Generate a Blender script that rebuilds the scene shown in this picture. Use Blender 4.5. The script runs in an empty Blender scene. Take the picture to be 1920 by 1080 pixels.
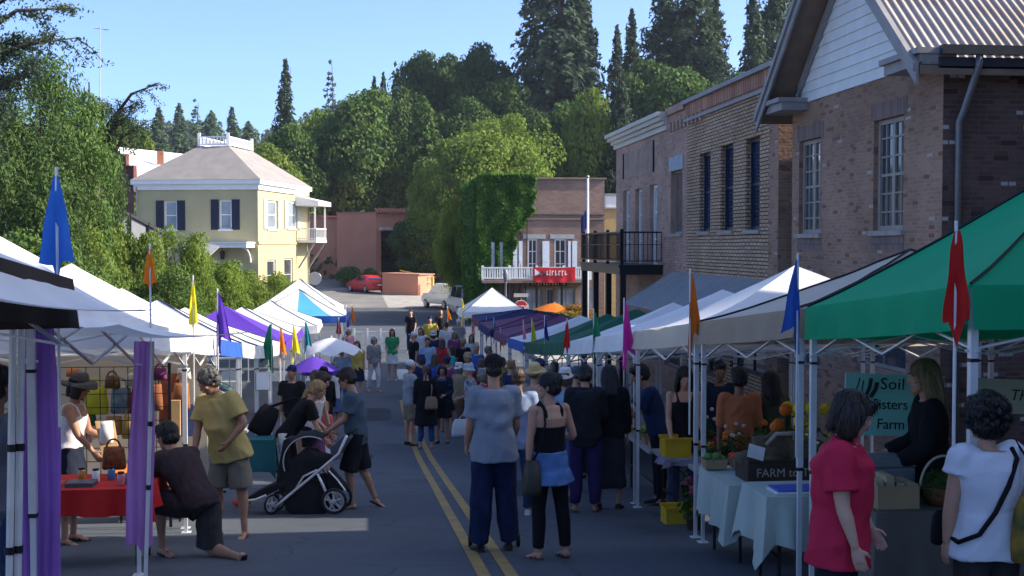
import bpy, bmesh, math, random
import numpy as np
from mathutils import Vector, Matrix, noise
R = math.radians
SC = bpy.context.scene
COL = SC.collection
rnd = random.Random(7)

# ---------------------------------------------------------------- camera
FPX = 2306.0
YAW, PIT = R(6.68), R(1.987)
EYE = Vector((0, 0, 1.76))
cd = bpy.data.cameras.new('camera')
cam = bpy.data.objects.new('camera', cd); COL.objects.link(cam)
cam.location = EYE
cam.rotation_euler = (R(90) - PIT, 0, -YAW)
cd.sensor_width = 36; cd.lens = FPX / 1920 * 36
cd.clip_start = 0.1; cd.clip_end = 3000
SC.camera = cam
# ---------------------------------------------------------------- sky, sun, exposure
SUN_AZ, SUN_EL = R(-6.0), R(34.0)          # azimuth measured from +X towards +Y
world = bpy.data.worlds.new('World'); SC.world = world; world.use_nodes = True
nt = world.node_tree; nt.nodes.clear()
sky = nt.nodes.new('ShaderNodeTexSky'); sky.sky_type = 'NISHITA'; sky.sun_disc = False
sky.sun_elevation = SUN_EL; sky.sun_rotation = R(90) - SUN_AZ
sky.altitude = 0; sky.air_density = 0.5; sky.dust_density = 2.0; sky.ozone_density = 6.0
bg = nt.nodes.new('ShaderNodeBackground'); bg.inputs['Strength'].default_value = 0.135
wo = nt.nodes.new('ShaderNodeOutputWorld')
nt.links.new(sky.outputs[0], bg.inputs[0]); nt.links.new(bg.outputs[0], wo.inputs[0])
sd = bpy.data.lights.new('sun', 'SUN'); sd.energy = 3.2; sd.angle = R(0.5); sd.color = (1.0, 0.90, 0.74)
sun = bpy.data.objects.new('sun', sd); COL.objects.link(sun)
sdir = Vector((math.cos(SUN_AZ) * math.cos(SUN_EL), math.sin(SUN_AZ) * math.cos(SUN_EL), math.sin(SUN_EL)))
sun.rotation_euler = sdir.to_track_quat('Z', 'Y').to_euler(); sun.location = (60, 0, 60)
SC.view_settings.view_transform = 'Standard'; SC.view_settings.look = 'None'
SC.view_settings.exposure = 1.65; SC.view_settings.gamma = 1.0
SC.view_settings.use_curve_mapping = False
SC.cycles.use_denoising = True
SC.cycles.max_bounces = 6; SC.cycles.diffuse_bounces = 3; SC.cycles.transparent_max_bounces = 6

# ---------------------------------------------------------------- pixel helpers (photo 1920x1080)
RV = Vector((math.cos(YAW), -math.sin(YAW), 0))
FW = Vector((math.sin(YAW) * math.cos(PIT), math.cos(YAW) * math.cos(PIT), -math.sin(PIT)))
UP = Vector((math.sin(YAW) * math.sin(PIT), math.cos(YAW) * math.sin(PIT), math.cos(PIT)))
def pt(u, v, d):
    return EYE + RV * ((u - 960) / FPX * d) - UP * ((v - 540) / FPX * d) + FW * d
def sm(a, b, x):
    t = min(1, max(0, (x - a) / (b - a))); return t * t * (3 - 2 * t)
def prof(y):
    if y < 22: return -0.099 * y
    if y < 34:
        t = y - 22; return -2.178 - 0.099 * t + 0.099 * t * t / 24
    if y < 70: return -2.772
    if y < 105: return -2.772 + 0.65 * ((y - 70) / 35) ** 1.6
    return -2.122 + (y - 105) * 0.062
def gz(x, y):
    z = prof(min(y, 135))
    if y > 118:
        z += 9 * sm(118, 190, y) * (0.55 + 0.45 * sm(-30, 50, x))
    if x > 12 and y > 40: z += 5 * sm(12, 60, x) * sm(40, 110, y)
    if x < -9 and y > 30: z += 5.5 * sm(-9, -40, x) * sm(30, 60, y)
    return z
def gpt(u, d, dz=0.0):
    p = pt(u, 460, d); return Vector((p.x, p.y, gz(p.x, p.y) + dz))

# ---------------------------------------------------------------- materials
MATS = {}
def mat(name, col, rough=0.8, var=0.12, scale=3.0, bump=0.0, bscale=None, metal=0.0, trans=0.0, spec=0.3, stretch=None, col2=None):
    if name in MATS: return MATS[name]
    m = bpy.data.materials.new(name); m.use_nodes = True
    n = m.node_tree.nodes; L = m.node_tree.links
    b = n['Principled BSDF']; out = n['Material Output']
    b.inputs['Roughness'].default_value = rough; b.inputs['Metallic'].default_value = metal
    b.inputs['Specular IOR Level'].default_value = spec
    tc = n.new('ShaderNodeTexCoord')
    src = tc.outputs['Object']
    if stretch:
        mp = n.new('ShaderNodeMapping'); mp.inputs['Scale'].default_value = stretch
        L.new(src, mp.inputs['Vector']); src = mp.outputs[0]
    nz = n.new('ShaderNodeTexNoise'); nz.inputs['Scale'].default_value = scale; nz.inputs['Detail'].default_value = 5
    L.new(src, nz.inputs['Vector'])
    cr = n.new('ShaderNodeValToRGB')
    c2 = col2 if col2 else [min(1, c * (1 + var)) for c in col]
    c1 = col if col2 else [c * (1 - var) for c in col]
    cr.color_ramp.elements[0].position = 0.33; cr.color_ramp.elements[1].position = 0.67
    cr.color_ramp.elements[0].color = (*c1, 1); cr.color_ramp.elements[1].color = (*c2, 1)
    L.new(nz.outputs['Fac'], cr.inputs['Fac'])
    L.new(cr.outputs[0], b.inputs['Base Color'])
    if bump:
        n2 = n.new('ShaderNodeTexNoise'); n2.inputs['Scale'].default_value = bscale or scale * 6; n2.inputs['Detail'].default_value = 4
        L.new(src, n2.inputs['Vector'])
        bp = n.new('ShaderNodeBump'); bp.inputs['Strength'].default_value = bump; bp.inputs['Distance'].default_value = 0.02
        L.new(n2.outputs['Fac'], bp.inputs['Height']); L.new(bp.outputs[0], b.inputs['Normal'])
    if trans:
        tr = n.new('ShaderNodeBsdfTranslucent'); L.new(cr.outputs[0], tr.inputs['Color'])
        mx = n.new('ShaderNodeMixShader'); mx.inputs[0].default_value = trans
        L.new(b.outputs[0], mx.inputs[1]); L.new(tr.outputs[0], mx.inputs[2]); L.new(mx.outputs[0], out.inputs['Surface'])
    MATS[name] = m
    return m
def brick_mat(name, c1, c2, mortar, bw=0.23, bh=0.075, ms=0.012, pale=None, pale_amt=0.0, bump=0.6, var=0.5, noff=0.0):
    if name in MATS: return MATS[name]
    m = bpy.data.materials.new(name); m.use_nodes = True
    n = m.node_tree.nodes; L = m.node_tree.links; b = n['Principled BSDF']
    b.inputs['Roughness'].default_value = 0.88; b.inputs['Specular IOR Level'].default_value = 0.2
    uv = n.new('ShaderNodeUVMap')
    # uneven courses: warp the coordinates a little
    nw = n.new('ShaderNodeTexNoise'); nw.inputs['Scale'].default_value = 1.1; nw.inputs['Detail'].default_value = 3
    L.new(uv.outputs[0], nw.inputs['Vector'])
    vm = n.new('ShaderNodeVectorMath'); vm.operation = 'MULTIPLY_ADD'
    vm.inputs[1].default_value = (0.05, 0.035, 0); L.new(nw.outputs['Color'], vm.inputs[0]); L.new(uv.outputs[0], vm.inputs[2])
    br = n.new('ShaderNodeTexBrick'); br.offset = 0.5
    br.inputs['Scale'].default_value = 1.0; br.inputs['Brick Width'].default_value = bw; br.inputs['Row Height'].default_value = bh
    br.inputs['Mortar Size'].default_value = ms; br.inputs['Mortar Smooth'].default_value = 0.25; br.inputs['Bias'].default_value = 0.0
    br.inputs['Color1'].default_value = (*c1, 1); br.inputs['Color2'].default_value = (*c2, 1); br.inputs['Mortar'].default_value = (*mortar, 1)
    L.new(vm.outputs[0], br.inputs['Vector'])
    # large stains
    n2 = n.new('ShaderNodeTexNoise'); n2.inputs['Scale'].default_value = 0.55; n2.inputs['Detail'].default_value = 6
    L.new(uv.outputs[0], n2.inputs['Vector'])
    r2 = n.new('ShaderNodeMapRange'); r2.inputs[1].default_value = 0.3; r2.inputs[2].default_value = 0.7
    r2.inputs[3].default_value = 1 - var * 0.5; r2.inputs[4].default_value = 1 + var * 0.45
    L.new(n2.outputs['Fac'], r2.inputs[0])
    mu = n.new('ShaderNodeMix'); mu.data_type = 'RGBA'; mu.blend_type = 'MULTIPLY'; mu.inputs[0].default_value = 1
    L.new(br.outputs['Color'], mu.inputs[6]); L.new(r2.outputs[0], mu.inputs[7])
    colout = mu.outputs[2]
    if pale:
        # single pale bricks where the paint or render is left: brick-sized cells of white noise
        mp = n.new('ShaderNodeVectorMath'); mp.operation = 'DIVIDE'; mp.inputs[1].default_value = (bw, bh, 1)
        L.new(vm.outputs[0], mp.inputs[0])
        sp = n.new('ShaderNodeSeparateXYZ'); L.new(mp.outputs[0], sp.inputs[0])
        fy = n.new('ShaderNodeMath'); fy.operation = 'FLOOR'; L.new(sp.outputs['Y'], fy.inputs[0])
        md = n.new('ShaderNodeMath'); md.operation = 'MODULO'; md.inputs[1].default_value = 2; L.new(fy.outputs[0], md.inputs[0])
        sh = n.new('ShaderNodeMath'); sh.operation = 'MULTIPLY_ADD'; sh.inputs[1].default_value = -0.5; L.new(md.outputs[0], sh.inputs[0]); L.new(sp.outputs['X'], sh.inputs[2])
        fx = n.new('ShaderNodeMath'); fx.operation = 'FLOOR'; L.new(sh.outputs[0], fx.inputs[0])
        cb = n.new('ShaderNodeCombineXYZ'); L.new(fx.outputs[0], cb.inputs[0]); L.new(fy.outputs[0], cb.inputs[1])
        wn = n.new('ShaderNodeTexWhiteNoise'); wn.noise_dimensions = '2D'; L.new(cb.outputs[0], wn.inputs['Vector'])
        th = n.new('ShaderNodeMath'); th.operation = 'GREATER_THAN'; th.inputs[1].default_value = 1 - pale_amt; L.new(wn.outputs['Value'], th.inputs[0])
        inv = n.new('ShaderNodeMath'); inv.operation = 'MULTIPLY'
        om = n.new('ShaderNodeMath'); om.operation = 'SUBTRACT'; om.inputs[0].default_value = 1; L.new(br.outputs['Fac'], om.inputs[1])
        L.new(om.outputs[0], inv.inputs[0]); L.new(th.outputs[0], inv.inputs[1])
        m2 = n.new('ShaderNodeMix'); m2.data_type = 'RGBA'; L.new(inv.outputs[0], m2.inputs[0])
        L.new(colout, m2.inputs[6]); m2.inputs[7].default_value = (*pale, 1); 
        # dark bricks
        th2 = n.new('ShaderNodeMath'); th2.operation = 'LESS_THAN'; th2.inputs[1].default_value = 0.06; L.new(wn.outputs['Value'], th2.inputs[0])
        m3 = n.new('ShaderNodeMix'); m3.data_type = 'RGBA'; L.new(th2.outputs[0], m3.inputs[0])
        L.new(m2.outputs[2], m3.inputs[6]); m3.inputs[7].default_value = (c1[0] * .75, c1[1] * .75, c1[2] * .75, 1)
        colout = m3.outputs[2]
    L.new(colout, b.inputs['Base Color'])
    n3 = n.new('ShaderNodeTexNoise'); n3.inputs['Scale'].default_value = 14; n3.inputs['Detail'].default_value = 4
    L.new(uv.outputs[0], n3.inputs['Vector'])
    ad = n.new('ShaderNodeMath'); ad.operation = 'MULTIPLY_ADD'; ad.inputs[1].default_value = -1.0
    L.new(br.outputs['Fac'], ad.inputs[0]); L.new(n3.outputs['Fac'], ad.inputs[2])
    bp = n.new('ShaderNodeBump'); bp.inputs['Strength'].default_value = bump; bp.inputs['Distance'].default_value = 0.02
    L.new(ad.outputs[0], bp.inputs['Height']); L.new(bp.outputs[0], b.inputs['Normal'])
    MATS[name] = m
    return m
def glass_mat(name, col=(0.03, 0.04, 0.05), rough=0.06):
    m = mat(name, col, rough, 0.3, 0.7, spec=0.9); return m

# ---------------------------------------------------------------- mesh builder
WM = {}           # world matrix of every parent I use
def setp(o, label=None, cat=None, group=None, kind=None):
    if label: o['label'] = label
    if cat: o['category'] = cat
    if group: o['group'] = group
    if kind: o['kind'] = kind
    return o
def thing(name, label, cat, loc=(0, 0, 0), rz=0.0, group=None, scale=1.0):
    o = bpy.data.objects.new(name, None); COL.objects.link(o)
    o.empty_display_size = 0.2
    o.location = loc; o.rotation_euler = (0, 0, rz); o.scale = (scale,) * 3
    WM[o] = Matrix.Translation(Vector(loc)) @ Matrix.Rotation(rz, 4, 'Z') @ Matrix.Scale(scale, 4)
    return setp(o, label, cat, group)
class MB:
    def __init__(s): s.v = []; s.f = []; s.mi = []
    def add(s, vs, fs, mi=0):
        k = len(s.v); s.v += [tuple(v) for v in vs]; s.f += [tuple(i + k for i in f) for f in fs]; s.mi += [mi] * len(fs); return s
    def box(s, lo, hi, M=None, mi=0):
        x0, y0, z0 = lo; x1, y1, z1 = hi
        vs = [Vector(p) for p in ((x0, y0, z0), (x1, y0, z0), (x1, y1, z0), (x0, y1, z0), (x0, y0, z1), (x1, y0, z1), (x1, y1, z1), (x0, y1, z1))]
        if M: vs = [M @ v for v in vs]
        return s.add(vs, [(0, 3, 2, 1), (4, 5, 6, 7), (0, 1, 5, 4), (1, 2, 6, 5), (2, 3, 7, 6), (3, 0, 4, 7)], mi)
    def cbox(s, c, size, rz=0.0, mi=0):
        M = Matrix.Translation(Vector(c)) @ Matrix.Rotation(rz, 4, 'Z')
        a, b, d = size; return s.box((-a / 2, -b / 2, -d / 2), (a / 2, b / 2, d / 2), M, mi)
    def bar(s, a, b, w, h=None, mi=0):
        a = Vector(a); b = Vector(b); h = h or w; t = (b - a)
        L = t.length
        if L < 1e-6: return s
        M = Matrix.Translation(a) @ t.to_track_quat('Z', 'Y').to_matrix().to_4x4()
        return s.box((-w / 2, -h / 2, 0), (w / 2, h / 2, L), M, mi)
    def tube(s, pts, r, seg=8, mi=0, cap=True):
        pts = [Vector(p) for p in pts]; n = len(pts)
        rr = r if isinstance(r, (list, tuple)) else [r] * n
        k = len(s.v); up = Vector((0, 0, 1)); prev = None
        for i, p in enumerate(pts):
            t = (pts[min(i + 1, n - 1)] - pts[max(i - 1, 0)]).normalized()
            if prev is None:
                a = t.cross(up)
                if a.length < 0.05: a = t.cross(Vector((1, 0, 0)))
            else:
                a = prev - t * prev.dot(t)
            a.normalize(); prev = a; b = t.cross(a)
            for j in range(seg):
                q = 2 * math.pi * j / seg
                s.v.append(tuple(p + (a * math.cos(q) + b * math.sin(q)) * rr[i]))
        for i in range(n - 1):
            for j in range(seg):
                j2 = (j + 1) % seg
                s.f.append((k + i * seg + j, k + i * seg + j2, k + (i + 1) * seg + j2, k + (i + 1) * seg + j)); s.mi.append(mi)
        if cap:
            s.f.append(tuple(k + j for j in reversed(range(seg)))); s.mi.append(mi)
            s.f.append(tuple(k + (n - 1) * seg + j for j in range(seg))); s.mi.append(mi)
        return s
    def lathe(s, prof_, c=(0, 0, 0), seg=16, M=None, mi=0):
        k = len(s.v); c = Vector(c)
        for r, z in prof_:
            for j in range(seg):
                q = 2 * math.pi * j / seg; p = Vector((r * math.cos(q), r * math.sin(q), z))
                s.v.append(tuple((M @ p if M else p) + c))
        n = len(prof_)
        for i in range(n - 1):
            for j in range(seg):
                j2 = (j + 1) % seg
                s.f.append((k + i * seg + j, k + i * seg + j2, k + (i + 1) * seg + j2, k + (i + 1) * seg + j)); s.mi.append(mi)
        s.f.append(tuple(k + j for j in reversed(range(seg)))); s.mi.append(mi)
        s.f.append(tuple(k + (n - 1) * seg + j for j in range(seg))); s.mi.append(mi)
        return s
    def ell(s, c, r, seg=14, rings=9, M=None, mi=0):
        pr = []
        c = Vector(c); k = len(s.v)
        for i in range(1, rings):
            a = math.pi * i / rings - math.pi / 2
            for j in range(seg):
                q = 2 * math.pi * j / seg
                p = Vector((r[0] * math.cos(a) * math.cos(q), r[1] * math.cos(a) * math.sin(q), r[2] * math.sin(a)))
                p = p + c
                s.v.append(tuple(M @ p if M else p))
        for z in (-r[2], r[2]):
            p = c + Vector((0, 0, z)); s.v.append(tuple(M @ p if M else p))
        b, t = len(s.v) - 2, len(s.v) - 1
        for i in range(rings - 2):
            for j in range(seg):
                j2 = (j + 1) % seg
                s.f.append((k + i * seg + j, k + i * seg + j2, k + (i + 1) * seg + j2, k + (i + 1) * seg + j)); s.mi.append(mi)
        for j in range(seg):
            j2 = (j + 1) % seg
            s.f.append((b, k + j2, k + j)); s.f.append((t, k + (rings - 2) * seg + j, k + (rings - 2) * seg + j2)); s.mi += [mi, mi]
        return s
    def loft(s, pts, xa=(1, 0, 0), seg=14, sub=3, mi=0):
        """closed tube with elliptical rings: pts = [(p, rx, ry)], rx along xa"""
        P = [Vector(p[0]) for p in pts]; n = len(P); rows = []
        for i in range(n - 1):
            p0, p1, p2, p3 = P[max(i - 1, 0)], P[i], P[i + 1], P[min(i + 2, n - 1)]
            for q in range(sub):
                t = q / sub
                c = 0.5 * ((2 * p1) + (p2 - p0) * t + (2 * p0 - 5 * p1 + 4 * p2 - p3) * t * t + (3 * p1 - p0 - 3 * p2 + p3) * t ** 3)
                e = t * t * (3 - 2 * t) * 0.5 + t * 0.5
                rows.append((c, pts[i][1] * (1 - e) + pts[i + 1][1] * e, pts[i][2] * (1 - e) + pts[i + 1][2] * e))
        rows.append((P[-1], pts[-1][1], pts[-1][2]))
        k = len(s.v); xa = Vector(xa); m = len(rows)
        for i, (c, rx, ry) in enumerate(rows):
            t = (rows[min(i + 1, m - 1)][0] - rows[max(i - 1, 0)][0]).normalized()
            a = xa - t * xa.dot(t)
            if a.length < 1e-3: a = t.orthogonal()
            a.normalize(); b = t.cross(a)
            for j in range(seg):
                q = 2 * math.pi * j / seg
                s.v.append(tuple(c + a * (rx * math.cos(q)) + b * (ry * math.sin(q))))
        for i in range(m - 1):
            for j in range(seg):
                j2 = (j + 1) % seg
                s.f.append((k + i * seg + j, k + i * seg + j2, k + (i + 1) * seg + j2, k + (i + 1) * seg + j)); s.mi.append(mi)
        s.f.append(tuple(k + j for j in reversed(range(seg)))); s.mi.append(mi)
        s.f.append(tuple(k + (m - 1) * seg + j for j in range(seg))); s.mi.append(mi)
        return s
    def poly_prism(s, pts, ext, mi=0):
        """pts: loop of points, ext: extrusion vector"""
        n = len(pts); P = [Vector(p) for p in pts]; Q = [p + Vector(ext) for p in P]
        fs = [tuple(reversed(range(n))), tuple(range(n, 2 * n))] + [(i, (i + 1) % n, n + (i + 1) % n, n + i) for i in range(n)]
        return s.add(P + Q, fs, mi)
    def mesh(s, name, mats, inv=None, smooth=False, uv=True):
        me = bpy.data.meshes.new(name)
        vs = s.v
        if inv is not None: vs = [tuple(inv @ Vector(v)) for v in vs]
        me.from_pydata(vs, [], s.f)
        for m in (mats if isinstance(mats, (list, tuple)) else [mats]): me.materials.append(m)
        if max(s.mi, default=0) > 0: me.polygons.foreach_set('material_index', s.mi)
        if uv: box_uv(me, s.v)
        if smooth: me.polygons.foreach_set('use_smooth', [True] * len(me.polygons))
        me.update(); return me
    def build(s, name, mats, parent=None, smooth=False, fix=True, bevel=0.0, auto=False):
        inv = WM[parent].inverted() if parent is not None else None
        me = s.mesh(name, mats, inv, smooth)
        if fix:
            bm = bmesh.new(); bm.from_mesh(me); bmesh.ops.recalc_face_normals(bm, faces=bm.faces)
            if bevel:
                es = [e for e in bm.edges if len(e.link_faces) == 2 and e.calc_face_angle(0) > 0.5]
                bmesh.ops.bevel(bm, geom=es, offset=bevel, segments=2, affect='EDGES', profile=0.6, clamp_overlap=True)
            bm.to_mesh(me); bm.free()
        if auto: me.set_sharp_from_angle(angle=R(40)); me.polygons.foreach_set('use_smooth', [True] * len(me.polygons))
        return link(name, me, parent)
def link(name, me, parent=None):
    o = bpy.data.objects.new(name, me); COL.objects.link(o)
    if parent is not None: o.parent = parent; WM[o] = WM[parent]
    else: WM[o] = Matrix.Identity(4)
    return o
def box_uv(me, world):
    uvl = me.uv_layers.new(name='UVMap')
    nl = len(me.loops); co = np.array(world, dtype=np.float32).reshape(-1, 3)
    li = np.empty(nl, np.int32); me.loops.foreach_get('vertex_index', li)
    npoly = len(me.polygons); nr = np.empty(npoly * 3, np.float32); me.polygons.foreach_get('normal', nr); nr = np.abs(nr.reshape(-1, 3))
    lt = np.empty(npoly, np.int32); me.polygons.foreach_get('loop_total', lt)
    ax = np.repeat(np.argmax(nr + np.array([0.0, 0.0, -0.25]), axis=1), lt)
    c = co[li]
    u = np.where(ax == 0, c[:, 1], c[:, 0]); v = np.where(ax == 2, c[:, 1], c[:, 2])
    uvl.data.foreach_set('uv', np.stack([u, v], 1).astype(np.float32).ravel())
def copy_tree(o, parent=None, mats=None):
    """copy a thing with its parts and sub-parts; mats = {part name stem: material}"""
    c = o.copy(); COL.objects.link(c)
    if parent is not None: c.parent = parent
    if mats and o.type == 'MESH':
        st = o.name.split('.')[0]
        if st in mats and len(c.material_slots):
            c.material_slots[0].link = 'OBJECT'; c.material_slots[0].material = mats[st]
    for ch in list(o.children): copy_tree(ch, c, mats)
    return c
def text_part(name, body, size, M, m, parent, ext=0.004, align='CENTER', shear=0.0, offset=0.0, space=1.0):
    cu = bpy.data.curves.new(name, 'FONT'); cu.body = body; cu.size = size; cu.extrude = ext; cu.align_x = align; cu.align_y = 'CENTER'
    cu.shear = shear; cu.offset = offset; cu.space_character = space; cu.resolution_u = 3
    to = bpy.data.objects.new('tmp_text', cu); COL.objects.link(to)
    dg = bpy.context.evaluated_depsgraph_get(); me = bpy.data.meshes.new_from_object(to.evaluated_get(dg))
    bpy.data.objects.remove(to); bpy.data.curves.remove(cu)
    inv = (WM[parent].inverted() if parent is not None else Matrix.Identity(4)) @ M
    me.transform(inv); me.materials.clear(); me.materials.append(m); me.name = name
    return link(name, me, parent)
def frame_m(o, u, n):
    """matrix: local x -> u, local y -> up, local z -> n, origin o"""
    u = Vector(u).normalized(); n = Vector(n).normalized(); w = n.cross(u)
    return Matrix(((u.x, w.x, n.x, o[0]), (u.y, w.y, n.y, o[1]), (u.z, w.z, n.z, o[2]), (0, 0, 0, 1)))

# common colours
M_white = mat('white_paint', (0.74, 0.73, 0.70), 0.5, 0.05, 4)
M_black = mat('black_metal', (0.012, 0.012, 0.014), 0.45, 0.2, 8)
M_steel = mat('galvanised_steel', (0.42, 0.43, 0.45), 0.35, 0.1, 12, metal=0.6)
M_pole = mat('powder_coated_pole', (0.62, 0.64, 0.66), 0.4, 0.06, 8, metal=0.2)
M_glass = glass_mat('window_glass')
M_dark = mat('dark_interior', (0.012, 0.011, 0.011), 0.9, 0.2, 2)
# ================================================================ ground, road, pavements
def sheet(name, x0, x1, y0, y1, dz, m, nx, ny, kind='structure', xf=None):
    mb = MB(); vs = []; fs = []
    for j in range(ny + 1):
        for i in range(nx + 1):
            y = y0 + (y1 - y0) * j / ny
            x = x0 + (x1 - x0) * i / nx
            if xf: x = xf(x, y)
            vs.append((x, y, gz(x, y) + dz))
    for j in range(ny):
        for i in range(nx):
            a = j * (nx + 1) + i; fs.append((a, a + 1, a + nx + 2, a + nx + 1))
    mb.add(vs, fs)
    o = link(name, mb.mesh(name, m, None, True)); setp(o, kind=kind); return o
M_ground = mat('dry_earth_and_grass', (0.07, 0.075, 0.03), 0.95, 0.4, 0.4, 0.6, 8, col2=(0.13, 0.10, 0.06))
sheet('ground', -260, 300, -40, 420, -0.03, M_ground, 112, 115)
# asphalt: fine grain, large wear patches
def asphalt():
    m = mat('asphalt', (0.058, 0.068, 0.084), 0.86, 0.3, 0.35, 0.35, 90, col2=(0.082, 0.092, 0.106))
    return m
M_asph = asphalt()
def road_wear(m):
    n = m.node_tree.nodes; L = m.node_tree.links; b = n['Principled BSDF']; src = b.inputs['Base Color'].links[0].from_socket
    tc = n.new('ShaderNodeTexCoord'); cur = src
    def mix(fac, col, cur):
        x = n.new('ShaderNodeMix'); x.data_type = 'RGBA'; L.new(fac, x.inputs[0]); L.new(cur, x.inputs[6]); x.inputs[7].default_value = (*col, 1); return x.outputs[2]
    def rng(sock, a, c, lo, hi):
        r = n.new('ShaderNodeMapRange'); r.inputs[1].default_value = a; r.inputs[2].default_value = c; r.inputs[3].default_value = lo; r.inputs[4].default_value = hi; L.new(sock, r.inputs[0]); return r.outputs[0]
    wz = n.new('ShaderNodeTexNoise'); wz.inputs['Scale'].default_value = 1.6; wz.inputs['Detail'].default_value = 4; L.new(tc.outputs['Object'], wz.inputs['Vector'])
    ad = n.new('ShaderNodeVectorMath'); ad.operation = 'MULTIPLY_ADD'; ad.inputs[1].default_value = (.5, .5, 0); L.new(wz.outputs['Color'], ad.inputs[0]); L.new(tc.outputs['Object'], ad.inputs[2])
    vo = n.new('ShaderNodeTexVoronoi'); vo.feature = 'DISTANCE_TO_EDGE'; vo.inputs['Scale'].default_value = .42; L.new(ad.outputs[0], vo.inputs['Vector'])
    cur = mix(rng(vo.outputs['Distance'], .003, .010, .4, 0), (.018, .018, .02), cur)          # cracks sealed with tar
    st = n.new('ShaderNodeTexNoise'); st.inputs['Scale'].default_value = .8; st.inputs['Detail'].default_value = 6; L.new(tc.outputs['Object'], st.inputs['Vector'])
    cur = mix(rng(st.outputs['Fac'], .58, .72, 0, .55), (.030, .031, .034), cur)                 # oil and damp stains
    fl = n.new('ShaderNodeTexNoise'); fl.inputs['Scale'].default_value = 55; fl.inputs['Detail'].default_value = 2; L.new(tc.outputs['Object'], fl.inputs['Vector'])
    cur = mix(rng(fl.outputs['Fac'], .64, .72, 0, .5), (.16, .15, .14), cur)                     # pale stones in the surface
    L.new(cur, b.inputs['Base Color'])
road_wear(M_asph)
sheet('road', -6.2, 6.6, -12, 62, 0.0, M_asph, 8, 150)
sheet('cross_street', -60, 8.8, 62, 138, 0.0, M_asph, 24, 60)
sheet('sunlit_far_road', -9.5, 5.8, 86, 128, 0.008, mat('pale_sunlit_asphalt', (0.13, 0.125, 0.115), .9, .2, .4, .3, 60, col2=(0.20, 0.19, 0.175)), 10, 24)  # far road's paler surface, with its sunlit brightness put into the colour
M_pave = mat('concrete_pavement', (0.30, 0.28, 0.25), 0.9, 0.15, 1.2, 0.3, 30)
def pavement(x0, x1, y0, y1):
    mb = MB(); n = 60
    for i in range(n):
        a = y0 + (y1 - y0) * i / n; b = y0 + (y1 - y0) * (i + 1) / n
        za, zb = gz(x0, a), gz(x0, b)
        vs = [(x0, a, za - .1), (x1, a, za - .1), (x1, b, zb - .1), (x0, b, zb - .1), (x0, a, za + .14), (x1, a, za + .14), (x1, b, zb + .14), (x0, b, zb + .14)]
        mb.add(vs, [(4, 5, 6, 7), (0, 4, 7, 3), (1, 2, 6, 5)])
    mb.add([(x0, y0, gz(x0, y0) - .1), (x1, y0, gz(x0, y0) - .1), (x1, y0, gz(x0, y0) + .14), (x0, y0, gz(x0, y0) + .14)], [(0, 1, 2, 3)])
    o = mb.build('pavement', M_pave); setp(o, kind='structure')
pavement(6.6, 9.0, -12, 61.5)
pavement(-9.0, -6.2, -12, 61.5)
M_yel = mat('worn_yellow_road_paint', (0.36, 0.24, 0.07), 0.8, 0.25, 5, col2=(0.22, 0.16, 0.07))
M_wpaint = mat('worn_white_road_paint', (0.55, 0.54, 0.50), 0.8, 0.2, 5, col2=(0.30, 0.29, 0.27))
def strip(mb, x0, x1, y0, y1, dz=0.006, n=40, xs=0.0):
    vs = []; fs = []
    for j in range(n + 1):
        y = y0 + (y1 - y0) * j / n; s = xs * (y - y0)
        vs += [(x0 + s, y, gz(x0, y) + dz), (x1 + s, y, gz(x1, y) + dz)]
        if j: fs.append((2 * j - 2, 2 * j - 1, 2 * j + 1, 2 * j))
    mb.add(vs, fs)
mb = MB(); strip(mb, 0.90, 1.01, -6, 36, n=80); strip(mb, 1.13, 1.24, -6, 36, n=80)
setp(link('double_yellow_line', mb.mesh('double_yellow_line', M_yel)), kind='structure')
mb = MB()
for i in range(7): strip(mb, -5.2 + i * 1.55, -4.4 + i * 1.55, 41.5, 45.0, n=4)
setp(link('crosswalk_marking', mb.mesh('crosswalk_marking', M_wpaint)), kind='structure')
mb = MB(); strip(mb, -9, -1.2, 71.0, 71.6, n=4); strip(mb, -5.0, -4.8, 72.5, 76, n=4); strip(mb, -3.2, -3.0, 72.5, 76, n=4)
setp(link('stop_line_marking', mb.mesh('stop_line_marking', M_wpaint)), kind='structure')
# pale concrete apron by the planter across the junction
sheet('driveway', 1.4, 7.5, 86, 104, 0.012, M_pave, 6, 10, xf=lambda x, y: x + (y - 86) * -0.02)

# ================================================================ buildings
GAP0, GAP1 = 11.7, 13.3      # gap left between the added unseen blocks to shape a wedge of sun
def wall(mb, o, u, n, W, H, ops=(), depth=0.14, mi=0, rmi=None):
    o = Vector(o); u = Vector(u); n = Vector(n); zz = Vector((0, 0, 1))
    xs = sorted({0, W, *[q for p in ops for q in (p[0], p[2])]}); zs = sorted({0, H, *[q for p in ops for q in (p[1], p[3])]})
    for i in range(len(xs) - 1):
        for j in range(len(zs) - 1):
            cx, cz = (xs[i] + xs[i + 1]) / 2, (zs[j] + zs[j + 1]) / 2
            if any(p[0] < cx < p[2] and p[1] < cz < p[3] for p in ops): continue
            mb.add([o + u * a + zz * b for a, b in ((xs[i], zs[j]), (xs[i + 1], zs[j]), (xs[i + 1], zs[j + 1]), (xs[i], zs[j + 1]))], [(0, 1, 2, 3)], mi)
    for (x0, z0, x1, z1) in [p[:4] for p in ops]:
        c = [o + u * a + zz * b for a, b in ((x0, z0), (x1, z0), (x1, z1), (x0, z1))]; d = [p - n * depth for p in c]
        mb.add(c + d, [(i, (i + 1) % 4, 4 + (i + 1) % 4, 4 + i) for i in range(4)], mi if rmi is None else rmi)
def lbox(mb, F, x0, x1, y0, y1, z0, z1, mi=0):
    mb.box((x0, y0, z0), (x1, y1, z1), F, mi)
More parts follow.
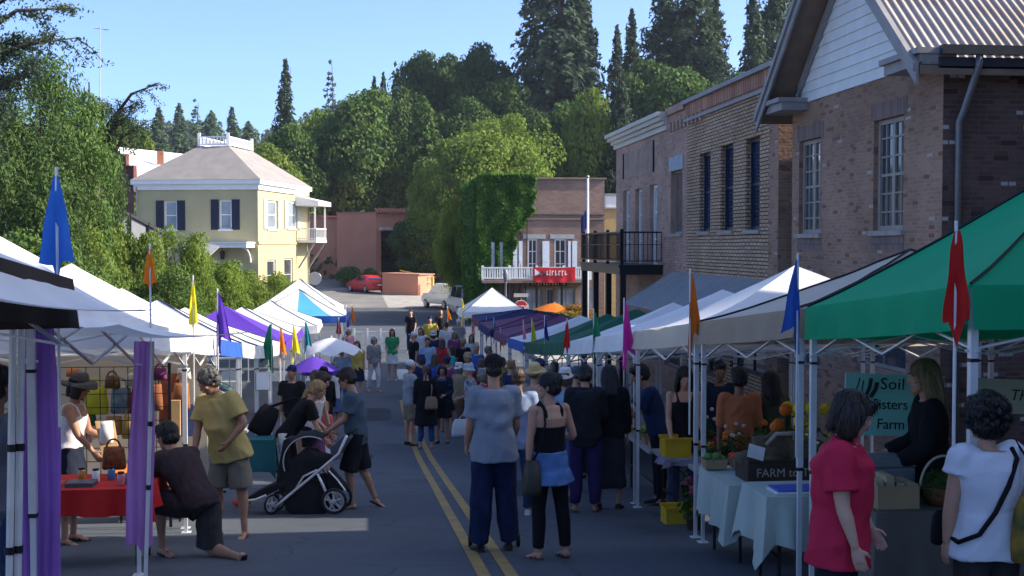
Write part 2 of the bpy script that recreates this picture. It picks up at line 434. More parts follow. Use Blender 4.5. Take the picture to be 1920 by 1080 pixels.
def window(parent, o, u, n, x0, z0, x1, z1, depth, mframe, mpane, cols=2, rows=2, fw=0.06, mw=0.022, sill=None, midw=None, midrow=None, curtain=None, bars=True):
    """a window set back in its opening: frame (child of the building) > pane, curtain; sill"""
    F = frame_m(Vector(o), u, n)                       # x along the wall, y up, z outward
    d = depth - 0.002
    f = MB()
    lbox(f, F, x0 + .002, x0 + fw, z0 + .002, z1 - .002, -d, -d + .07); lbox(f, F, x1 - fw, x1 - .002, z0 + .002, z1 - .002, -d, -d + .07)
    lbox(f, F, x0 + fw, x1 - fw, z0 + .002, z0 + fw, -d, -d + .068); lbox(f, F, x0 + fw, x1 - fw, z1 - fw, z1 - .002, -d, -d + .068)
    for i in range(1, cols):
        w = (midw if midw and i * 2 == cols else mw); x = x0 + (x1 - x0) * i / cols
        lbox(f, F, x - w / 2, x + w / 2, z0 + fw, z1 - fw, -d + .004, -d + .055)
    for j in range(1, rows):
        w = (midrow if midrow and j * 2 == rows else mw); z = z0 + (z1 - z0) * j / rows
        lbox(f, F, x0 + fw, x1 - fw, z - w / 2, z + w / 2, -d + .006, -d + .05)
    fr = f.build('window', mframe, parent, fix=False)
    p = MB(); lbox(p, F, x0 + .03, x1 - .03, z0 + .03, z1 - .03, -d + .012, -d + .022); p.build('pane', mpane, fr, fix=False)
    if sill is not None:
        s = MB(); lbox(s, F, x0 - .07, x1 + .07, z0 - .09, z0 - .004, -depth + .08, .07); s.build('sill', sill, fr, fix=False, bevel=0.0)
    if curtain is not None:
        c = MB(); lbox(c, F, x0 + .08, x0 + .08 + (x1 - x0) * .22, z0 + .05, z1 - .05, -d - .12, -d - .05); lbox(c, F, x1 - .08 - (x1 - x0) * .22, x1 - .08, z0 + .05, z1 - .05, -d - .12, -d - .05)
    return fr
def fy(u, X=9.0):
    zc = FPX * (X / math.cos(YAW)) / (u - 690); return (zc - X * math.sin(YAW)) / math.cos(YAW)
def zat(v, d): return 1.76 + (460 - v) / FPX * d
def depth_of(x, y): return x * math.sin(YAW) + y * math.cos(YAW)
B_dark = brick_mat('dark_patched_brick', (0.27, 0.148, 0.098), (0.35, 0.212, 0.145), (0.29, 0.215, 0.165), 0.20, 0.068, 0.010, pale=(0.42, 0.36, 0.32), pale_amt=0.022, var=0.55)
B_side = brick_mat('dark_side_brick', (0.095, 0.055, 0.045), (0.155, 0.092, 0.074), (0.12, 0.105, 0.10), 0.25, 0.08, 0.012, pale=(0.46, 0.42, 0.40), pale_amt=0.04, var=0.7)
B_tan = brick_mat('tan_rough_brick', (0.45, 0.29, 0.18), (0.55, 0.38, 0.24), (0.075, 0.05, 0.042), 0.28, 0.088, 0.014, pale=(0.48, 0.38, 0.31), pale_amt=0.06, var=0.45, bump=1.0)
B_mauve = brick_mat('mauve_painted_brick', (0.39, 0.24, 0.185), (0.47, 0.31, 0.24), (0.34, 0.225, 0.18), 0.24, 0.078, 0.009, pale=(0.44, 0.36, 0.33), pale_amt=0.012, var=0.5)
B_brown = brick_mat('brown_brick', (0.215, 0.135, 0.105), (0.27, 0.175, 0.14), (0.21, 0.16, 0.14), 0.24, 0.08, 0.009, var=0.5)
B_sold = brick_mat('soldier_course_brick', (0.20, 0.13, 0.11), (0.28, 0.20, 0.17), (0.14, 0.12, 0.11), 0.082, 0.9, 0.012, var=0.4)
B_terra = brick_mat('terracotta_boards', (0.34, 0.15, 0.10), (0.44, 0.25, 0.17), (0.08, 0.05, 0.04), 0.19, 0.9, 0.014, var=0.5)
M_siding = mat('white_weatherboard', (0.68, 0.68, 0.66), 0.6, 0.06, 3, 0.1, 20)
M_taupe = mat('taupe_trim_paint', (0.30, 0.265, 0.235), 0.6, 0.08, 4)
M_greytrim = mat('grey_trim_paint', (0.26, 0.25, 0.245), 0.6, 0.1, 4)
M_bsoff = mat('brown_soffit_paint', (0.215, 0.155, 0.115), 0.7, 0.12, 3)
M_gutter = mat('blue_grey_gutter', (0.05, 0.058, 0.07), 0.45, 0.1, 5, metal=0.3)
M_spout = mat('downspout_paint', (0.17, 0.18, 0.20), 0.4, 0.1, 5, metal=0.4)
M_stone = mat('sandstone_sill', (0.34, 0.30, 0.26), 0.85, 0.12, 6)
M_corr = mat('corrugated_zinc', (0.42, 0.37, 0.33), 0.45, 0.12, 1.0, metal=0.35, col2=(0.33, 0.25, 0.20))
M_wing = glass_mat('old_window_glass', (0.05, 0.055, 0.06), 0.05)

# ---- gable-fronted brick building beside the stalls
X0 = 9.0
Y0, Y1 = fy(1765), fy(1484)
Ym = (Y0 + Y1) / 2
zb = gz(9, Y0) - 1.5; ze = 4.70; zp = 7.62
gable = thing('brick_building', 'dark patched brick building with white weatherboard gable and ribbed metal roof', 'building', (12, Ym, zb))
uF, nF = Vector((0, -1, 0)), Vector((-1, 0, 0))
oF = Vector((X0, Y1, zb))
def fs_(ua, ub, va, vb, y1=None, zb_=None, X=X0):
    """photo pixels of an opening on the right facade -> (x0,z0,x1,z1) along the wall"""
    ya, yb = fy(ua, X), fy(ub, X); ym_ = (ya + yb) / 2; d = depth_of(X, ym_)
    return ((y1 if y1 is not None else Y1) - ya, zat(vb, d) - (zb if zb_ is None else zb_), (y1 if y1 is not None else Y1) - yb, zat(va, d) - (zb if zb_ is None else zb_))
opsG = [fs_(1636, 1692, 222, 432), fs_(1497, 1538, 262, 438)]
low = [fs_(1600, 1700, 540, 690), fs_(1500, 1540, 540, 690)]
mb = MB(); wall(mb, oF, uF, nF, Y1 - Y0, ze - zb, opsG + low, 0.16)
mb.build('front_wall', B_dark, gable, fix=False)
mb = MB(); wall(mb, (X0 + .002, Y0, zb), (1, 0, 0), (0, -1, 0), 14, ze - zb)
wall(mb, (X0 + 14, Y1, zb), (-1, 0, 0), (0, 1, 0), 13.99, ze - zb); wall(mb, (X0 + 14, Y0, zb), (0, 1, 0), (1, 0, 0), Y1 - Y0, ze - zb)
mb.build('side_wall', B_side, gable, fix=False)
mb = MB(); mb.box((X0 + .35, Y0 + .35, zb), (X0 + 13.6, Y1 - .35, ze - .1)); mb.build('interior', M_dark, gable)
for i, p in enumerate(opsG):
    window(gable, oF, uF, nF, *p, 0.16, M_taupe, M_wing, cols=4, rows=6, fw=.085, mw=.028, midw=.10, sill=M_stone, midrow=.05)
    F = frame_m(oF, uF, nF)
    s = MB(); lbox(s, F, p[0] - .12, p[2] + .12, p[3] + .003, p[3] + .30, -.05, .012); s.build('lintel', B_sold, gable, fix=False)
    s = MB(); lbox(s, F, p[0] - .05, p[2] + .05, p[1] - .34, p[1] - .10, -.05, .010); s.build('lintel', B_sold, gable, fix=False)
for p in low: window(gable, oF, uF, nF, *p, 0.16, M_taupe, M_wing, cols=2, rows=2)
# weatherboards: each board leans out at its lower edge
mb = MB(); bh = 0.205; z = ze
while z < zp - .1:
    h0 = (z - ze) / (zp - ze); h1 = min(1, (z + bh - ze) / (zp - ze)); W = (Y1 - Y0) / 2
    a0, a1 = W * (1 - h0), W * (1 - h1)
    mb.add([(X0 - .035, Ym + a0, z), (X0 - .035, Ym - a0, z), (X0 - .008, Ym - a1, z + bh), (X0 - .008, Ym + a1, z + bh), (X0 + .0, Ym + a0, z), (X0 + .0, Ym - a0, z)], [(0, 1, 2, 3), (4, 5, 1, 0)])
    z += bh
mb.build('gable_siding', M_siding, gable, fix=False)
# roof: two corrugated slopes with deep rake overhang
ov = 0.62; ev = 0.45
sl = (zp - ze) / ((Y1 - Y0) / 2)
def slope_sheet(sgn):
    mb = MB(); n = 720; x0, x1 = X0 - ov, X0 + 14.4
    ytop, ybot = Ym, (Y0 - ev if sgn < 0 else Y1 + ev)
    zt = zp + .24; zbm = zt - sl * abs(ybot - ytop)
    vs = []; fs = []
    for i in range(n + 1):
        x = x0 + (x1 - x0) * i / n; dz = .026 * math.sin(2 * math.pi * x / 0.15)
        vs += [(x, ytop, zt + dz), (x, ybot, zbm + dz)]
        if i: fs.append((2 * i - 2, 2 * i - 1, 2 * i + 1, 2 * i))
    mb.add(vs, fs); return mb
for s_ in (-1, 1): slope_sheet(s_).build('roof', M_corr, gable, smooth=True)
mb = MB()
for s_ in (-1, 1):
    ybot = Y0 - ev if s_ < 0 else Y1 + ev; zt = zp + .19; zbm = zt - sl * abs(ybot - Ym); x0, x1 = X0 - ov + .02, X0 + 14.3
    mb.add([(x0, Ym, zt), (x0, ybot, zbm), (x1, ybot, zbm), (x1, Ym, zt), (x0, Ym, zt - .13), (x0, ybot, zbm - .13), (x1, ybot, zbm - .13), (x1, Ym, zt - .13)],
           [(0, 1, 2, 3), (4, 7, 6, 5), (0, 4, 5, 1), (1, 5, 6, 2), (2, 6, 7, 3)])
mb.build('soffit', M_bsoff, gable, fix=False)
mb = MB()
for s_ in (-1, 1):     # two-step barge boards at the front edge
    ybot = Y0 - ev if s_ < 0 else Y1 + ev
    for k_, (hx, top, bot) in enumerate(((X0 - ov - .045, .25, -.10), (X0 - ov - .09, .25, .10))):
        zt = zp; zbm = zp - sl * abs(ybot - Ym)
        mb.add([(hx, Ym, zt + top), (hx, ybot, zbm + top), (hx, ybot, zbm + bot), (hx, Ym, zt + bot), (hx + .045, Ym, zt + top), (hx + .045, ybot, zbm + top), (hx + .045, ybot, zbm + bot), (hx + .045, Ym, zt + bot)],
               [(0, 1, 2, 3), (4, 7, 6, 5), (0, 4, 5, 1), (1, 5, 6, 2), (2, 6, 7, 3)])
    # rake board lying on the siding
    zt = zp - .04; y_b = (Y0 + .5 if s_ < 0 else Y1 - .5); hx = X0 - .08
    mb.add([(hx, Ym, zt), (hx, y_b, ze - .04 + .5 * sl), (hx, y_b, ze - .30 + .5 * sl), (hx, Ym, zt - .26), (hx + .05, Ym, zt), (hx + .05, y_b, ze - .04 + .5 * sl), (hx + .05, y_b, ze - .30 + .5 * sl), (hx + .05, Ym, zt - .26)],
           [(0, 1, 2, 3), (4, 7, 6, 5), (0, 4, 5, 1), (1, 5, 6, 2), (2, 6, 7, 3)])
mb.build('barge_board', M_greytrim, gable, fix=False)
mb = MB()
for s_ in (-1, 1):     # boxed eave returns
    mb = MB(); ya, yb = (Y0 - ev + .01, Y0 + .95) if s_ < 0 else (Y1 - .95, Y1 + ev - .01)
    mb.box((X0 - ov + .05, ya, ze - .16), (X0 - .004, yb, ze + .0)); mb.box((X0 - ov - .03, ya - .03, ze + .001), (X0 - .004, yb + .03, ze + .09))
    mb.build('eave_return', M_greytrim, gable, fix=False, bevel=0.012)
mb = MB(); mb.box((X0 - .3, Y0 - ev - .14, ze - .02), (X0 + 14.3, Y0 - ev - .004, ze + .12)); mb.box((X0 - .3, Y0 - ev, ze - .22), (X0 + 14.3, Y0 - .004, ze - .05))
mb.build('gutter', M_gutter, gable, fix=False, bevel=0.01)
mb = MB(); xs_ = X0 + .22
mb.tube([(xs_ + .10, Y0 - ev - .07, ze - .02), (xs_ + .10, Y0 - ev - .05, ze - .2), (xs_ + .03, Y0 - .18, ze - .85), (xs_, Y0 - .09, ze - 1.0), (xs_, Y0 - .09, zb)], .055, 10)
mb.build('downspout', M_spout, gable, smooth=True)

# ---- long tan brick building
T0, T1 = fy(1466), fy(1287)
zt_ = 1.76 + 4.06; zbt = gz(9, T0) - 1.5
tan = thing('brick_building', 'tan rough brick building with three narrow dark blue windows and terracotta frieze', 'building', (12, (T0 + T1) / 2, zbt))
oT = Vector((X0, T1, zbt))
tw = [fs_(a, b, c, d, T1, zbt) for a, b, c, d in ((1311, 1331, 287, 434), (1350, 1374, 272, 432), (1397, 1424, 259, 431))]
tl = [fs_(a, b, 600, 700, T1, zbt) for a, b in ((1300, 1350), (1370, 1440))]
mb = MB(); wall(mb, oT, uF, nF, T1 - T0, zt_ - zbt, tw + tl, 0.2)
mb.build('front_wall', B_tan, tan, fix=False)
mb = MB(); wall(mb, (X0, T0, zbt), (1, 0, 0), (0, -1, 0), 12, zt_ - zbt); wall(mb, (X0 + 12, T1, zbt), (-1, 0, 0), (0, 1, 0), 12, zt_ - zbt); wall(mb, (X0 + 12, T0, zbt), (0, 1, 0), (1, 0, 0), T1 - T0, zt_ - zbt)
mb.add([(X0, T0, zt_ - .15), (X0 + 12, T0, zt_ - .15), (X0 + 12, T1, zt_ - .15), (X0, T1, zt_ - .15)], [(0, 1, 2, 3)])
mb.build('side_wall', B_dark, tan, fix=False)
mb = MB(); mb.box((X0 + .5, T0 + .3, zbt), (X0 + 11.7, T1 - .3, zt_ - .3)); mb.build('interior', M_dark, tan)
F = frame_m(oT, uF, nF); M_navyf = mat('navy_window_paint', (0.012, 0.022, 0.05), 0.4, 0.1, 4); M_blueglass = glass_mat('blue_window_glass', (0.015, 0.03, 0.07), 0.08)
for p in tw:
    window(tan, oT, uF, nF, *p, 0.2, M_navyf, M_blueglass, cols=1, rows=2, fw=.075, mw=.06, sill=M_stone)
    s = MB(); lbox(s, F, p[0] - .14, p[2] + .14, p[3] + .004, p[3] + .36, -.05, .014); s.build('lintel', B_tan, tan, fix=False)
for p in tl: window(tan, oT, uF, nF, *p, 0.2, M_navyf, M_wing, cols=2, rows=2)
mb = MB(); lbox(mb, F, .02, T1 - T0 - .02, zt_ - zbt - .50, zt_ - zbt - .09, -.05, .05); mb.build('frieze', B_terra, tan, fix=False)
mb = MB(); lbox(mb, F, -.1, T1 - T0 + .1, zt_ - zbt - .088, zt_ - zbt + .02, -.4, .16); lbox(mb, F, 0, T1 - T0, zt_ - zbt - .58, zt_ - zbt - .503, -.05, .09)
mb.build('coping', M_greytrim, tan, fix=False, bevel=.012)
# rough pilaster between the two buildings
mb = MB(); lbox(mb, F, T1 - T0 - .62, T1 - T0 + .02, 0.0, zt_ - zbt - .6, -.3, .10); mb.build('pilaster', B_dark, tan, fix=False)
# sloping shop awning along the foot of the wall
M_awn = mat('grey_canvas_awning', (0.24, 0.245, 0.25), 0.8, 0.1, 2, 0.15, 30)
za_ = zat(515, depth_of(9, fy(1330)))
mb = MB(); ya, yb = fy(1490) + .3, fy(1262)
mb.poly_prism([(X0 - .02, ya, za_ + .0), (X0 - 1.4, ya, za_ - .85), (X0 - 1.5, ya, za_ - .95), (X0 - .02, ya, za_ - .95)], (0, yb - ya, 0))
mb.build('awning', M_awn, tan, bevel=.01)

# ---- mauve brick building with white cornice and iron balcony
U0, U1 = T1 + .004, fy(1155)
zu = 1.76 + 4.0; zbu = gz(9, U0) - 1.0
mauve = thing('brick_building', 'mauve painted brick building with cream cornice and black iron balcony', 'building', (12, (U0 + U1) / 2, zbu))
oU = Vector((X0, U1, zbu))
fd = [fs_(a, b, c, d, U1, zbu) for a, b, c, d in ((1168, 1180, 357, 500), (1191, 1203, 354, 500), (1218, 1232, 346, 500))]
sw = [fs_(1257, 1279, 320, 438, U1, zbu)]
lw = [fs_(1246, 1280, 560, 690, U1, zbu)]
mb = MB(); wall(mb, oU, uF, nF, U1 - U0, zu - zbu, fd + sw + lw, 0.2); mb.build('front_wall', B_mauve, mauve, fix=False)
mb = MB(); wall(mb, (X0 + 12, U1, zbu), (-1, 0, 0), (0, 1, 0), 12, zu - zbu); wall(mb, (X0 + 12, U0, zbu), (0, 1, 0), (1, 0, 0), U1 - U0, zu - zbu)
mb.add([(X0, U0, zu - .05), (X0 + 12, U0, zu - .05), (X0 + 12, U1, zu - .05), (X0, U1, zu - .05)], [(0, 1, 2, 3)])
mb.build('side_wall', B_mauve, mauve, fix=False)
mb = MB(); mb.box((X0 + .4, U0 + .3, zbu), (X0 + 11.7, U1 - .3, zu - .3)); mb.build('interior', M_dark, mauve)
F = frame_m(oU, uF, nF)
M_paleg = glass_mat('pale_window_glass', (0.35, 0.38, 0.42), 0.1)
for p in fd: window(mauve, oU, uF, nF, *p, 0.2, M_white, M_paleg, cols=1, rows=3, fw=.1, mw=.05)
for p in sw:
    window(mauve, oU, uF, nF, *p, 0.2, M_taupe, mat('boarded_window', (0.16, 0.10, 0.085), 0.8, 0.2, 3), cols=1, rows=1, sill=M_stone)
    s = MB(); lbox(s, F, p[0] - .12, p[2] + .12, p[3] + .004, p[3] + .42, -.05, .03); s.build('lintel', mat('pale_blue_lintel', (0.34, 0.38, 0.42), 0.8), mauve, fix=False)
for p in lw: window(mauve, oU, uF, nF, *p, 0.2, M_taupe, M_wing, cols=2, rows=2)
M_cream = mat('cream_cornice_paint', (0.50, 0.47, 0.41), 0.6, 0.06, 3)
mb = MB(); yc0 = U1 - fy(1252); W_ = yc0
for k_, (pr, a, b) in enumerate(((.07, -.52, -.36), (.16, -.358, -.24), (.27, -.238, -.11), (.36, -.108, .02))):
    lbox(mb, F, -.08 - pr, W_, zu - zbu + a, zu - zbu + b, -.3, pr)
mb.build('cornice', M_cream, mauve, fix=False, bevel=.02)
mb = MB(); lbox(mb, F, W_ + .01, U1 - U0 - .1, zu - zbu - .12, zu - zbu + .10, -.3, .10); mb.build('parapet', B_mauve, mauve, fix=False)
mb = MB()   # brick dentils
for i in range(9): lbox(mb, F, W_ + .3 + i * .42, W_ + .5 + i * .42, zu - zbu - .62, zu - zbu - .36, -.05, .07)
o_ = mb.build('dentil_course', B_mauve, mauve, fix=False)
px = fs_(1170, 1225, 280, 330, U1, zbu)
mb = MB(); lbox(mb, F, px[0], px[2], px[1], px[3], -.05, .012); mb.build('faded_wall_sign', mat('faded_sign_paint', (0.36, 0.27, 0.20), 0.9, 0.25, 2.5, col2=(0.27, 0.18, 0.155)), mauve, fix=False)
mb = MB(); lbox(mb, F, px[0] - .09, px[0] - .004, px[1], px[3], -.05, .05); mb.build('sign_frame', M_black, mauve, fix=False); mb = MB(); lbox(mb, F, px[2] + .004, px[2] + .09, px[1], px[3] + .1, -.05, .05); mb.build('sign_frame', M_black, mauve, fix=False)
# balcony
bz = 1.76 - .60; by0, by1 = fy(1243), U1 - .3; bx0 = 7.65
bal = MB(); bal.box((bx0, by0, bz - .30), (X0 - .004, by1, bz - .08)); bal.box((bx0 - .04, by0 - .04, bz - .078), (X0 - .004, by1 + .04, bz)); bb = bal.build('balcony', M_black, mauve, fix=False, bevel=.01)
r = MB()
def rail_run(r, a, b, z, n, h=1.0):
    a = Vector(a); b = Vector(b)
    r.bar(a + Vector((0, 0, z + h)), b + Vector((0, 0, z + h)), .05); r.bar(a + Vector((0, 0, z + .12)), b + Vector((0, 0, z + .12)), .03); r.bar(a + Vector((0, 0, z + h * .62)), b + Vector((0, 0, z + h * .62)), .02)
    for i in range(n + 1):
        p = a.lerp(b, i / n); r.bar(p + Vector((0, 0, z + .1)), p + Vector((0, 0, z + h)), .022)
rail_run(r, (bx0 + .03, by0 + .02, 0), (X0 - .05, by0 + .02, 0), bz, 9); rail_run(r, (bx0 + .03, by0 + .02, 0), (bx0 + .03, by1 - .02, 0), bz, 44); rail_run(r, (bx0 + .03, by1 - .02, 0), (X0 - .05, by1 - .02, 0), bz, 9)
r.build('railing', M_black, bb, fix=False)
for i in range(4):
    y = by0 + .1 + (by1 - by0 - .2) * i / 3
    p = MB(); p.box((bx0 + .02, y - .09, gz(8, y) - .1), (bx0 + .2, y + .09, bz - .302)); p.box((bx0 + .03, y - .05, bz + .001), (bx0 + .13, y + .05, bz + 1.1)); p.build('post', M_black, bb, fix=False)

# ---- unseen blocks added right of the camera to shade the stalls and shape the sunlight
def shade_block(name, label, x0, x1, y0, y1, zt, m):
    zb_ = min(gz(x0, y0), gz(x0, y1)) - 1
    t = thing(name, label, 'building', ((x0 + x1) / 2, (y0 + y1) / 2, zb_))
    ops = [(1.2 + i * 2.4, 5.2, 2.2 + i * 2.4, 7.2) for i in range(int((y1 - y0 - 1.5) // 2.4))]
    o = Vector((x0, y1, zb_)); b = MB(); wall(b, o, uF, nF, y1 - y0, zt - zb_, ops, .15)
    wall(b, (x0, y0, zb_), (1, 0, 0), (0, -1, 0), x1 - x0, zt - zb_); wall(b, (x1, y1, zb_), (-1, 0, 0), (0, 1, 0), x1 - x0, zt - zb_); wall(b, (x1, y0, zb_), (0, 1, 0), (1, 0, 0), y1 - y0, zt - zb_)
    b.build('wall', m, t, fix=False)
    b = MB(); b.box((x0 - .15, y0 - .05, zt + .002), (x1, y1 + .05, zt + .25)); b.build('roof', M_greytrim, t)
    for p in ops: window(t, o, uF, nF, *p, .15, M_taupe, M_wing, cols=2, rows=2, sill=M_stone)
shade_block('brick_building', 'tall unseen brick block added beyond the right edge to shade the nearest stalls', 10.6, 22, -16, 10.6, 10.4, B_dark)
shade_block('brick_building', 'lower unseen brick block added to let sun over it onto the left stalls', 10.6, 22, 10.604, GAP0, 8.2, B_dark)
shade_block('brick_building', 'narrow unseen brick block added to bound the wedge of sun on the street', 10.9, 22, GAP1, 17.35, 7.6, B_dark)

# ---- ivy-covered two-storey building with balcony, at the far corner
D_I = 70.0; kI = FPX / D_I
def ix(u): return pt(u, 460, D_I).x
def iz(v): return zat(v, D_I)
yI = pt(1010, 460, D_I).y; xi0, xi1 = ix(897), ix(1136); zbi = gz(8.6, 68) - .6; zti = iz(336)
ivyb = thing('brick_building', 'brown brick building half covered in ivy with white balcony and red banner', 'building', ((xi0 + xi1) / 2, yI, zbi))
oI = Vector((xi0, yI, zbi)); uI, nI = Vector((1, 0, 0)), Vector((0, -1, 0))
def ib(u0, u1, v0, v1): return (ix(u0) - xi0, iz(v1) - zbi, ix(u1) - xi0, iz(v0) - zbi)
up_ = [ib(989, 1008, 448, 518), ib(1040, 1063, 448, 518)]
lo_ = [ib(981, 1017, 541, 588), ib(1046, 1080, 541, 588), ib(1088, 1125, 541, 588), ib(1024, 1040, 541, 615)]
mb = MB(); wall(mb, oI, uI, nI, xi1 - xi0, zti - zbi, up_ + lo_, .15)
wall(mb, (xi1, yI, zbi), (0, 1, 0), (1, 0, 0), 12, zti - zbi); wall(mb, (xi0, yI + 12, zbi), (0, -1, 0), (-1, 0, 0), 12, zti - zbi); wall(mb, (xi1, yI + 12, zbi), (-1, 0, 0), (0, 1, 0), xi1 - xi0, zti - zbi)
mb.add([(xi0, yI, zti - .3), (xi1, yI, zti - .3), (xi1, yI + 12, zti - .3), (xi0, yI + 12, zti - .3)], [(0, 1, 2, 3)])
mb.build('wall', B_brown, ivyb, fix=False)
mb = MB(); mb.box((xi0 + .4, yI + .4, zbi), (xi1 - .4, yI + 11, zti - .5)); mb.build('interior', M_dark, ivyb)
F = frame_m(oI, uI, nI)
mb = MB(); lbox(mb, F, -.05, xi1 - xi0 + .1, zti - zbi, zti - zbi + .10, -.4, .1); lbox(mb, F, 0, xi1 - xi0 + .06, iz(402) - zbi, iz(397) - zbi, -.05, .1); lbox(mb, F, 0, xi1 - xi0 + .06, iz(412) - zbi, iz(409) - zbi, -.05, .07)
mb.build('string_course', M_bsoff, ivyb, fix=False)
M_shut = mat('white_shutter_paint', (0.66, 0.70, 0.74), 0.5, 0.05, 4)
for p in up_:
    fr = window(ivyb, oI, uI, nI, *p, .15, M_white, M_wing, cols=2, rows=3, fw=.09, mw=.045)
    s = MB(); lbox(s, F, p[0] - .25, p[2] + .45, p[3] + .01, p[3] + .26, -.05, .04); s.build('lintel', mat('grey_stone_lintel', (0.36, 0.36, 0.36), 0.8), ivyb, fix=False)
for u0, u1 in ((961, 969), (972, 979), (1017, 1030), (1066, 1071), (1074, 1083), (919, 927), (935, 943)):
    a = ib(u0, u1, 452, 520); s = MB(); lbox(s, F, a[0], a[2], a[1], a[3], .03, .075)
    lbox(s, F, a[0] + .03, a[2] - .03, a[1] + .9, a[1] + .94, .076, .085); s.build('shutter', M_shut, ivyb, fix=False)
for p in lo_: window(ivyb, oI, uI, nI, *p, .15, M_greytrim, M_paleg if p is not lo_[3] else M_wing, cols=2, rows=2, fw=.08)
zf = iz(524)
mb = MB(); xb0, xb1 = ix(900), ix(1102); mb.box((xb0, yI - 1.25, zf - .16), (xb1, yI - .004, zf)); ba = mb.build('balcony', M_bsoff, ivyb, fix=False)
mb = MB(); rail = lambda a, b, n: None
for z0_, z1_ in ((zf + .08, zf + .14), (zf + .66, zf + .73)): mb.box((xb0, yI - 1.24, z0_), (xb1, yI - 1.17, z1_))
nn = 44
for i in range(nn + 1):
    x = xb0 + (xb1 - xb0) * i / nn; w = .04 if i % 11 else .07
    mb.box((x - w, yI - 1.225, zf + (.141 if i % 11 else .003)), (x + w, yI - 1.185, zf + (.659 if i % 11 else .82)))
mb.build('railing', M_white, ba, fix=False)
mb = MB()
for i in range(5):
    x = xb0 + .2 + (xb1 - xb0 - .4) * i / 4
    mb.box((x - .06, yI - 1.2, gz(x, yI - 1.2) - .2), (x + .06, yI - 1.08, zf - .162)); 
o_ = mb; 
for i in range(5):
    x = xb0 + .2 + (xb1 - xb0 - .4) * i / 4; p = MB(); p.box((x - .06, yI - 1.2, gz(x, yI - 1.2) - .2), (x + .06, yI - 1.08, zf - .162)); p.build('post', M_black, ba, fix=False)
# small gold lettering board under the balcony
mb = MB(); a = ib(992, 1064, 528, 537); lbox(mb, F, a[0], a[2], a[1], a[3], .02, .05); fb = mb.build('fascia_board', mat('dark_brown_board', (0.035, 0.02, 0.015), 0.6), ivyb, fix=False)
mb = MB()
for i in range(12): x = a[0] + .15 + i * .165; lbox(mb, F, x, x + (.09 if i % 3 else .05), a[1] + .06, a[3] - .06, .051, .06)
mb.build('lettering', mat('gold_letter_paint', (0.5, 0.33, 0.12), 0.5), fb, fix=False)
# red banner tied to the railing
M_redb = mat('red_banner_vinyl', (0.52, 0.02, 0.025), 0.6, 0.12, 2)
bw = MB(); n = 24; x0_, x1_ = ix(994), ix(1073); vs = []; fs = []
for j in range(7):
    for i in range(n + 1):
        x = x0_ + (x1_ - x0_) * i / n; z = zf + .74 - .84 * j / 6 - .05 * math.sin(math.pi * i / n)
        vs.append((x, yI - 1.285 - .02 * math.sin(i * .9) * j / 6, z))
for j in range(6):
    for i in range(n): a_ = j * (n + 1) + i; fs.append((a_, a_ + 1, a_ + n + 2, a_ + n + 1))
bw.add(vs, fs); ban = bw.build('banner', M_redb, None, smooth=True)
setp(ban, 'red vinyl banner with white lettering tied to the white balcony railing', 'banner')
mb = MB(); yb_ = yI - 1.33; zc_ = zf + .33
mb.add([(x0_ + .08, yb_, zc_ + .30), (x0_ + .45, yb_, zc_ + .02), (x0_ + .08, yb_, zc_ - .08)], [(0, 1, 2)])
xx = x0_ + .75
for i, w in enumerate((.10, .05, .12, .12, .12, .10, .12)):
    h = .16 if i % 2 else .13
    mb.box((xx, yb_, zc_ - h + .06), (xx + .045, yb_ + .02, zc_ + h + .06)); mb.box((xx + .046, yb_, zc_ - .02 + (.1 if i % 3 else -.08) + .06), (xx + w, yb_ + .02, zc_ + .03 + (.1 if i % 3 else -.08) + .06)); xx += w + .07
mb.build('lettering', M_white, ban, fix=False)
mb = MB(); mb.tube([(x0_ + .5 + .13 * math.cos(t * .6), yb_, zc_ + .02 + .13 * math.sin(t * .6)) for t in range(11)], .03, 6); mb.build('emblem', mat('banner_blue_ink', (0.01, 0.015, 0.06), 0.6), ban)
# yellow lean-to and white shed right of it
mb = MB(); c = pt(1152, 415, 76); sh_ = thing('shed', 'small ochre timber shed between the ivy building and the mauve brick building', 'shed', (c.x, c.y, gz(c.x, c.y)))
mb.box((c.x - .85, c.y, gz(c.x, c.y)), (c.x + 1.3, c.y + 3, zat(392, 76))); mb.build('wall', mat('ochre_boards', (0.36, 0.27, 0.12), 0.8, 0.15, 3), sh_)
mb = MB(); mb.box((c.x - .95, c.y - .1, zat(392, 76) + .002), (c.x + 1.4, c.y + 3.1, zat(389, 76))); mb.build('roof', M_greytrim, sh_)
c = pt(1150, 385, 84); sh2 = thing('shed', 'small pale house top behind the ochre shed', 'house', (c.x, c.y, gz(c.x, c.y)))
mb = MB(); mb.box((c.x - .5, c.y, gz(c.x, c.y)), (c.x + 1.2, c.y + 4, zat(366, 84))); mb.build('wall', M_white, sh2)
mb = MB(); mb.box((c.x - .6, c.y - .1, zat(366, 84) + .002), (c.x + 1.3, c.y + 4.1, zat(363, 84))); mb.build('roof', M_greytrim, sh2)

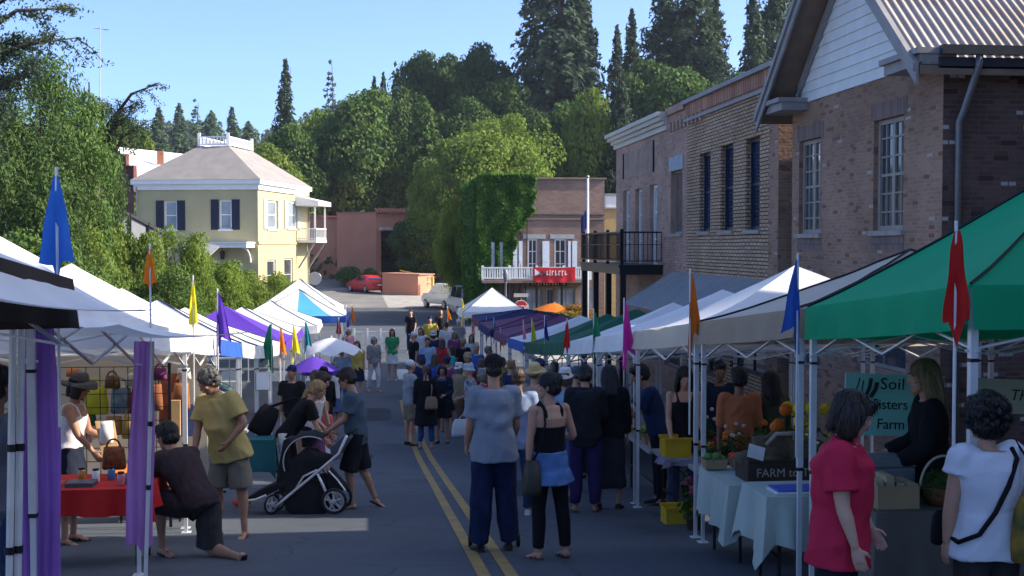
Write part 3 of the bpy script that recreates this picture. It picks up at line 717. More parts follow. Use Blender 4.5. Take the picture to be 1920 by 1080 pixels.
# ---- yellow house
phi = R(14); C0 = pt(484, 460, 75.0); zbY = gz(C0.x, C0.y) - .7
eR = Vector((math.sin(phi), math.cos(phi), 0)); nR = Vector((math.cos(phi), -math.sin(phi), 0))     # right face runs along eR
eL = Vector((-math.cos(phi), math.sin(phi), 0)); nL = Vector((-math.sin(phi), -math.cos(phi), 0))   # left face runs along eL
WL, WR = 7.8, 10.4
zcor = 5.28; zroof = 5.76
yh = thing('yellow_house', 'pale yellow two storey house with hipped grey roof and navy shutters', 'house', (C0.x - 3, C0.y + 5, zbY))
M_ystuc = mat('yellow_stucco', (0.44, 0.38, 0.215), 0.9, 0.06, 0.8, 0.15, 25)
def solve_u(org, e, u):
    """distance along e from org whose projection falls in column u"""
    lo, hi = -1.0, 14.0
    def pu(t):
        p = org + e * t; zc = depth_of(p.x, p.y); xc = p.x * math.cos(YAW) - p.y * math.sin(YAW); return 960 + FPX * xc / zc
    s = 1 if pu(14) > pu(0) else -1
    for _ in range(40):
        m = (lo + hi) / 2
        if (pu(m) - u) * s < 0: lo = m
        else: hi = m
    return lo
def yop(face, u0, u1, v0, v1):
    org = Vector((C0.x, C0.y, 0)); e = eR if face == 'R' else eL
    a, b = solve_u(org, e, u0), solve_u(org, e, u1); m = org + e * ((a + b) / 2); d = depth_of(m.x, m.y)
    if face == 'R': return (a, zat(v1, d) - zbY, b, zat(v0, d) - zbY)
    return (WL - a, zat(v1, d) - zbY, WL - b, zat(v0, d) - zbY)
oR = Vector((C0.x, C0.y, zbY)); oL = oR + eL * WL; uL = -eL
Rw = [yop('R', 502, 521, 376, 430), yop('R', 540, 557, 377, 429)]; Rl = [yop('R', 501, 517, 487, 545), yop('R', 533, 549, 484, 545)]
Lw = [yop('L', 309, 333, 377, 431), yop('L', 412, 435, 375, 430)]; Ll = [yop('L', 392, 412, 488, 540), yop('L', 435, 452, 488, 560)]
mb = MB(); wall(mb, oR, eR, nR, WR, zcor - zbY, Rw + Rl, .16); wall(mb, oL, uL, nL, WL, zcor - zbY, Lw + Ll, .16)
bk = oR + eR * WR; wall(mb, bk, eL, eR, WL, zcor - zbY); wall(mb, bk + eL * WL, -eR, -nR, WR, zcor - zbY)
mb.build('wall', M_ystuc, yh, fix=False)
c4 = [oR + (eR + nL * -1 * 0) * 0 + (-nR * .4 - nL * .4), oR + eR * WR + (-nR * .4 + nL * .4), oR + eR * WR + eL * WL + (nR * .4 + nL * .4), oR + eL * WL + (nR * .4 - nL * .4)]
mb = MB(); mb.poly_prism(c4, (0, 0, zcor - zbY - .2)); mb.build('interior', M_dark, yh)
M_wsh = mat('house_trim_white', (0.78, 0.77, 0.74), 0.5, 0.04, 4)
M_navy = mat('navy_shutter', (0.012, 0.016, 0.04), 0.5, 0.15, 4); M_gsh = mat('grey_green_shutter', (0.36, 0.37, 0.34), 0.6, 0.1, 4)
M_hg = glass_mat('house_glass', (0.25, 0.29, 0.33), 0.08)
for p in Lw:
    window(yh, oL, uL, nL, *p, .16, M_wsh, M_hg, cols=1, rows=2, fw=.10, mw=.07, sill=M_wsh)
    F = frame_m(oL, uL, nL)
    for a, b in ((p[0] - .52, p[0] - .02), (p[2] + .02, p[2] + .52)):
        s = MB(); lbox(s, F, a, b, p[1] - .03, p[3] + .03, .004, .05)
        for q in range(14): z = p[1] + .08 + q * (p[3] - p[1] - .16) / 14; lbox(s, F, a + .06, b - .06, z, z + .05, .0505, .062)
        s.build('shutter', M_navy, yh, fix=False)
for p in Rw:
    window(yh, oR, eR, nR, *p, .16, M_wsh, M_hg, cols=1, rows=2, fw=.14, mw=.07, sill=M_wsh)
    F = frame_m(oR, eR, nR)
    for a, b in ((p[0] - .75, p[0] - .02), (p[2] + .02, p[2] + .75)):
        s = MB(); lbox(s, F, a, b, p[1] - .03, p[3] + .03, .004, .05); s.build('shutter', M_gsh, yh, fix=False)
for p in Rl: window(yh, oR, eR, nR, *p, .16, M_wsh, M_wing, cols=1, rows=2, fw=.10, sill=M_wsh)
for p in Ll: window(yh, oL, uL, nL, *p, .16, M_wsh, M_wing, cols=1, rows=2, fw=.10)
def ring_loop(off, z): return [Vector((q.x, q.y, z)) for q in (oR + nR * off + nL * off, oR + eR * (WR + off) + nR * off, oR + eR * (WR + off) + eL * (WL + off), oR + eL * (WL + off) + nL * off)]
def ring_box(mb, off, z0, z1, inner=-.02):
    a, b, c_, d_ = ring_loop(inner, z0), ring_loop(off, z0), ring_loop(off, z1), ring_loop(inner, z1)
    for i in range(4):
        j = (i + 1) % 4
        mb.add([a[i], a[j], b[j], b[i], d_[i], d_[j], c_[j], c_[i]], [(0, 1, 2, 3), (3, 2, 6, 7), (7, 6, 5, 4)])
mb = MB(); ring_box(mb, .10, zcor - .12, zcor + .22); ring_box(mb, .24, zcor + .222, zroof, -.1); mb.build('cornice', M_wsh, yh)
mb = MB(); F = frame_m(oR, eR, nR); zbelt = zat(456, 78) - zbY; lbox(mb, F, .0, WR, zbelt - .08, zbelt + .1, -.02, .06); mb.build('belt_course', M_ystuc, yh, fix=False)
# hipped roof with a flat top and balustrade
M_roofg = mat('grey_shingle_roof', (0.235, 0.215, 0.20), 0.9, 0.10, 1.5, 0.4, 25)
lo4 = ring_loop(.26, zroof + .01); hi4 = ring_loop(-2.9, 8.05)
mb = MB(); mb.add(lo4 + hi4, [(i, (i + 1) % 4, 4 + (i + 1) % 4, 4 + i) for i in range(4)] + [(4, 5, 6, 7)]); mb.build('roof', M_roofg, yh)
mb = MB(); 
bal4 = ring_loop(-2.95, 8.06)
for i in range(4):
    a, b = bal4[i], bal4[(i + 1) % 4]
    mb.bar(a + Vector((0, 0, .60)), b + Vector((0, 0, .60)), .09); mb.bar(a + Vector((0, 0, .12)), b + Vector((0, 0, .12)), .08)
    n = max(3, int((b - a).length / .22))
    for k_ in range(1, n): p = a.lerp(b, k_ / n); mb.bar(p + Vector((0, 0, .1)), p + Vector((0, 0, .58)), .07)
    mb.bar(a, a + Vector((0, 0, .85)), .18)
mb.build('balustrade', M_wsh, yh, fix=False)
p = ring_loop(-1.2, 6.8)[3]; mb = MB(); mb.box((p.x - .2, p.y - .2, 6.4), (p.x + .2, p.y + .2, 9.0)); 
# front porch hood on the left face
F = frame_m(oL, uL, nL); pa = yop('L', 478, 362, 452, 472)
mb = MB(); lbox(mb, F, pa[0] if pa[0] < pa[2] else pa[2], max(pa[0], pa[2]), pa[1] + .25, pa[1] + .50, .004, 1.5); lbox(mb, F, min(pa[0], pa[2]) - .05, max(pa[0], pa[2]) + .05, pa[1] + .502, pa[1] + .60, .004, 1.58); hood = mb.build('porch_hood', M_wsh, yh, fix=False, bevel=.02)
for x in (min(pa[0], pa[2]) + .15, max(pa[0], pa[2]) - .25):
    s = MB(); G = F; q = [G @ Vector((x, pa[1] - .65 + .9 * math.sin(t), 1.25 * (1 - math.cos(t)) + .08)) for t in [i * math.pi / 2 / 8 for i in range(9)]]
    s.tube([p + Vector((0, 0, 0)) for p in q], .07, 6); s.build('bracket', M_wsh, hood)
mb = MB(); lx = pa[0] if False else (Ll[1][0] + Ll[1][2]) / 2 - .8; c_ = F @ Vector((lx, pa[1] - .25, .25)); mb.lathe([(.05, .32), (.16, .28), (.12, -.18), (.06, -.22)], c_, 8); mb.tube([c_ + Vector((0, 0, .3)), c_ + Vector((0, 0, .55))], .02, 5); mb.build('lantern', M_black, yh)
# side balcony on posts at the back of the right face
F = frame_m(oR, eR, nR); zfl = zat(450, 84) - zbY
mb = MB(); lbox(mb, F, WR - 2.6, WR + .0, zfl - .18, zfl, .07, 1.35); sb = mb.build('balcony', M_wsh, yh, fix=False)
mb = MB()
for a, b in (((WR - 2.55, 1.3), (WR - .05, 1.3)), ((WR - 2.55, .1), (WR - 2.55, 1.3))):
    A = F @ Vector((a[0], zfl, a[1])); B = F @ Vector((b[0], zfl, b[1]))
    mb.bar(A + Vector((0, 0, .75)), B + Vector((0, 0, .75)), .08); mb.bar(A + Vector((0, 0, .1)), B + Vector((0, 0, .1)), .06)
    for k_ in range(13): p = A.lerp(B, k_ / 12); mb.bar(p, p + Vector((0, 0, .75)), .04)
mb.build('railing', M_wsh, sb, fix=False)
for x in (WR - 2.5, WR - .1):
    s = MB(); A = F @ Vector((x, zfl, 1.25)); s.bar(A, A + Vector((0, 0, 2.3)), .12); s.build('post', M_wsh, sb, fix=False)
    s = MB(); A = F @ Vector((x, zfl - .2, 1.2)); B = F @ Vector((x, zfl - 1.9, .1)); s.bar(A, B, .10); s.build('brace', M_greytrim, sb, fix=False)
mb = MB(); lbox(mb, F, WR - 2.8, WR + .2, zfl + 2.3, zfl + 2.6, .004, 1.6); mb.poly_prism([F @ Vector((WR - 2.8, zfl + 2.602, .004)), F @ Vector((WR - 2.8, zfl + 2.602, 1.62)), F @ Vector((WR - 2.8, zfl + 2.95, .004))], eR * 3.0); mb.build('balcony_roof', M_wsh, yh)
mb = MB(); A = F @ Vector((.05, zcor - zbY, .06)); mb.tube([F @ Vector((WR - .12, zcor - zbY + .1, .12)), F @ Vector((WR - .12, .2, .08))], .05, 6); mb.build('downspout', M_taupe, yh); mb = MB(); mb.tube([frame_m(oL, uL, nL) @ Vector((.1, zcor - zbY + .1, .1)), frame_m(oL, uL, nL) @ Vector((.1, .2, .08))], .05, 6); o_ = mb.build('downspout', M_taupe, yh)

# ---- red brick building with white side wall, behind the yellow house
c = pt(252, 460, 92); B_red = brick_mat('dark_red_brick', (0.15, 0.05, 0.042), (0.20, 0.075, 0.06), (0.14, 0.08, 0.07), var=0.4)
ph = R(42); e1 = Vector((math.sin(ph), math.cos(ph), 0)); n1 = Vector((math.cos(ph), -math.sin(ph), 0)); e2 = Vector((-math.cos(ph), math.sin(ph), 0)); n2 = Vector((-math.sin(ph), -math.cos(ph), 0))
zb_ = gz(c.x, c.y) - .5; zt2 = zat(272, 92); o1 = Vector((c.x, c.y, zb_))
rb = thing('brick_building', 'dark red brick building with stepped parapet and sunlit white side wall', 'building', tuple(o1))
mb = MB()
for (a, b, v) in ((0, .9, 310), (.9, 2.2, 288), (2.2, 3.6, 268), (3.6, 5, 252)):
    wall(mb, o1 + e2 * b, -e2, n2, b - a, zat(v, 92) - zb_); mb.poly_prism([o1 + e2 * a + Vector((0, 0, zat(v, 92) - zb_)), o1 + e2 * b + Vector((0, 0, zat(v, 92) - zb_)), o1 + e2 * b - n2 * .3 + Vector((0, 0, zat(v, 92) - zb_)), o1 + e2 * a - n2 * .3 + Vector((0, 0, zat(v, 92) - zb_))], (0, 0, -2.0))
mb.build('parapet_wall', B_red, rb, fix=False)
mb = MB(); z_ = Vector((0, 0, 1)); h0, h1 = zat(305, 92) - zb_, zat(258, 92) - zb_
A = [o1 - n2 * .31 + z_ * 0, o1 + e1 * 9, o1 + e1 * 9 + z_ * (h0 + .8), o1 - n2 * .31 + z_ * (h0 - .5)]
top2 = [o1 + e2 * 5 - n2 * .31 + z_ * (h1 - .3), o1 + e2 * 5 + e1 * 9 + z_ * (h1 - .5)]
mb.add(A, [(0, 1, 2, 3)]); mb.add([A[3], A[2], top2[1], top2[0]], [(0, 1, 2, 3)]); mb.build('white_roof', mat('white_roof_coating', (0.78, 0.76, 0.72), 0.7, 0.05, 1), rb)
mb = MB(); mb.box((c.x + 1.2, c.y + 3.0, zb_ + h0 - .4), (c.x + 1.7, c.y + 3.5, zb_ + h0 + 1.1)); mb.build('chimney', mat('orange_brick', (0.42, 0.16, 0.08), 0.8, 0.2, 5), rb)

# ---- salmon-coloured building across the junction
M_salm = mat('salmon_stucco', (0.58, 0.245, 0.15), 0.9, 0.06, 0.7, 0.15, 20)
c = pt(705, 460, 114); ph = R(34); e1 = Vector((math.cos(ph), math.sin(ph), 0)); n1 = Vector((math.sin(ph), -math.cos(ph), 0)); e2 = Vector((-math.sin(ph) * 1.0, math.cos(ph), 0)); n2 = Vector((-math.cos(ph), -math.sin(ph), 0))
e1 = Vector((math.cos(ph) , math.sin(ph) * .55, 0)).normalized(); n1 = Vector((e1.y, -e1.x, 0)); e2 = Vector((-.93, .37, 0)).normalized(); n2 = Vector((-e2.y, e2.x, 0)) * -1
if n2.y > 0: n2 = -n2
zb_ = gz(c.x, c.y) - 1.2; zt3 = zat(399, 114); o1 = Vector((c.x, c.y, zb_))
sal = thing('stucco_building', 'salmon pink stucco building with tiled parapet across the junction', 'building', tuple(o1))
W2 = 7.6
mb = MB(); wall(mb, o1, e1, n1, 11, zt3 - zb_, [(.5, 0, 4.4, zat(432, 114) - zb_), (6.5, 0, 9.5, zat(440, 116) - zb_)], 2.2)
wall(mb, o1 + e2 * 3.9, -e2, n2, 3.9, zt3 - zb_ - .05); wall(mb, o1 + e2 * W2 - n2 * .9, -e2, n2, W2 - 3.9, zt3 - zb_ - .35); wall(mb, o1 + e2 * 3.9 - n2 * .9, n2, e2, .9, zt3 - zb_ - .05)
mb.add([o1 + Vector((0, 0, zt3 - zb_ - .4)), o1 + e1 * 11 + Vector((0, 0, zt3 - zb_ - .4)), o1 + e1 * 11 + Vector((0, 14, zt3 - zb_ - .4)), o1 + e2 * W2 + Vector((0, 14, zt3 - zb_ - .4)), o1 + e2 * W2 - n2 * .9 + Vector((0, 0, zt3 - zb_ - .4))], [(0, 1, 2, 3, 4)])
mb.build('wall', M_salm, sal, fix=False)
mb = MB(); F = frame_m(o1, e1, n1); lbox(mb, F, .5, 9.5, 0, 3.2, -3.0, -2.21); mb.build('recess', M_dark, sal, fix=False)
mb = MB(); lbox(mb, F, .3, 5.2, zat(432, 114) - zb_ + .02, zat(427, 114) - zb_ + .05, -.02, .9); mb.build('canopy', M_cream, sal, fix=False)
mb = MB(); F2 = frame_m(o1 + e2 * W2, -e2, n2); lbox(mb, F2, W2 - 3.95, W2 + .05, zt3 - zb_ - .05, zt3 - zb_ + .08, -.4, .06); lbox(mb, F2, 0, W2 - 3.95, zt3 - zb_ - .35, zt3 - zb_ - .22, -1.4, -.84); mb.build('coping', mat('salmon_coping', (0.42, 0.19, 0.14), 0.8), sal, fix=False)
mb = MB()
for i in range(34):
    a = F @ Vector((.15 + i * .32, zt3 - zb_ + .38, -.55)); b = F @ Vector((.15 + i * .32, zt3 - zb_ - .02, .28)); mb.tube([a, b], .13, 7)
mb.build('roof_tiles', mat('red_clay_tile', (0.40, 0.15, 0.09), 0.8, 0.25, 6), sal, smooth=True)
# ================================================================ trees and plants
NR = np.random.default_rng(11)
def leaf_mat(name, col, col2, trans=0.3, scale=0.5):
    m = mat(name, col, 0.75, 0.2, scale, trans=trans, col2=col2, spec=0.15); return m
L_con = leaf_mat('conifer_needles', (0.030, 0.055, 0.026), (0.062, 0.096, 0.044))
L_con2 = leaf_mat('blue_green_needles', (0.034, 0.058, 0.034), (0.066, 0.098, 0.054))
L_dec = leaf_mat('dark_broad_leaves', (0.042, 0.082, 0.022), (0.080, 0.130, 0.034))
L_mid = leaf_mat('mid_green_leaves', (0.065, 0.125, 0.028), (0.115, 0.18, 0.042))
L_lit = leaf_mat('light_green_leaves', (0.115, 0.185, 0.030), (0.19, 0.245, 0.045), 0.4)
L_yel = leaf_mat('yellow_green_leaves', (0.125, 0.195, 0.028), (0.20, 0.27, 0.045), 0.4)
L_far = leaf_mat('far_leaves', (0.055, 0.095, 0.045), (0.09, 0.14, 0.065), 0.2, .05)
M_bark = mat('bark', (0.075, 0.055, 0.042), 0.95, 0.3, 6, 0.8, 30)
def leaves(P, size, aspect=0.6, out=None, up=0.35, jit=0.35):
    """P (n,3) leaf centres -> (n*4,3) quads, turned at random with a bias outwards / upwards"""
    n = len(P); nrm = NR.normal(size=(n, 3)); 
    if out is not None: nrm = nrm * 0.75 + out * 0.9
    nrm[:, 2] += up; nrm /= np.linalg.norm(nrm, axis=1, keepdims=True) + 1e-9
    a = np.cross(nrm, NR.normal(size=(n, 3))); a /= np.linalg.norm(a, axis=1, keepdims=True) + 1e-9; b = np.cross(nrm, a)
    s = (np.asarray(size) * (1 - jit + 2 * jit * NR.random(n)))[:, None] / 2
    V = np.stack([P - a * s, P - b * s * aspect + nrm * s * .15, P + a * s, P + b * s * aspect + nrm * s * .15], 1)
    return V.reshape(-1, 3)
def quad_mesh(name, V, m):
    n = len(V) // 4; me = bpy.data.meshes.new(name)
    me.vertices.add(len(V)); me.vertices.foreach_set('co', np.ascontiguousarray(V, dtype=np.float32).ravel())
    me.loops.add(len(V)); me.loops.foreach_set('vertex_index', np.arange(len(V), dtype=np.int32))
    me.polygons.add(n); me.polygons.foreach_set('loop_start', np.arange(0, len(V), 4, dtype=np.int32)); me.polygons.foreach_set('loop_total', np.full(n, 4, np.int32))
    me.materials.append(m); me.update(); me.validate(); return me
def sph(n):
    d = NR.normal(size=(n, 3)); return d / np.linalg.norm(d, axis=1, keepdims=True)
def lump_crown(H, W, nl, per, leaf, z0=0.28, lump=0.26, flat=1.0, power=1.0, asp=.65):
    """broad-leaved crown: leaf shells round many lumps set through an uneven envelope"""
    C = []; Vs = []
    cz = H * (z0 + 1) / 2; rz = H * (1 - z0) / 2
    for i in range(nl):
        d = sph(1)[0]; q = 0.55 + 0.45 * NR.random() ** 0.5
        r = W / 2 * lump * (.8 + 1.1 * NR.random() ** 1.5)
        if NR.random() < .25: q *= 1.13
        c = np.array([d[0] * (W / 2 - r * .6) * q, d[1] * (W / 2 - r * .6) * q, cz + d[2] * (rz - r * .55) * q])
        if power != 1.0: 
            t = (c[2] - H * z0) / (H * (1 - z0)); f = max(.1, 1 - max(0, t)) ** power * 1.15; c[0] *= f; c[1] *= f; r *= (.55 + .45 * f)
        C.append((c, r))
        n = int(per * (.6 + .8 * NR.random())); dd = sph(n); rr = r * (0.62 + 0.45 * NR.random(n)) ; dd[:, 2] *= .82 * flat
        P = c + dd * rr[:, None]; k = NR.random(n) < np.where(dd[:, 2] < -.45, .45, 1)
        Vs.append(leaves(P[k], leaf, asp, dd[k]))
    return C, np.concatenate(Vs)
def conifer_crown(H, W, levels, nb, leaf, z0=0.10, droop=0.28, gap=0.0, power=.85):
    Vs = []
    for i in range(levels):
        t = i / (levels - 1); z = H * (z0 + (1 - z0) * t ** .93); L0 = W / 2 * (1 - t) ** power + .12 * W * .2
        k = max(3, int(nb * (1 - .55 * t)))
        for j in range(k):
            if NR.random() < gap: continue
            az = 2 * math.pi * (j / k + NR.random() * .5) + i * 1.7; L = L0 * (.62 + .62 * NR.random())
            n = max(5, int(26 * L / (W / 2) + 5)); s = NR.random(n) ** .6
            wid = (.10 * L + .02 * W) * (1 - s * .55)
            u = NR.normal(size=n) * wid * .8
            r = s * L; x = r * math.cos(az) - u * math.sin(az); y = r * math.sin(az) + u * math.cos(az)
            zz = z - droop * r * s + NR.normal(size=n) * .025 * W + .10 * L * s * s
            P = np.stack([x, y, zz], 1); o = np.stack([np.full(n, math.cos(az)), np.full(n, math.sin(az)), np.full(n, .6)], 1)
            Vs.append(leaves(P, leaf, .42, o))
    return np.concatenate(Vs)
def trunk_mb(H, r, top=1.0, limbs=(), seg=7, wob=.02):
    mb = MB(); pts = []; rr = []
    for i in range(7):
        t = i / 6 * top; pts.append((math.sin(t * 5) * wob * H * t, math.cos(t * 4.2) * wob * H * t - wob * H * t, H * t)); rr.append(max(.02, r * (1 - t * .92) * (1.35 if i == 0 else 1)))
    mb.tube(pts, rr, seg)
    for (c, rad) in limbs:
        z = max(.18 * H, c[2] * .52); base = Vector((math.sin(z / H * 5) * wob * z, 0, z)); e = Vector(c)
        m = base.lerp(e, .55) + Vector((0, 0, .06 * H)); mb.tube([base, m, e], [r * .34, r * .2, r * .06], 5)
    return mb
PROTO = {}
def proto(key):
    if key in PROTO: return PROTO[key]
    if key == 'conifer': H, W = 22, 7.5; V = conifer_crown(H, W, 38, 17, .62); T = trunk_mb(H, .34, .97)
    elif key == 'conifer_full': H, W = 22, 9; V = conifer_crown(H, W, 46, 22, .60, .06, .22, power=.62); T = trunk_mb(H, .4, .95)
    elif key == 'conifer_thin': H, W = 22, 5.2; V = conifer_crown(H, W, 28, 8, .50, .12, .35, .30); T = trunk_mb(H, .30, .99)
    elif key == 'broad':
        H, W = 14, 10; C, V = lump_crown(H, W, 64, 470, .38, .10, .29); T = trunk_mb(H, .34, .7, C[:14])
    elif key == 'broad_b':
        H, W = 13, 8; C, V = lump_crown(H, W, 52, 450, .36, .06, .31); T = trunk_mb(H, .28, .7, C[:12])
    elif key == 'poplar':
        H, W = 12, 3.0; C, V = lump_crown(H, W, 60, 130, .38, .06, .36, 1.5, .5); T = trunk_mb(H, .2, .85, C[:6])
    elif key == 'maple':
        H, W = 11, 10; C, V = lump_crown(H, W, 95, 560, .25, .10, .23); T = trunk_mb(H, .34, .7, C[:18])
    elif key == 'near_shrub':
        H, W = 5, 4.6; C, V = lump_crown(H, W, 95, 300, .14, .02, .21, asp=.5); T = trunk_mb(H, .12, .75, C[:20])
    elif key == 'near_dark':
        H, W = 9, 6; C, V = lump_crown(H, W, 135, 330, .17, .03, .185, asp=.34); T = trunk_mb(H, .24, .75, C[:22])
    elif key == 'bush':
        H, W = 1.5, 1.8; C, V = lump_crown(H, W, 40, 130, .12, .0, .30); T = trunk_mb(H, .05, .8, C[:10])
    Tm = T.mesh(key + '_trunk', M_bark, None, True); Cm = quad_mesh(key + '_crown', V, L_mid)
    PROTO[key] = (H, W, Tm, Cm); return PROTO[key]
def tree(u, vtop, d, W, key, m, label, cat='tree', name='tree', group=None, base=None, rz=None):
    H0, W0, Tm, Cm = proto(key)
    g = gpt(u, d); zt_ = zat(vtop, d); 
    if base is not None: g.z = base
    t = thing(name, label, cat, tuple(g), rnd.random() * 6.28 if rz is None else rz, group)
    H = zt_ - g.z; t.scale = (W / W0, W / W0, H / H0); WM[t] = t.matrix_basis.copy()
    a = link('trunk', Tm, t); c = link('crown', Cm, t)
    c.material_slots[0].link = 'OBJECT'; c.material_slots[0].material = m
    return t
G_h = 'trees on the hillside beyond the junction'
T_ = [
 # skyline conifers, left to right
 (537, 118, 150, 5.6, 'conifer', L_con, 'tall solitary dark conifer on the skyline left of the lacy thin conifer', 'conifer'),
 (620, 119, 152, 5.0, 'conifer_thin', L_con2, 'lacy thin conifer on the skyline behind the round bright green tree', 'conifer'),
 (703, 150, 158, 4.2, 'conifer', L_con, 'lowest of the three small conifers on the skyline left of the dark broad trees', 'conifer'),
 (720, 143, 156, 4.4, 'conifer', L_con, 'middle one of the three small conifers on the skyline', 'conifer'),
 (743, 123, 156, 5.0, 'conifer_thin', L_con2, 'thin grey conifer rightmost of the three small conifers on the skyline', 'conifer'),
 (985, -40, 150, 6.5, 'conifer_thin', L_con2, 'very tall thin conifer with open branches just left of the widest conifer', 'conifer'),
 (1043, -130, 142, 14.5, 'conifer_full', L_con2, 'widest and biggest conifer on the ridge above the round yellow green tree', 'conifer'),
 (1095, -10, 148, 9.0, 'conifer', L_con, 'dark conifer leaning on the right side of the widest conifer', 'conifer'),
 (1156, 57, 150, 6, 'conifer', L_con, 'short slim conifer with a pointed top right of the widest conifer', 'conifer'),
 (1183, 26, 156, 7, 'conifer', L_con, 'slim conifer just behind the short pointed conifer', 'conifer'),
 (1243, -30, 146, 10, 'conifer_full', L_con, 'bulky conifer above the cream cornice of the mauve building', 'conifer'),
 (1292, -70, 142, 12, 'conifer_full', L_con, 'broad dark conifer above the tan brick building', 'conifer'),
 (1335, -40, 148, 8.5, 'conifer', L_con2, 'conifer with a clear edge to the sky gap above the tan brick building', 'conifer'),
 (1410, -20, 132, 7.0, 'conifer', L_con, 'conifer left of the gable beyond the tan roof', 'conifer'),
 (1446, -60, 138, 9.0, 'conifer_full', L_con, 'conifer half hidden behind the gable barge board', 'conifer'),
 (1480, -12, 142, 6.0, 'conifer', L_con2, 'conifer almost hidden behind the gable roof edge', 'conifer'),
 # dark broad-leaved mass
 (795, 112, 146, 10.5, 'broad', L_dec, 'dark broad tree leftmost of the dark crowns on the ridge', 'tree'),
 (850, 104, 152, 10, 'broad_b', L_dec, 'dark broad tree in the middle of the ridge left of the widest conifer', 'tree'),
 (907, 97, 144, 10, 'broad', L_dec, 'dark broad tree with the highest round crown left of the widest conifer', 'tree'),
 (950, 150, 138, 9, 'broad_b', L_dec, 'dark broad tree at the left foot of the widest conifer', 'tree'),
 (760, 165, 138, 8, 'broad_b', L_dec, 'dark broad tree under the three small skyline conifers', 'tree'),
 (870, 190, 132, 9, 'broad', L_dec, 'dark tree in the shade above the round yellow green tree', 'tree'),
 (1000, 205, 130, 9, 'broad_b', L_dec, 'dark tree in the shade below the thin open conifer', 'tree'),
 (1075, 200, 132, 8, 'broad', L_dec, 'dark tree behind the two bright columnar trees', 'tree'),
 (1215, 120, 128, 10, 'broad', L_dec, 'dark broad tree behind the white cornice', 'tree'),
 (1290, 130, 124, 10, 'broad_b', L_mid, 'mid green broad tree low behind the tan brick roof', 'tree'),
 (1378, 140, 122, 8, 'broad_b', L_dec, 'low dark tree behind the right end of the tan roof', 'tree'),
 # lighter trees lower on the slope
 (683, 178, 126, 10.5, 'broad', L_mid, 'big round mid green tree right above the yellow house roof edge', 'tree'),
 (640, 212, 130, 7, 'broad_b', L_mid, 'mid green tree tucked on the left of the big round one', 'tree'),
 (592, 205, 133, 5.5, 'broad_b', L_lit, 'light green tree directly below the lacy thin conifer', 'tree'),
 (548, 242, 122, 7.5, 'broad', L_mid, 'fresh green tree behind the right corner of the yellow house roof', 'tree'),
 (498, 270, 118, 7, 'broad_b', L_lit, 'olive green tree behind the roof of the yellow house', 'tree'),
 (665, 255, 128, 7.5, 'broad_b', L_mid, 'green tree behind the left end of the salmon building', 'tree'),
 (722, 262, 131, 8, 'broad', L_dec, 'dark green tree directly behind the tiled salmon parapet', 'tree'),
 (796, 188, 124, 6.4, 'conifer_full', L_mid, 'bright green pointed conifer in front of the dark broad trees', 'conifer'),
 (772, 255, 130, 7, 'broad', L_dec, 'dark tree under the bright green pointed conifer', 'tree'),
 (620, 300, 129, 6, 'broad_b', L_dec, 'dark low tree beside the white balcony roof of the yellow house', 'tree'),
 (1107, 168, 118, 5.6, 'broad_b', L_lit, 'bright yellow green round tree left of the mauve building', 'tree'),
 (1056, 172, 121, 4.4, 'poplar', L_mid, 'fresh green upright tree left of the bright round tree', 'tree'),
 (1017, 202, 124, 3.1, 'poplar', L_lit, 'tallest bright columnar tree above the ivy building', 'tree'),
 (1041, 246, 124, 2.7, 'poplar', L_lit, 'shorter bright columnar tree right of the tallest columnar one', 'tree'),
 (1085, 285, 122, 5.2, 'broad_b', L_mid, 'low green tree above the brown parapet of the ivy building', 'tree'),
 (1166, 163, 116, 5.6, 'conifer_full', L_con2, 'grey green conifer beside the left end of the cream cornice', 'conifer'),
 (1140, 300, 124, 6, 'broad_b', L_dec, 'dark bushy tree between the ivy building and the mauve building', 'tree'),
 # behind the left roofs
 (300, 205, 225, 8, 'conifer', L_far, 'distant conifer left end of the hazy row behind the white roof', 'conifer'),
 (338, 198, 235, 8.5, 'conifer', L_far, 'distant conifer second in the hazy row behind the white roof', 'conifer'),
 (368, 190, 240, 8, 'conifer_thin', L_far, 'distant thin conifer in the hazy row left of the roof balustrade', 'conifer'),
 (398, 212, 228, 8.5, 'conifer_full', L_far, 'distant full conifer in the hazy row just left of the roof balustrade', 'conifer'),
 (437, 205, 236, 8, 'conifer', L_far, 'distant conifer in the hazy row right behind the roof balustrade', 'conifer'),
 (468, 232, 218, 8, 'conifer_full', L_far, 'distant conifer at the right end of the hazy row', 'conifer'),
 (237, 215, 118, 4.6, 'broad_b', L_lit, 'light green tree behind the stepped red parapet', 'tree'),
 (277, 225, 112, 2.2, 'poplar', L_yel, 'small yellow green cypress shaped tree above the white roof', 'tree'),
]
for a in T_: tree(*a[:6], a[6], a[7], 'conifer_tree' if a[7] == 'conifer' else 'broadleaf_tree', G_h)
# the big yellow-green maple before the salmon building
for (u, v, d, W, lab) in ((930, 212, 111, 12.6, 'big round yellow green tree between the salmon building and the ivy building'), (838, 300, 108, 7.0, 'lower yellow green tree left beside the big round one'), (868, 365, 80, 3.6, 'small yellow green tree growing against the ivy wall')):
    tree(u, v, d, W, 'maple', L_yel, lab, 'tree', 'broadleaf_tree')
tree(800, 395, 108, 5.6, 'broad_b', L_dec, 'dark leafy tree shading the canopy of the salmon building', 'tree', 'broadleaf_tree')
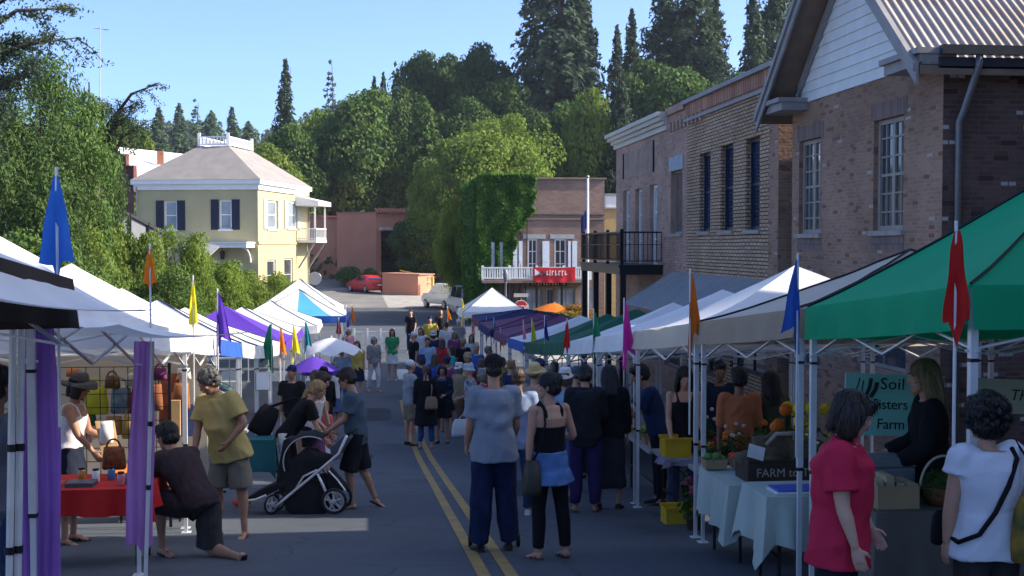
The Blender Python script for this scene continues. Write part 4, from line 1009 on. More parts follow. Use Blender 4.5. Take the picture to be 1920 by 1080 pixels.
# near bank on the left
N_ = [
 (78, 92, 40, 4.7, 'near_dark', L_mid, 'tall bushy evergreen tree with a yellowish rounded top on the left bank', 'broadleaf_tree'),
 (5, 170, 37, 5.0, 'near_dark', L_dec, 'dark evergreen tree at the left edge below the overhanging branches', 'broadleaf_tree'),
 (165, 195, 44, 2.9, 'near_dark', L_dec, 'dark evergreen tree leaning over the covered stairway', 'broadleaf_tree'),
 (45, 320, 34, 3.6, 'near_shrub', L_dec, 'dark green shrub behind the white tent tops at the left edge', 'shrub'),
 (160, 330, 46, 2.7, 'near_shrub', L_mid, 'mid green shrub in front of the covered stairway', 'shrub'),
 (150, 395, 39, 2.8, 'near_shrub', L_lit, 'light green shrub just right of the tall blue pennant', 'shrub'),
 (238, 425, 44, 3.0, 'near_shrub', L_lit, 'light green shrub above the orange pennant', 'shrub'),
 (340, 428, 50, 2.9, 'near_shrub', L_yel, 'yellow green shrub under the yellow house porch', 'shrub'),
 (400, 482, 52, 3.2, 'near_shrub', L_yel, 'yellow green shrub between the yellow and violet pennants', 'shrub'),
 (455, 500, 55, 3.0, 'near_shrub', L_lit, 'light green shrub beside the violet tent top', 'shrub'),
 (512, 512, 56, 3.0, 'near_shrub', L_yel, 'round yellow green shrub at the sunlit corner of the yellow house', 'shrub'),
 (300, 505, 43, 3.4, 'near_shrub', L_mid, 'mid green shrub right behind the orange pennant', 'shrub'),
 (90, 440, 31, 4.0, 'near_shrub', L_mid, 'mid green shrub behind the tall blue pennant', 'shrub'),
]
for a in N_: tree(*a[:6], a[6], 'tree' if 'tree' in a[7] else 'shrub', a[7])
# old cedar at the left edge, its branches hanging into the picture
def cedar(u, d, zt, boughs, label):
    g = gpt(u, d); t = thing('cedar_tree', label, 'tree', tuple(g)); H = zt - g.z
    T = trunk_mb(H, .32, 1.0); Vs = []
    for (z, uu, vv, dd, n, r) in boughs:
        e = pt(uu, vv, dd) - g; b0 = Vector((0, 0, z)); m = b0.lerp(e, .55) + Vector((0, 0, .5))
        T.tube([b0, m, e], [.09, .05, .012], 5)
        for k in range(7):
            s = .25 + .12 * k; c = b0.lerp(m, min(1, s / .55)) if s < .55 else m.lerp(e, (s - .55) / .45)
            q = c + Vector((rnd.uniform(-.7, .7), rnd.uniform(-.7, .7), rnd.uniform(-.75, .25))); T.tube([c, c.lerp(q, .5) + Vector((0, 0, .1)), q], [.025, .016, .006], 4)
            nn = int(n * (.5 + rnd.random())); s2 = NR.random(nn)[:, None]
            P = np.array(c)[None] * (1 - s2) + np.array(q)[None] * s2 + NR.normal(size=(nn, 3)) * r * np.array([1, 1, .6])
            Vs.append(leaves(P, .10, .4))
    link('trunk', T.mesh('cedar_trunk', M_bark, None, True), t)
    V = np.concatenate(Vs); c = link('crown', quad_mesh('cedar_crown', V, L_con2), t)
cedar(-95, 30, 14.5, [(8.5, 60, -30, 29, 260, .16), (9.0, 140, 15, 30, 180, .13), (7.6, 110, 60, 29.5, 230, .15), (7.2, 30, 70, 30, 330, .2), (6.4, 70, 120, 29, 260, .16), (6, 20, 140, 30, 300, .2), (10, 40, -80, 30, 200, .2), (8, 150, 70, 30, 120, .10), (5.2, -10, 190, 30, 300, .2)], 'old cedar at the left edge with thin drooping branches against the sky')
cedar(185, 43, 7.4, [(8.2, 300, 155, 42, 90, .08), (7.7, 262, 190, 42.5, 150, .12), (7.2, 240, 220, 43, 200, .16), (7.5, 200, 190, 42, 260, .2), (6.6, 270, 230, 43, 120, .12)], 'sparse cedar whose bare bough reaches right above the red parapet')
# shrubs by the salmon building and the corner
for (u, v, d, W, m, lab) in ((656, 500, 108, 2.4, L_mid, 'rounded green shrub against the salmon wall left of the red car'), (692, 503, 106, 1.8, L_dec, 'dark ball shaped shrub behind the roof of the red car')):
    tree(u, v, d, W, 'bush', m, lab, 'shrub', 'shrub')
L_aut = leaf_mat('autumn_leaves', (0.25, 0.085, 0.02), (0.30, 0.22, 0.04), .3, 2.5)
tree(1078, 572, 60, 2.3, 'bush', L_aut, 'orange and yellow autumn bush beside the orange parasol', 'shrub', 'shrub', base=gz(9, 59) + .9)
tree(1062, 585, 59, 1.7, 'bush', leaf_mat('yellow_autumn_leaves', (0.25, 0.18, 0.03), (0.16, 0.17, 0.03), .3, 2), 'yellow leafed bush in front of the orange autumn bush', 'shrub', 'shrub', base=gz(9, 59) + .8)
# ivy over the left half of the brown building
def ivy():
    n = 42000; us = 893 + NR.random(n) * 112; vs = 333 + NR.random(n) * 250
    t = (vs - 333) / 250
    edge = np.where(vs < 395, 1004 - (vs - 333) * .10, np.where(vs < 440, 998 - (vs - 395) * .75, np.where(vs < 470, 964, 962 - (vs - 470) * .45)))
    edge = edge + NR.normal(size=n) * 2.5 + 3 * np.sin(vs * .21)
    k = us < edge
    # keep the shuttered openings free
    k &= ~((vs > 452) & (vs < 523) & (((us > 918) & (us < 928)) | ((us > 934) & (us < 944))))
    us, vs = us[k], vs[k]
    x = np.array([pt(u_, 460, D_I).x for u_ in us]); z = 1.76 + (460 - vs) / FPX * D_I
    dep = .05 + .16 * NR.random(len(us)) + .10 * np.sin(us * .13 + 1.3 * np.sin(vs * .06)) * np.sin(vs * .055 + us * .04)
    P = np.stack([x, yI - dep, z], 1); V1 = leaves(P, .20, .8, np.tile(np.array([[0.2, -1, .3]]), (len(us), 1)))
    n2 = 9000; P2 = np.stack([xi0 - .05 - .3 * NR.random(n2), yI + NR.random(n2) * 9, zbi + (zti - zbi) * NR.random(n2) ** .8], 1); V2 = leaves(P2, .24, .8, np.tile(np.array([[-1., 0, .3]]), (n2, 1)))
    n3 = 3500; P3 = np.stack([xi0 + (ix(1000) - xi0) * NR.random(n3), yI + NR.random(n3) * 1.2 - .3, zti + .02 + .22 * NR.random(n3)], 1); V3 = leaves(P3, .2, .8)
    return np.concatenate([V1, V2, V3])
iv = thing('ivy_plant', 'thick dark ivy covering the left half of the brown brick building', 'ivy', (xi0, yI - .2, zbi))
V = ivy() - np.array([xi0, yI - .2, zbi]); o_ = link('foliage', quad_mesh('ivy_foliage', V, leaf_mat('ivy_leaves', (0.045, 0.12, 0.016), (0.08, 0.18, 0.026), .25, .9)), iv)
mb = MB()
for i in range(9): x = xi0 + .2 + i * .3; mb.tube([(x, yI - .05, zbi), (x + .1 * math.sin(i), yI - .05, (zbi + zti) / 2), (x + .25, yI - .05, zti - .3)], [.04, .03, .015], 5)
mb.build('stem', M_bark, iv)
# undergrowth that closes the slope between the trunks
def under():
    Vs = []
    for i in range(430):
        u = NR.uniform(190, 1500); d = NR.uniform(117, 185)
        g = gpt(u, d); r = NR.uniform(1.2, 3.2); n = 150; dd = sph(n); dd[:, 2] = np.abs(dd[:, 2])
        P = np.array(g) + dd * r * (.65 + .4 * NR.random(n))[:, None]; Vs.append(leaves(P, .62, .65, dd))
    return np.concatenate(Vs)
setp(link('undergrowth', quad_mesh('undergrowth', under(), L_dec)), kind='stuff')
def bank():
    Vs = []
    for i in range(260):
        x = NR.uniform(-34, -9.4); y = NR.uniform(31, 92); r = NR.uniform(.5, 1.5)
        if x > -22 and y > 66 and x > -30: continue
        n = 170; dd = sph(n); dd[:, 2] = np.abs(dd[:, 2]); P = np.array((x, y, gz(x, y))) + dd * r * (.6 + .45 * NR.random(n))[:, None]; Vs.append(leaves(P, .20, .65, dd))
    return np.concatenate(Vs)
setp(link('ground_cover', quad_mesh('ground_cover', bank(), L_mid)), kind='stuff')
# far wooded hill
def hz_(x, y):
    d = depth_of(x, y); u = 690 + FPX * x / d if d > 1 else 690
    ridge = 46 - 10 * sm(640, 900, u) - 12 * sm(330, 100, u) + 3 * math.sin(u * .022) + 5 * math.sin(u * .009 + 1)
    return -2 + (ridge + 2) * sm(300, 520, y)
mb = MB(); nx, ny = 60, 40; vs = []; fs = []
for j in range(ny + 1):
    for i in range(nx + 1):
        y = 290 + 260 * j / ny; x = -250 + 420 * i / nx; vs.append((x, y, hz_(x, y) - 1.5 + 1.6 * noise.noise((x * .06, y * .06, 0))))
for j in range(ny):
    for i in range(nx): a = j * (nx + 1) + i; fs.append((a, a + 1, a + nx + 2, a + nx + 1))
mb.add(vs, fs); setp(link('hill', mb.mesh('hill', mat('hill_floor', (0.035, 0.055, 0.022), .95, .3, .1), None, True)), kind='structure')
def farwood():
    Vs = []
    for i in range(2600):
        y = 330 + 200 * NR.random(); x = -235 + 330 * NR.random(); z = hz_(x, y); h = NR.uniform(5, 11); w = h * NR.uniform(.22, .5); n = 46
        t = NR.random(n) ** .75; a = NR.random(n) * 6.28; r = w * (1 - t) ** (.6 if i % 3 else .35) * (.7 + .4 * NR.random(n))
        o = np.stack([np.cos(a), np.sin(a), np.full(n, .5)], 1)
        P = np.stack([x + r * np.cos(a), y + r * np.sin(a), z - 1 + h * t], 1); Vs.append(leaves(P, 2.0, .6, o))
    return np.concatenate(Vs)
setp(link('far_wood', quad_mesh('far_wood', farwood(), L_far)), kind='stuff')
# covered stairway on the left bank
M_croof = mat('grey_metal_stair_roof', (0.17, 0.175, 0.18), 0.55, 0.12, 2); M_dbeam = mat('dark_steel_beam', (0.02, 0.02, 0.022), .5)
a = pt(92, 325, 50); b = pt(312, 440, 55); st = thing('stair_roof', 'sloping grey metal roof of a covered stairway among the shrubs', 'stair roof', (a.x, a.y, gz(a.x, a.y)))
dv = (b - a); side = Vector((.25, -1, 0)).normalized() * 1.5
mb = MB(); mb.poly_prism([a, b, b - side, a - side], (0, 0, .10)); mb.build('roof', M_croof, st)
mb = MB(); mb.poly_prism([a + Vector((0, 0, -.02)), b + Vector((0, 0, -.02)), b + Vector((0, 0, -1.0)), a + Vector((0, 0, -1.0))], (.02, .06, 0)); mb.build('side_panel', M_croof, st)
for i in range(7): p = a.lerp(b, i / 6) + Vector((0, -.05, 0)); q = MB(); q.bar(p + Vector((0, 0, .12)), (p.x, p.y, gz(p.x, p.y) - .2), .14); q.build('post', M_dbeam, st)
for z in (.03, -.95): q = MB(); q.bar(a + Vector((0, -.06, z)), b + Vector((0, -.06, z)), .12); q.build('beam', M_dbeam, st)
a = pt(340, 470, 58); b = pt(392, 482, 58); st2 = thing('stair_roof', 'short flat grey roof at the foot of the covered stairway', 'stair roof', (a.x, a.y, gz(a.x, a.y)))
mb = MB(); mb.poly_prism([a, b, b + Vector((.3, 1.6, .45)), a + Vector((0, 1.6, .45))], (0, 0, .09)); mb.build('roof', M_croof, st2)
for p in (a, b): q = MB(); q.bar(p, (p.x, p.y, gz(p.x, p.y) - .2), .1); q.build('post', M_dbeam, st2)
# radio mast on the hill behind
p0 = gpt(188, 190); p1 = pt(188, 46, 190); mm = thing('radio_mast', 'thin radio mast with a cross arm rising above the bushy evergreen', 'mast', tuple(p0))
mb = MB(); mb.tube([p0, p1], [.14, .06], 6); mb.build('pole', M_steel, mm); 
mb = MB(); q = p1 + Vector((0, 0, -.6)); mb.tube([q + Vector((-.9, 0, .0)), q + Vector((1.3, 0, -.15))], .05, 5); mb.box((q.x + .5, q.y - .1, q.z - .25), (q.x + 1.3, q.y + .1, q.z - .10)); mb.build('cross_arm', M_steel, mm)
# ================================================================ market tents
def cloth_mat(name, col, trans=0.28, var=0.05):
    return mat('tent_' + name, col, 0.75, var, 1.3, 0.12, 9, trans=trans, spec=0.2)
C_white = cloth_mat('white', (0.80, 0.81, 0.82)); C_cream = cloth_mat('cream', (0.62, 0.55, 0.45)); C_green = cloth_mat('green', (0.012, 0.40, 0.18), .3)
C_dgreen = cloth_mat('dark_green', (0.016, 0.105, 0.062), .15); C_maroon = cloth_mat('plum', (0.19, 0.075, 0.155), .2); C_navy = cloth_mat('navy', (0.02, 0.03, 0.14), .15)
C_blue = cloth_mat('blue', (0.04, 0.12, 0.45), .2); C_violet = cloth_mat('violet', (0.12, 0.05, 0.42), .25); C_aqua = cloth_mat('aqua', (0.10, 0.42, 0.62), .25)
C_brown = cloth_mat('dark_brown', (0.038, 0.026, 0.020), .05); C_tanv = cloth_mat('tan', (0.40, 0.31, 0.22), .2); C_grey = cloth_mat('grey', (0.30, 0.31, 0.32), .15)
M_seam = mat('black_seam_tape', (0.015, 0.015, 0.02), .7)
TENTS = {}
def tent(label, xs, xi, y0, y1, mc, mv=None, eave=2.17, drop=.22, peak=2.92, truss=True, seam=True, group=None, awn=None, mawn=None, bend=1.12, aw_in=0.0, sag=.05, poles=(1, 1, 1, 1), sides=(1, 1, 1, 1), stripe=None, shift=0.0):
    """xs: street side, xi: inner side. Corners 0:(xs,y0) 1:(xs,y1) 2:(xi,y1) 3:(xi,y0)"""
    cx, cy = (xs + xi) / 2, (y0 + y1) / 2
    t = thing('canopy_tent', label, 'tent', (cx, cy, gz(cx, cy)), 0, group)
    cor = [Vector((xs, y0, 0)), Vector((xs + shift, y1, 0)), Vector((xi + shift, y1, 0)), Vector((xi, y0, 0))]
    for c in cor: c.z = gz(c.x, c.y) + eave
    pz = gz(cx, cy) + peak; sgn = 1 if xi > xs else -1
    n = 14; vs = []; fs = []; order = [0, 1, 2, 3, 0]; ctr = (cor[0] + cor[1] + cor[2] + cor[3]) / 4
    seed = rnd.random() * 50; mi = []
    def P_at(A, B, c, r):
        p = ctr.lerp(A.lerp(B, c), r); q = 1 - (2 * c - 1) ** 2
        p.z += (pz - ctr.z) * (1 - r) ** bend - sag * q * math.sin(math.pi * min(1, r * .97)) + .016 * noise.noise((p.x * 2.2 + seed, p.y * 2.2, 0)) * (1.1 - r) * (r > .05) + .010 * math.sin(c * 21 + seed) * r * r * q
        return p
    for s in range(4):
        A, B = cor[order[s]], cor[order[s + 1]]; k0 = len(vs)
        for jj in range(n + 1):
            for ii in range(n + 1): vs.append(P_at(A, B, ii / n, jj / n))
        for jj in range(n):
            for ii in range(n):
                k = k0 + jj * (n + 1) + ii; fs.append((k, k + 1, k + n + 2, k + n + 1)); mi.append(1 if stripe and s == 3 and stripe[1][0] <= ii < stripe[1][1] else 0)
    mb = MB(); mb.add(vs, fs); mb.mi = mi
    cano = mb.build('canopy', [mc, stripe[0]] if stripe else mc, t, smooth=True, fix=False)
    if seam:
        mb = MB()
        for s in range(4):
            pp = [P_at(cor[s], cor[order[s + 1]], 0, k / 8) + Vector((0, 0, .008)) for k in range(9)]
            mb.tube(pp, .010, 4)
        mb.build('hip_seam', M_seam, cano)
    # valance
    mb = MB()
    for s in range(4):
        if not sides[s]: continue
        A, B = cor[order[s]], cor[order[s + 1]]; o = (B - A).cross(Vector((0, 0, 1))); o.z = 0; o.normalize()
        if o.dot(Vector((cx, cy, 0)) - (A + B) / 2 * 1.0 + Vector((0, 0, 0))) > 0: o = -o
        m = 22; vv = []; ff = []
        for k in range(m + 1):
            p = A.lerp(B, k / m)
            for row in range(4):
                h = row / 3; w = .022 * math.sin(k * 1.3 + seed + s) * h + .014 * math.sin(k * 2.9 + s) * h
                vv.append(p + o * (.012 + .02 * h + w) + Vector((0, 0, -drop * h - .012 * math.sin(math.pi * k / m) * h)))
        for k in range(m):
            for row in range(3): a = k * 4 + row; ff.append((a, a + 1, a + 5, a + 4))
        mb.add(vv, ff)
    mb.build('valance', mv or mc, t, smooth=True, fix=False)
    for ci, c in enumerate(cor):
        if not poles[ci]: continue
        mb = MB(); x = c.x + (sgn * .035 if ci in (0, 1) else -sgn * .035); y = c.y + (.035 if ci in (0, 3) else -.035); zg = gz(x, y); zt_ = c.z - .02; zm = zg + .95
        mb.box((x - .021, y - .021, zm), (x + .021, y + .021, zt_)); mb.box((x - .016, y - .016, zg + .01), (x + .016, y + .016, zm - .001)); mb.box((x - .05, y - .05, zg + .002), (x + .05, y + .05, zg + .0095))
        mb.box((x - .0235, y - .0235, zm - .012), (x + .0235, y + .0235, zm + .012), mi=1); mb.box((x - .0235, y - .0235, zt_ - .40), (x + .0235, y + .0235, zt_ - .38), mi=1)
        mb.build('pole', [M_pole, M_black], t, fix=False)
    if truss:
        mb = MB()
        for s in range(4):
            A, B = cor[order[s]].copy(), cor[order[s + 1]].copy(); inn = (Vector((cx, cy, 0)) - Vector(((A.x + B.x) / 2, (A.y + B.y) / 2, 0))).normalized() * .05
            A += inn; B += inn; M_ = A.lerp(B, .5); z0_, z1_ = -.06, -.36
            for P, Q in ((A, M_), (M_, B)):
                mb.bar(P + Vector((0, 0, z0_)), Q + Vector((0, 0, z1_)), .022, .012); mb.bar(P + Vector((0, 0, z1_)), Q + Vector((0, 0, z0_)), .022, .012)
        ctr = Vector((cx, cy, pz - .1))
        for c in cor: mb.bar(c.lerp(ctr, .04) + Vector((0, 0, -.10)), ctr + Vector((0, 0, -.05)), .022)
        mb.build('truss', M_pole, t, fix=False)
    if awn:
        # flap propped out over the aisle: reach, rise at the two ends, extra pull of the far corner
        reach, z_near, z_far, pull = awn
        A, B = cor[0].copy(), cor[1].copy(); A.z -= .05; B.z -= .05; m = 16; vv = []; ff = []
        for k in range(m + 1):
            s = k / m; p = A.lerp(B, s); 
            for row in range(6):
                h = row / 5; e = reach * h * (1 + .0 * s); up = (z_near * (1 - s) + z_far * s) * h
                q = p + Vector((-sgn * (e + pull * h * s ** 3), pull * .6 * h * s ** 3, up - .10 * math.sin(math.pi * h) * .6 - .05 * math.sin(math.pi * s) * h))
                vv.append(q)
        for k in range(m):
            for row in range(5): a = k * 6 + row; ff.append((a, a + 1, a + 7, a + 6))
        mb = MB(); mb.add(vv, ff); mb.build('awning', mawn or mc, t, smooth=True, fix=False)
    TENTS[label] = (t, cor)
    return t
# ---- right row, from the camera outwards

tent('bright green tent nearest the camera on the right', 3.22, 6.25, 6.28, 8.75, C_green, None, peak=3.15, drop=.24, sag=.06)
tent('cream tent with black seams between the bright green tent and the big white tent', 3.22, 6.25, 8.95, 11.72, C_cream, C_tanv, peak=2.74, bend=1.2)
tent('big white tent right behind the cream tent', 3.24, 6.3, 12.0, 14.75, C_white, C_cream, peak=2.86, seam=False, bend=1.25)
tent('white tent with the magenta pennant on the right row', 3.3, 6.35, 15.1, 17.7, C_white, None, peak=2.78, seam=False, bend=1.25)
tent('small white tent with the deep red pennant beside the dark green tents', 3.4, 6.4, 17.95, 20.9, C_white, None, peak=2.76, seam=False, bend=1.25)
tent('nearer dark green tent on the right row', 3.42, 6.5, 21.1, 24.0, C_dgreen, None, peak=2.8, seam=False, bend=1.2)
tent('farther dark green tent next to the pale blue tent', 3.5, 6.6, 24.2, 27.2, C_dgreen, None, peak=2.8, seam=False, bend=1.2)
tent('pale blue and white tent with a blue valance', 3.5, 6.6, 27.5, 30.5, C_white, C_blue, peak=2.75, truss=False, seam=False, bend=1.2)
tent('plum coloured tent with a navy hip', 3.5, 6.7, 30.8, 34.0, C_maroon, None, peak=2.68, truss=False)
tent('second plum tent behind the first one', 3.4, 6.6, 34.3, 37.6, C_maroon, C_navy, peak=2.55, truss=False)
tent('dark blue tent between the plum tent and the far white tent', 3.5, 6.6, 38.0, 41.4, C_navy, C_maroon, peak=2.45, truss=False)
tent('sunlit white tent at the far end of the right row', 3.45, 5.85, 44.8, 47.4, C_white, None, peak=2.95, truss=False, eave=2.1)
# ---- left row
tent('white tent nearest the camera on the left with a dark brown side flap', -1.60, -4.7, 3.2, 6.9, C_white, C_brown, eave=2.26, peak=3.05, drop=.27, awn=(.30, -.16, -.12, .14), mawn=C_white, seam=False, poles=(1, 0, 1, 1))
tent('second white tent on the left with violet curtains on its poles', -1.84, -4.95, 7.1, 10.35, C_white, None, peak=3.0, awn=(.45, -.10, -.06, .5), seam=False, drop=.12, poles=(1, 0, 1, 1))
tent('third white tent on the left sheltering the red table', -1.92, -5.0, 10.7, 13.5, C_white, None, peak=3.05, seam=False)
tent('white tent on the left with a blue back sheet', -1.98, -5.05, 13.8, 16.6, C_white, C_white, peak=3.05, seam=False)
tent('white tent on the left beside the violet pennant', -2.0, -5.05, 16.9, 19.6, C_white, C_blue, peak=2.95, truss=False, seam=False)
tent('plain white tent in the middle of the left row', -2.0, -5.05, 19.9, 22.7, C_white, None, peak=2.95, truss=False)
tent('sunlit white tent behind the yellow pennant', -2.0, -5.05, 23.0, 25.8, C_white, None, peak=2.95, truss=False, seam=False)
tent('white tent in front of the violet tent', -2.0, -5.05, 26.2, 29.0, C_white, None, peak=2.75, truss=False)
tent('violet tent with white hips on the left row', -1.95, -5.05, 29.4, 32.4, C_violet, C_violet, peak=3.0, truss=False, seam=False)
tent('low white tent right behind the violet tent', -1.9, -4.95, 32.8, 35.8, C_white, C_violet, peak=2.85, truss=False)
tent('white tent with printed front beside the aqua striped tent', -1.5, -4.4, 36.4, 39.6, C_white, C_white, peak=2.85, truss=False)
tent('white tent with a broad aqua stripe at the far end of the left row', -.75, -4.0, 41.5, 45.0, C_white, C_blue, peak=3.0, truss=False, stripe=(C_aqua, (7, 12)))
tent('tall white tent behind the aqua striped one', -1.0, -4.2, 46.0, 49.5, C_white, None, peak=3.25, truss=False)

# ================================================================ pennants
def pennant(u, vt, vb, d, col, wpx, label, side=1, pole_to=None, mpole=None, sym=False):
    k = FPX / d; top = pt(u, vt, d); L = (vb - vt) / k; w = wpx / k
    t = thing('pennant', label, 'pennant', (top.x, top.y, top.z - L))
    pb = pole_to if pole_to is not None else top.z - L - .75
    mb = MB(); mb.tube([(top.x, top.y, pb), (top.x, top.y, top.z + .05)], .009 if d < 40 else .02, 6); mb.build('pole', mpole or M_pole, t)
    n, m = 14, 12; vs = []; fs = []; sd_ = rnd.random() * 9
    for j in range(n + 1):
        tt = j / n
        for i in range(m + 1):
            s = i / m; ww = w * (.14 + .86 * tt ** .8)
            if sym: x = (s - .5) * ww; Ls = L * (.76 + .02 * math.cos(s * 6.283 + sd_) + .24 * max(0, 1 - abs(s - .5) / .14))
            else: x = side * (s * ww - .12 * ww); Ls = L * (1 - .30 * max(0, min(1, (s - .22) / .12)) + .16 * max(0, s - .45))
            y = -.012 + ww * .20 * math.sin(s * 8.5 + sd_) * (.3 + .7 * tt) + .01 * math.sin(tt * 9 + s * 4)
            vs.append((top.x + x, top.y + y, top.z - tt * Ls))
    for j in range(n):
        for i in range(m): a = j * (m + 1) + i; fs.append((a, a + 1, a + m + 2, a + m + 1))
    mb = MB(); mb.add(vs, fs); mb.build('flag', mat('pennant_' + col[0], col[1], .7, .08, 3, .1, 30, trans=.3, spec=.2), t, smooth=True, fix=False)
    return t
P_ = dict(blue=(0.035, 0.16, 0.55), orange=(0.75, 0.19, 0.012), yellow=(0.80, 0.66, 0.02), violet=(0.09, 0.03, 0.36), green=(0.012, 0.20, 0.085), teal=(0.012, 0.22, 0.26), red=(0.55, 0.022, 0.02), magenta=(0.58, 0.03, 0.28), rust=(0.55, 0.13, 0.012), navy=(0.02, 0.03, 0.22), lime=(0.50, 0.50, 0.03), pink=(0.70, 0.16, 0.22), dblue=(0.03, 0.10, 0.40))
def PN(u, vt, vb, d, c, w, label, **k): pennant(u, vt, vb, d, (c, P_[c]), w, label, **k)
PN(106, 330, 545, 6.7, 'blue', 62, 'tall blue pennant on the nearest left tent', sym=True)
PN(281, 467, 552, 10.55, 'orange', 26, 'orange pennant on the corner of the second left tent', sym=True)
PN(362, 524, 634, 13.6, 'yellow', 17, 'yellow pennant left of the violet one', sym=True)
PN(408, 548, 668, 15.7, 'violet', 28, 'violet pennant right of the tall yellow one')
PN(509, 608, 700, 23.5, 'green', 26, 'green pennant on the left row', side=-1)
PN(525, 612, 682, 25.5, 'orange', 14, 'slim orange pennant between the green and the yellow one')
PN(549, 610, 680, 28, 'yellow', 16, 'short yellow pennant right of the slim orange one')
PN(572, 604, 664, 31, 'teal', 15, 'teal pennant in front of the white printed tent')
PN(565, 545, 575, 60, 'orange', 8, 'small orange pennant at the yellow house corner')
PN(635, 598, 635, 40, 'red', 11, 'small red pennant hanging from the aqua striped tent', sym=True)
PN(649, 575, 632, 44, 'violet', 7, 'slim violet pennant at the corner of the aqua striped tent')
PN(659, 573, 612, 45, 'orange', 9, 'small orange pennant at the far left end of the aisle')
PN(1793, 432, 655, 6.32, 'red', 66, 'red pennant on a white pole in front of the bright green tent', sym=True)
PN(1496, 487, 665, 8.9, 'dblue', 36, 'blue pennant between the cream and the bright green tent', side=-1)
PN(1294, 513, 672, 12.0, 'rust', 28, 'rust orange pennant in front of the big white tent')
PN(1170, 566, 694, 15.0, 'magenta', 24, 'magenta pennant on the right row')
PN(1113, 585, 680, 17.9, 'green', 22, 'dark green pennant on the white tent of the right row')
PN(1063, 602, 668, 20.8, 'red', 15, 'deep red pennant beside the dark green tents', sym=True)
PN(1021, 596, 652, 24.2, 'navy', 10, 'navy pennant against the pale blue tent')
PN(997, 600, 654, 27.3, 'lime', 11, 'lime yellow pennant against the pale blue tent')
PN(981, 603, 668, 29, 'pink', 9, 'pink pennant left of the lime yellow one')
PN(938, 617, 660, 33, 'orange', 9, 'orange pennant against the plum tent')
PN(926, 598, 645, 35, 'teal', 8, 'teal pennant left of the plum tent')
PN(912, 597, 640, 38, 'navy', 10, 'dark navy pennant at the far right tents')
PN(885, 592, 640, 43, 'red', 7, 'red and navy pennant in front of the far white tent')
PN(866, 562, 612, 46, 'yellow', 12, 'bright yellow pennant at the far end of the right row')
PN(839, 577, 606, 48, 'orange', 9, 'orange pennant high over the far crowd')

# ================================================================ curtains, tables and goods
def curtain(label, u0, u1, v0, v1, d, m, tilt=(0, 0), nfold=5, amp=.03, pinch=.25):
    a0, a1 = pt(u0, v0, d), pt(u1, v0, d); b0, b1 = pt(u0 + tilt[0], v1, d), pt(u1 + tilt[1], v1, d); n, mm = 16, 40; vs = []; fs = []
    for j in range(n + 1):
        t = j / n
        L, R_ = a0.lerp(b0, t), a1.lerp(b1, t); c = (L + R_) / 2; f = 1 - pinch * (1 - min(1, t * 2.2)) 
        for i in range(mm + 1):
            s = i / mm; p = L.lerp(R_, s); p = c + (p - c) * f
            p = p + FW * (amp * math.sin(s * nfold * 6.28 + .7 * math.sin(t * 3)) * (.5 + .5 * t)) + RV * (.01 * math.sin(t * 7 + s * 5))
            if j == n: p.z += .03 * math.sin(s * 7)
            vs.append(p)
    for j in range(n):
        for i in range(mm): a = j * (mm + 1) + i; fs.append((a, a + 1, a + mm + 2, a + mm + 1))
    mb = MB(); mb.add(vs, fs); o = mb.build('curtain', m, None, smooth=True, fix=False); setp(o, label, 'curtain'); return o
M_vcur = mat('violet_chiffon', (0.34, 0.17, 0.58), .6, .1, 2, .1, 20, trans=.5)
M_pcur = mat('plum_chiffon', (0.42, 0.21, 0.52), .6, .1, 2, .1, 20, trans=.5)
curtain('deep violet curtain on the near left tent pole', 42, 104, 596, 1110, 6.95, M_vcur, (-8, 14), 4, .02, .04)
curtain('lighter purple curtain on the second left tent pole', 250, 288, 640, 1026, 10.1, M_pcur, (-16, 0), 3, .018, .05)
# extra folded poles strapped to the near left tent
def pole_thing(label, u0, v0, u1, v1, d0, d1, r=.022, name='tent_pole', bands=(.35, .62)):
    a, b = pt(u0, v0, d0), pt(u1, v1, d1); t = thing(name, label, 'pole', tuple(b)); mb = MB(); mb.tube([a, b], r, 8); mb.build('tube', M_pole, t, smooth=False, auto=True)
    for s in bands: q = MB(); c = a.lerp(b, s); e = (b - a).normalized() * .02; q.tube([c - e, c + e], r * 1.35, 8); q.build('clamp', M_black, t)
    return t
g0 = lambda u, d: 460 + (1.76 - gz(*pt(u, 460, d).xy)) * FPX / d
pole_thing('upright white pole beside the deep violet curtain, nearest the left edge', 25, 590, 14, g0(14, 6.7), 6.7, 6.7, .020)
pole_thing('second upright white pole strapped to the first at the left edge', 41, 590, 30, g0(30, 6.75), 6.75, 6.75, .020)
pole_thing('leaning white pole in front of the deep violet curtain', 78, 596, 47, g0(47, 7.0), 7.0, 7.0, .017, bands=(.5,))
pole_thing('slim pole right of the lighter purple curtain', 286, 640, 273, g0(273, 10.5), 10.0, 10.0, .016)

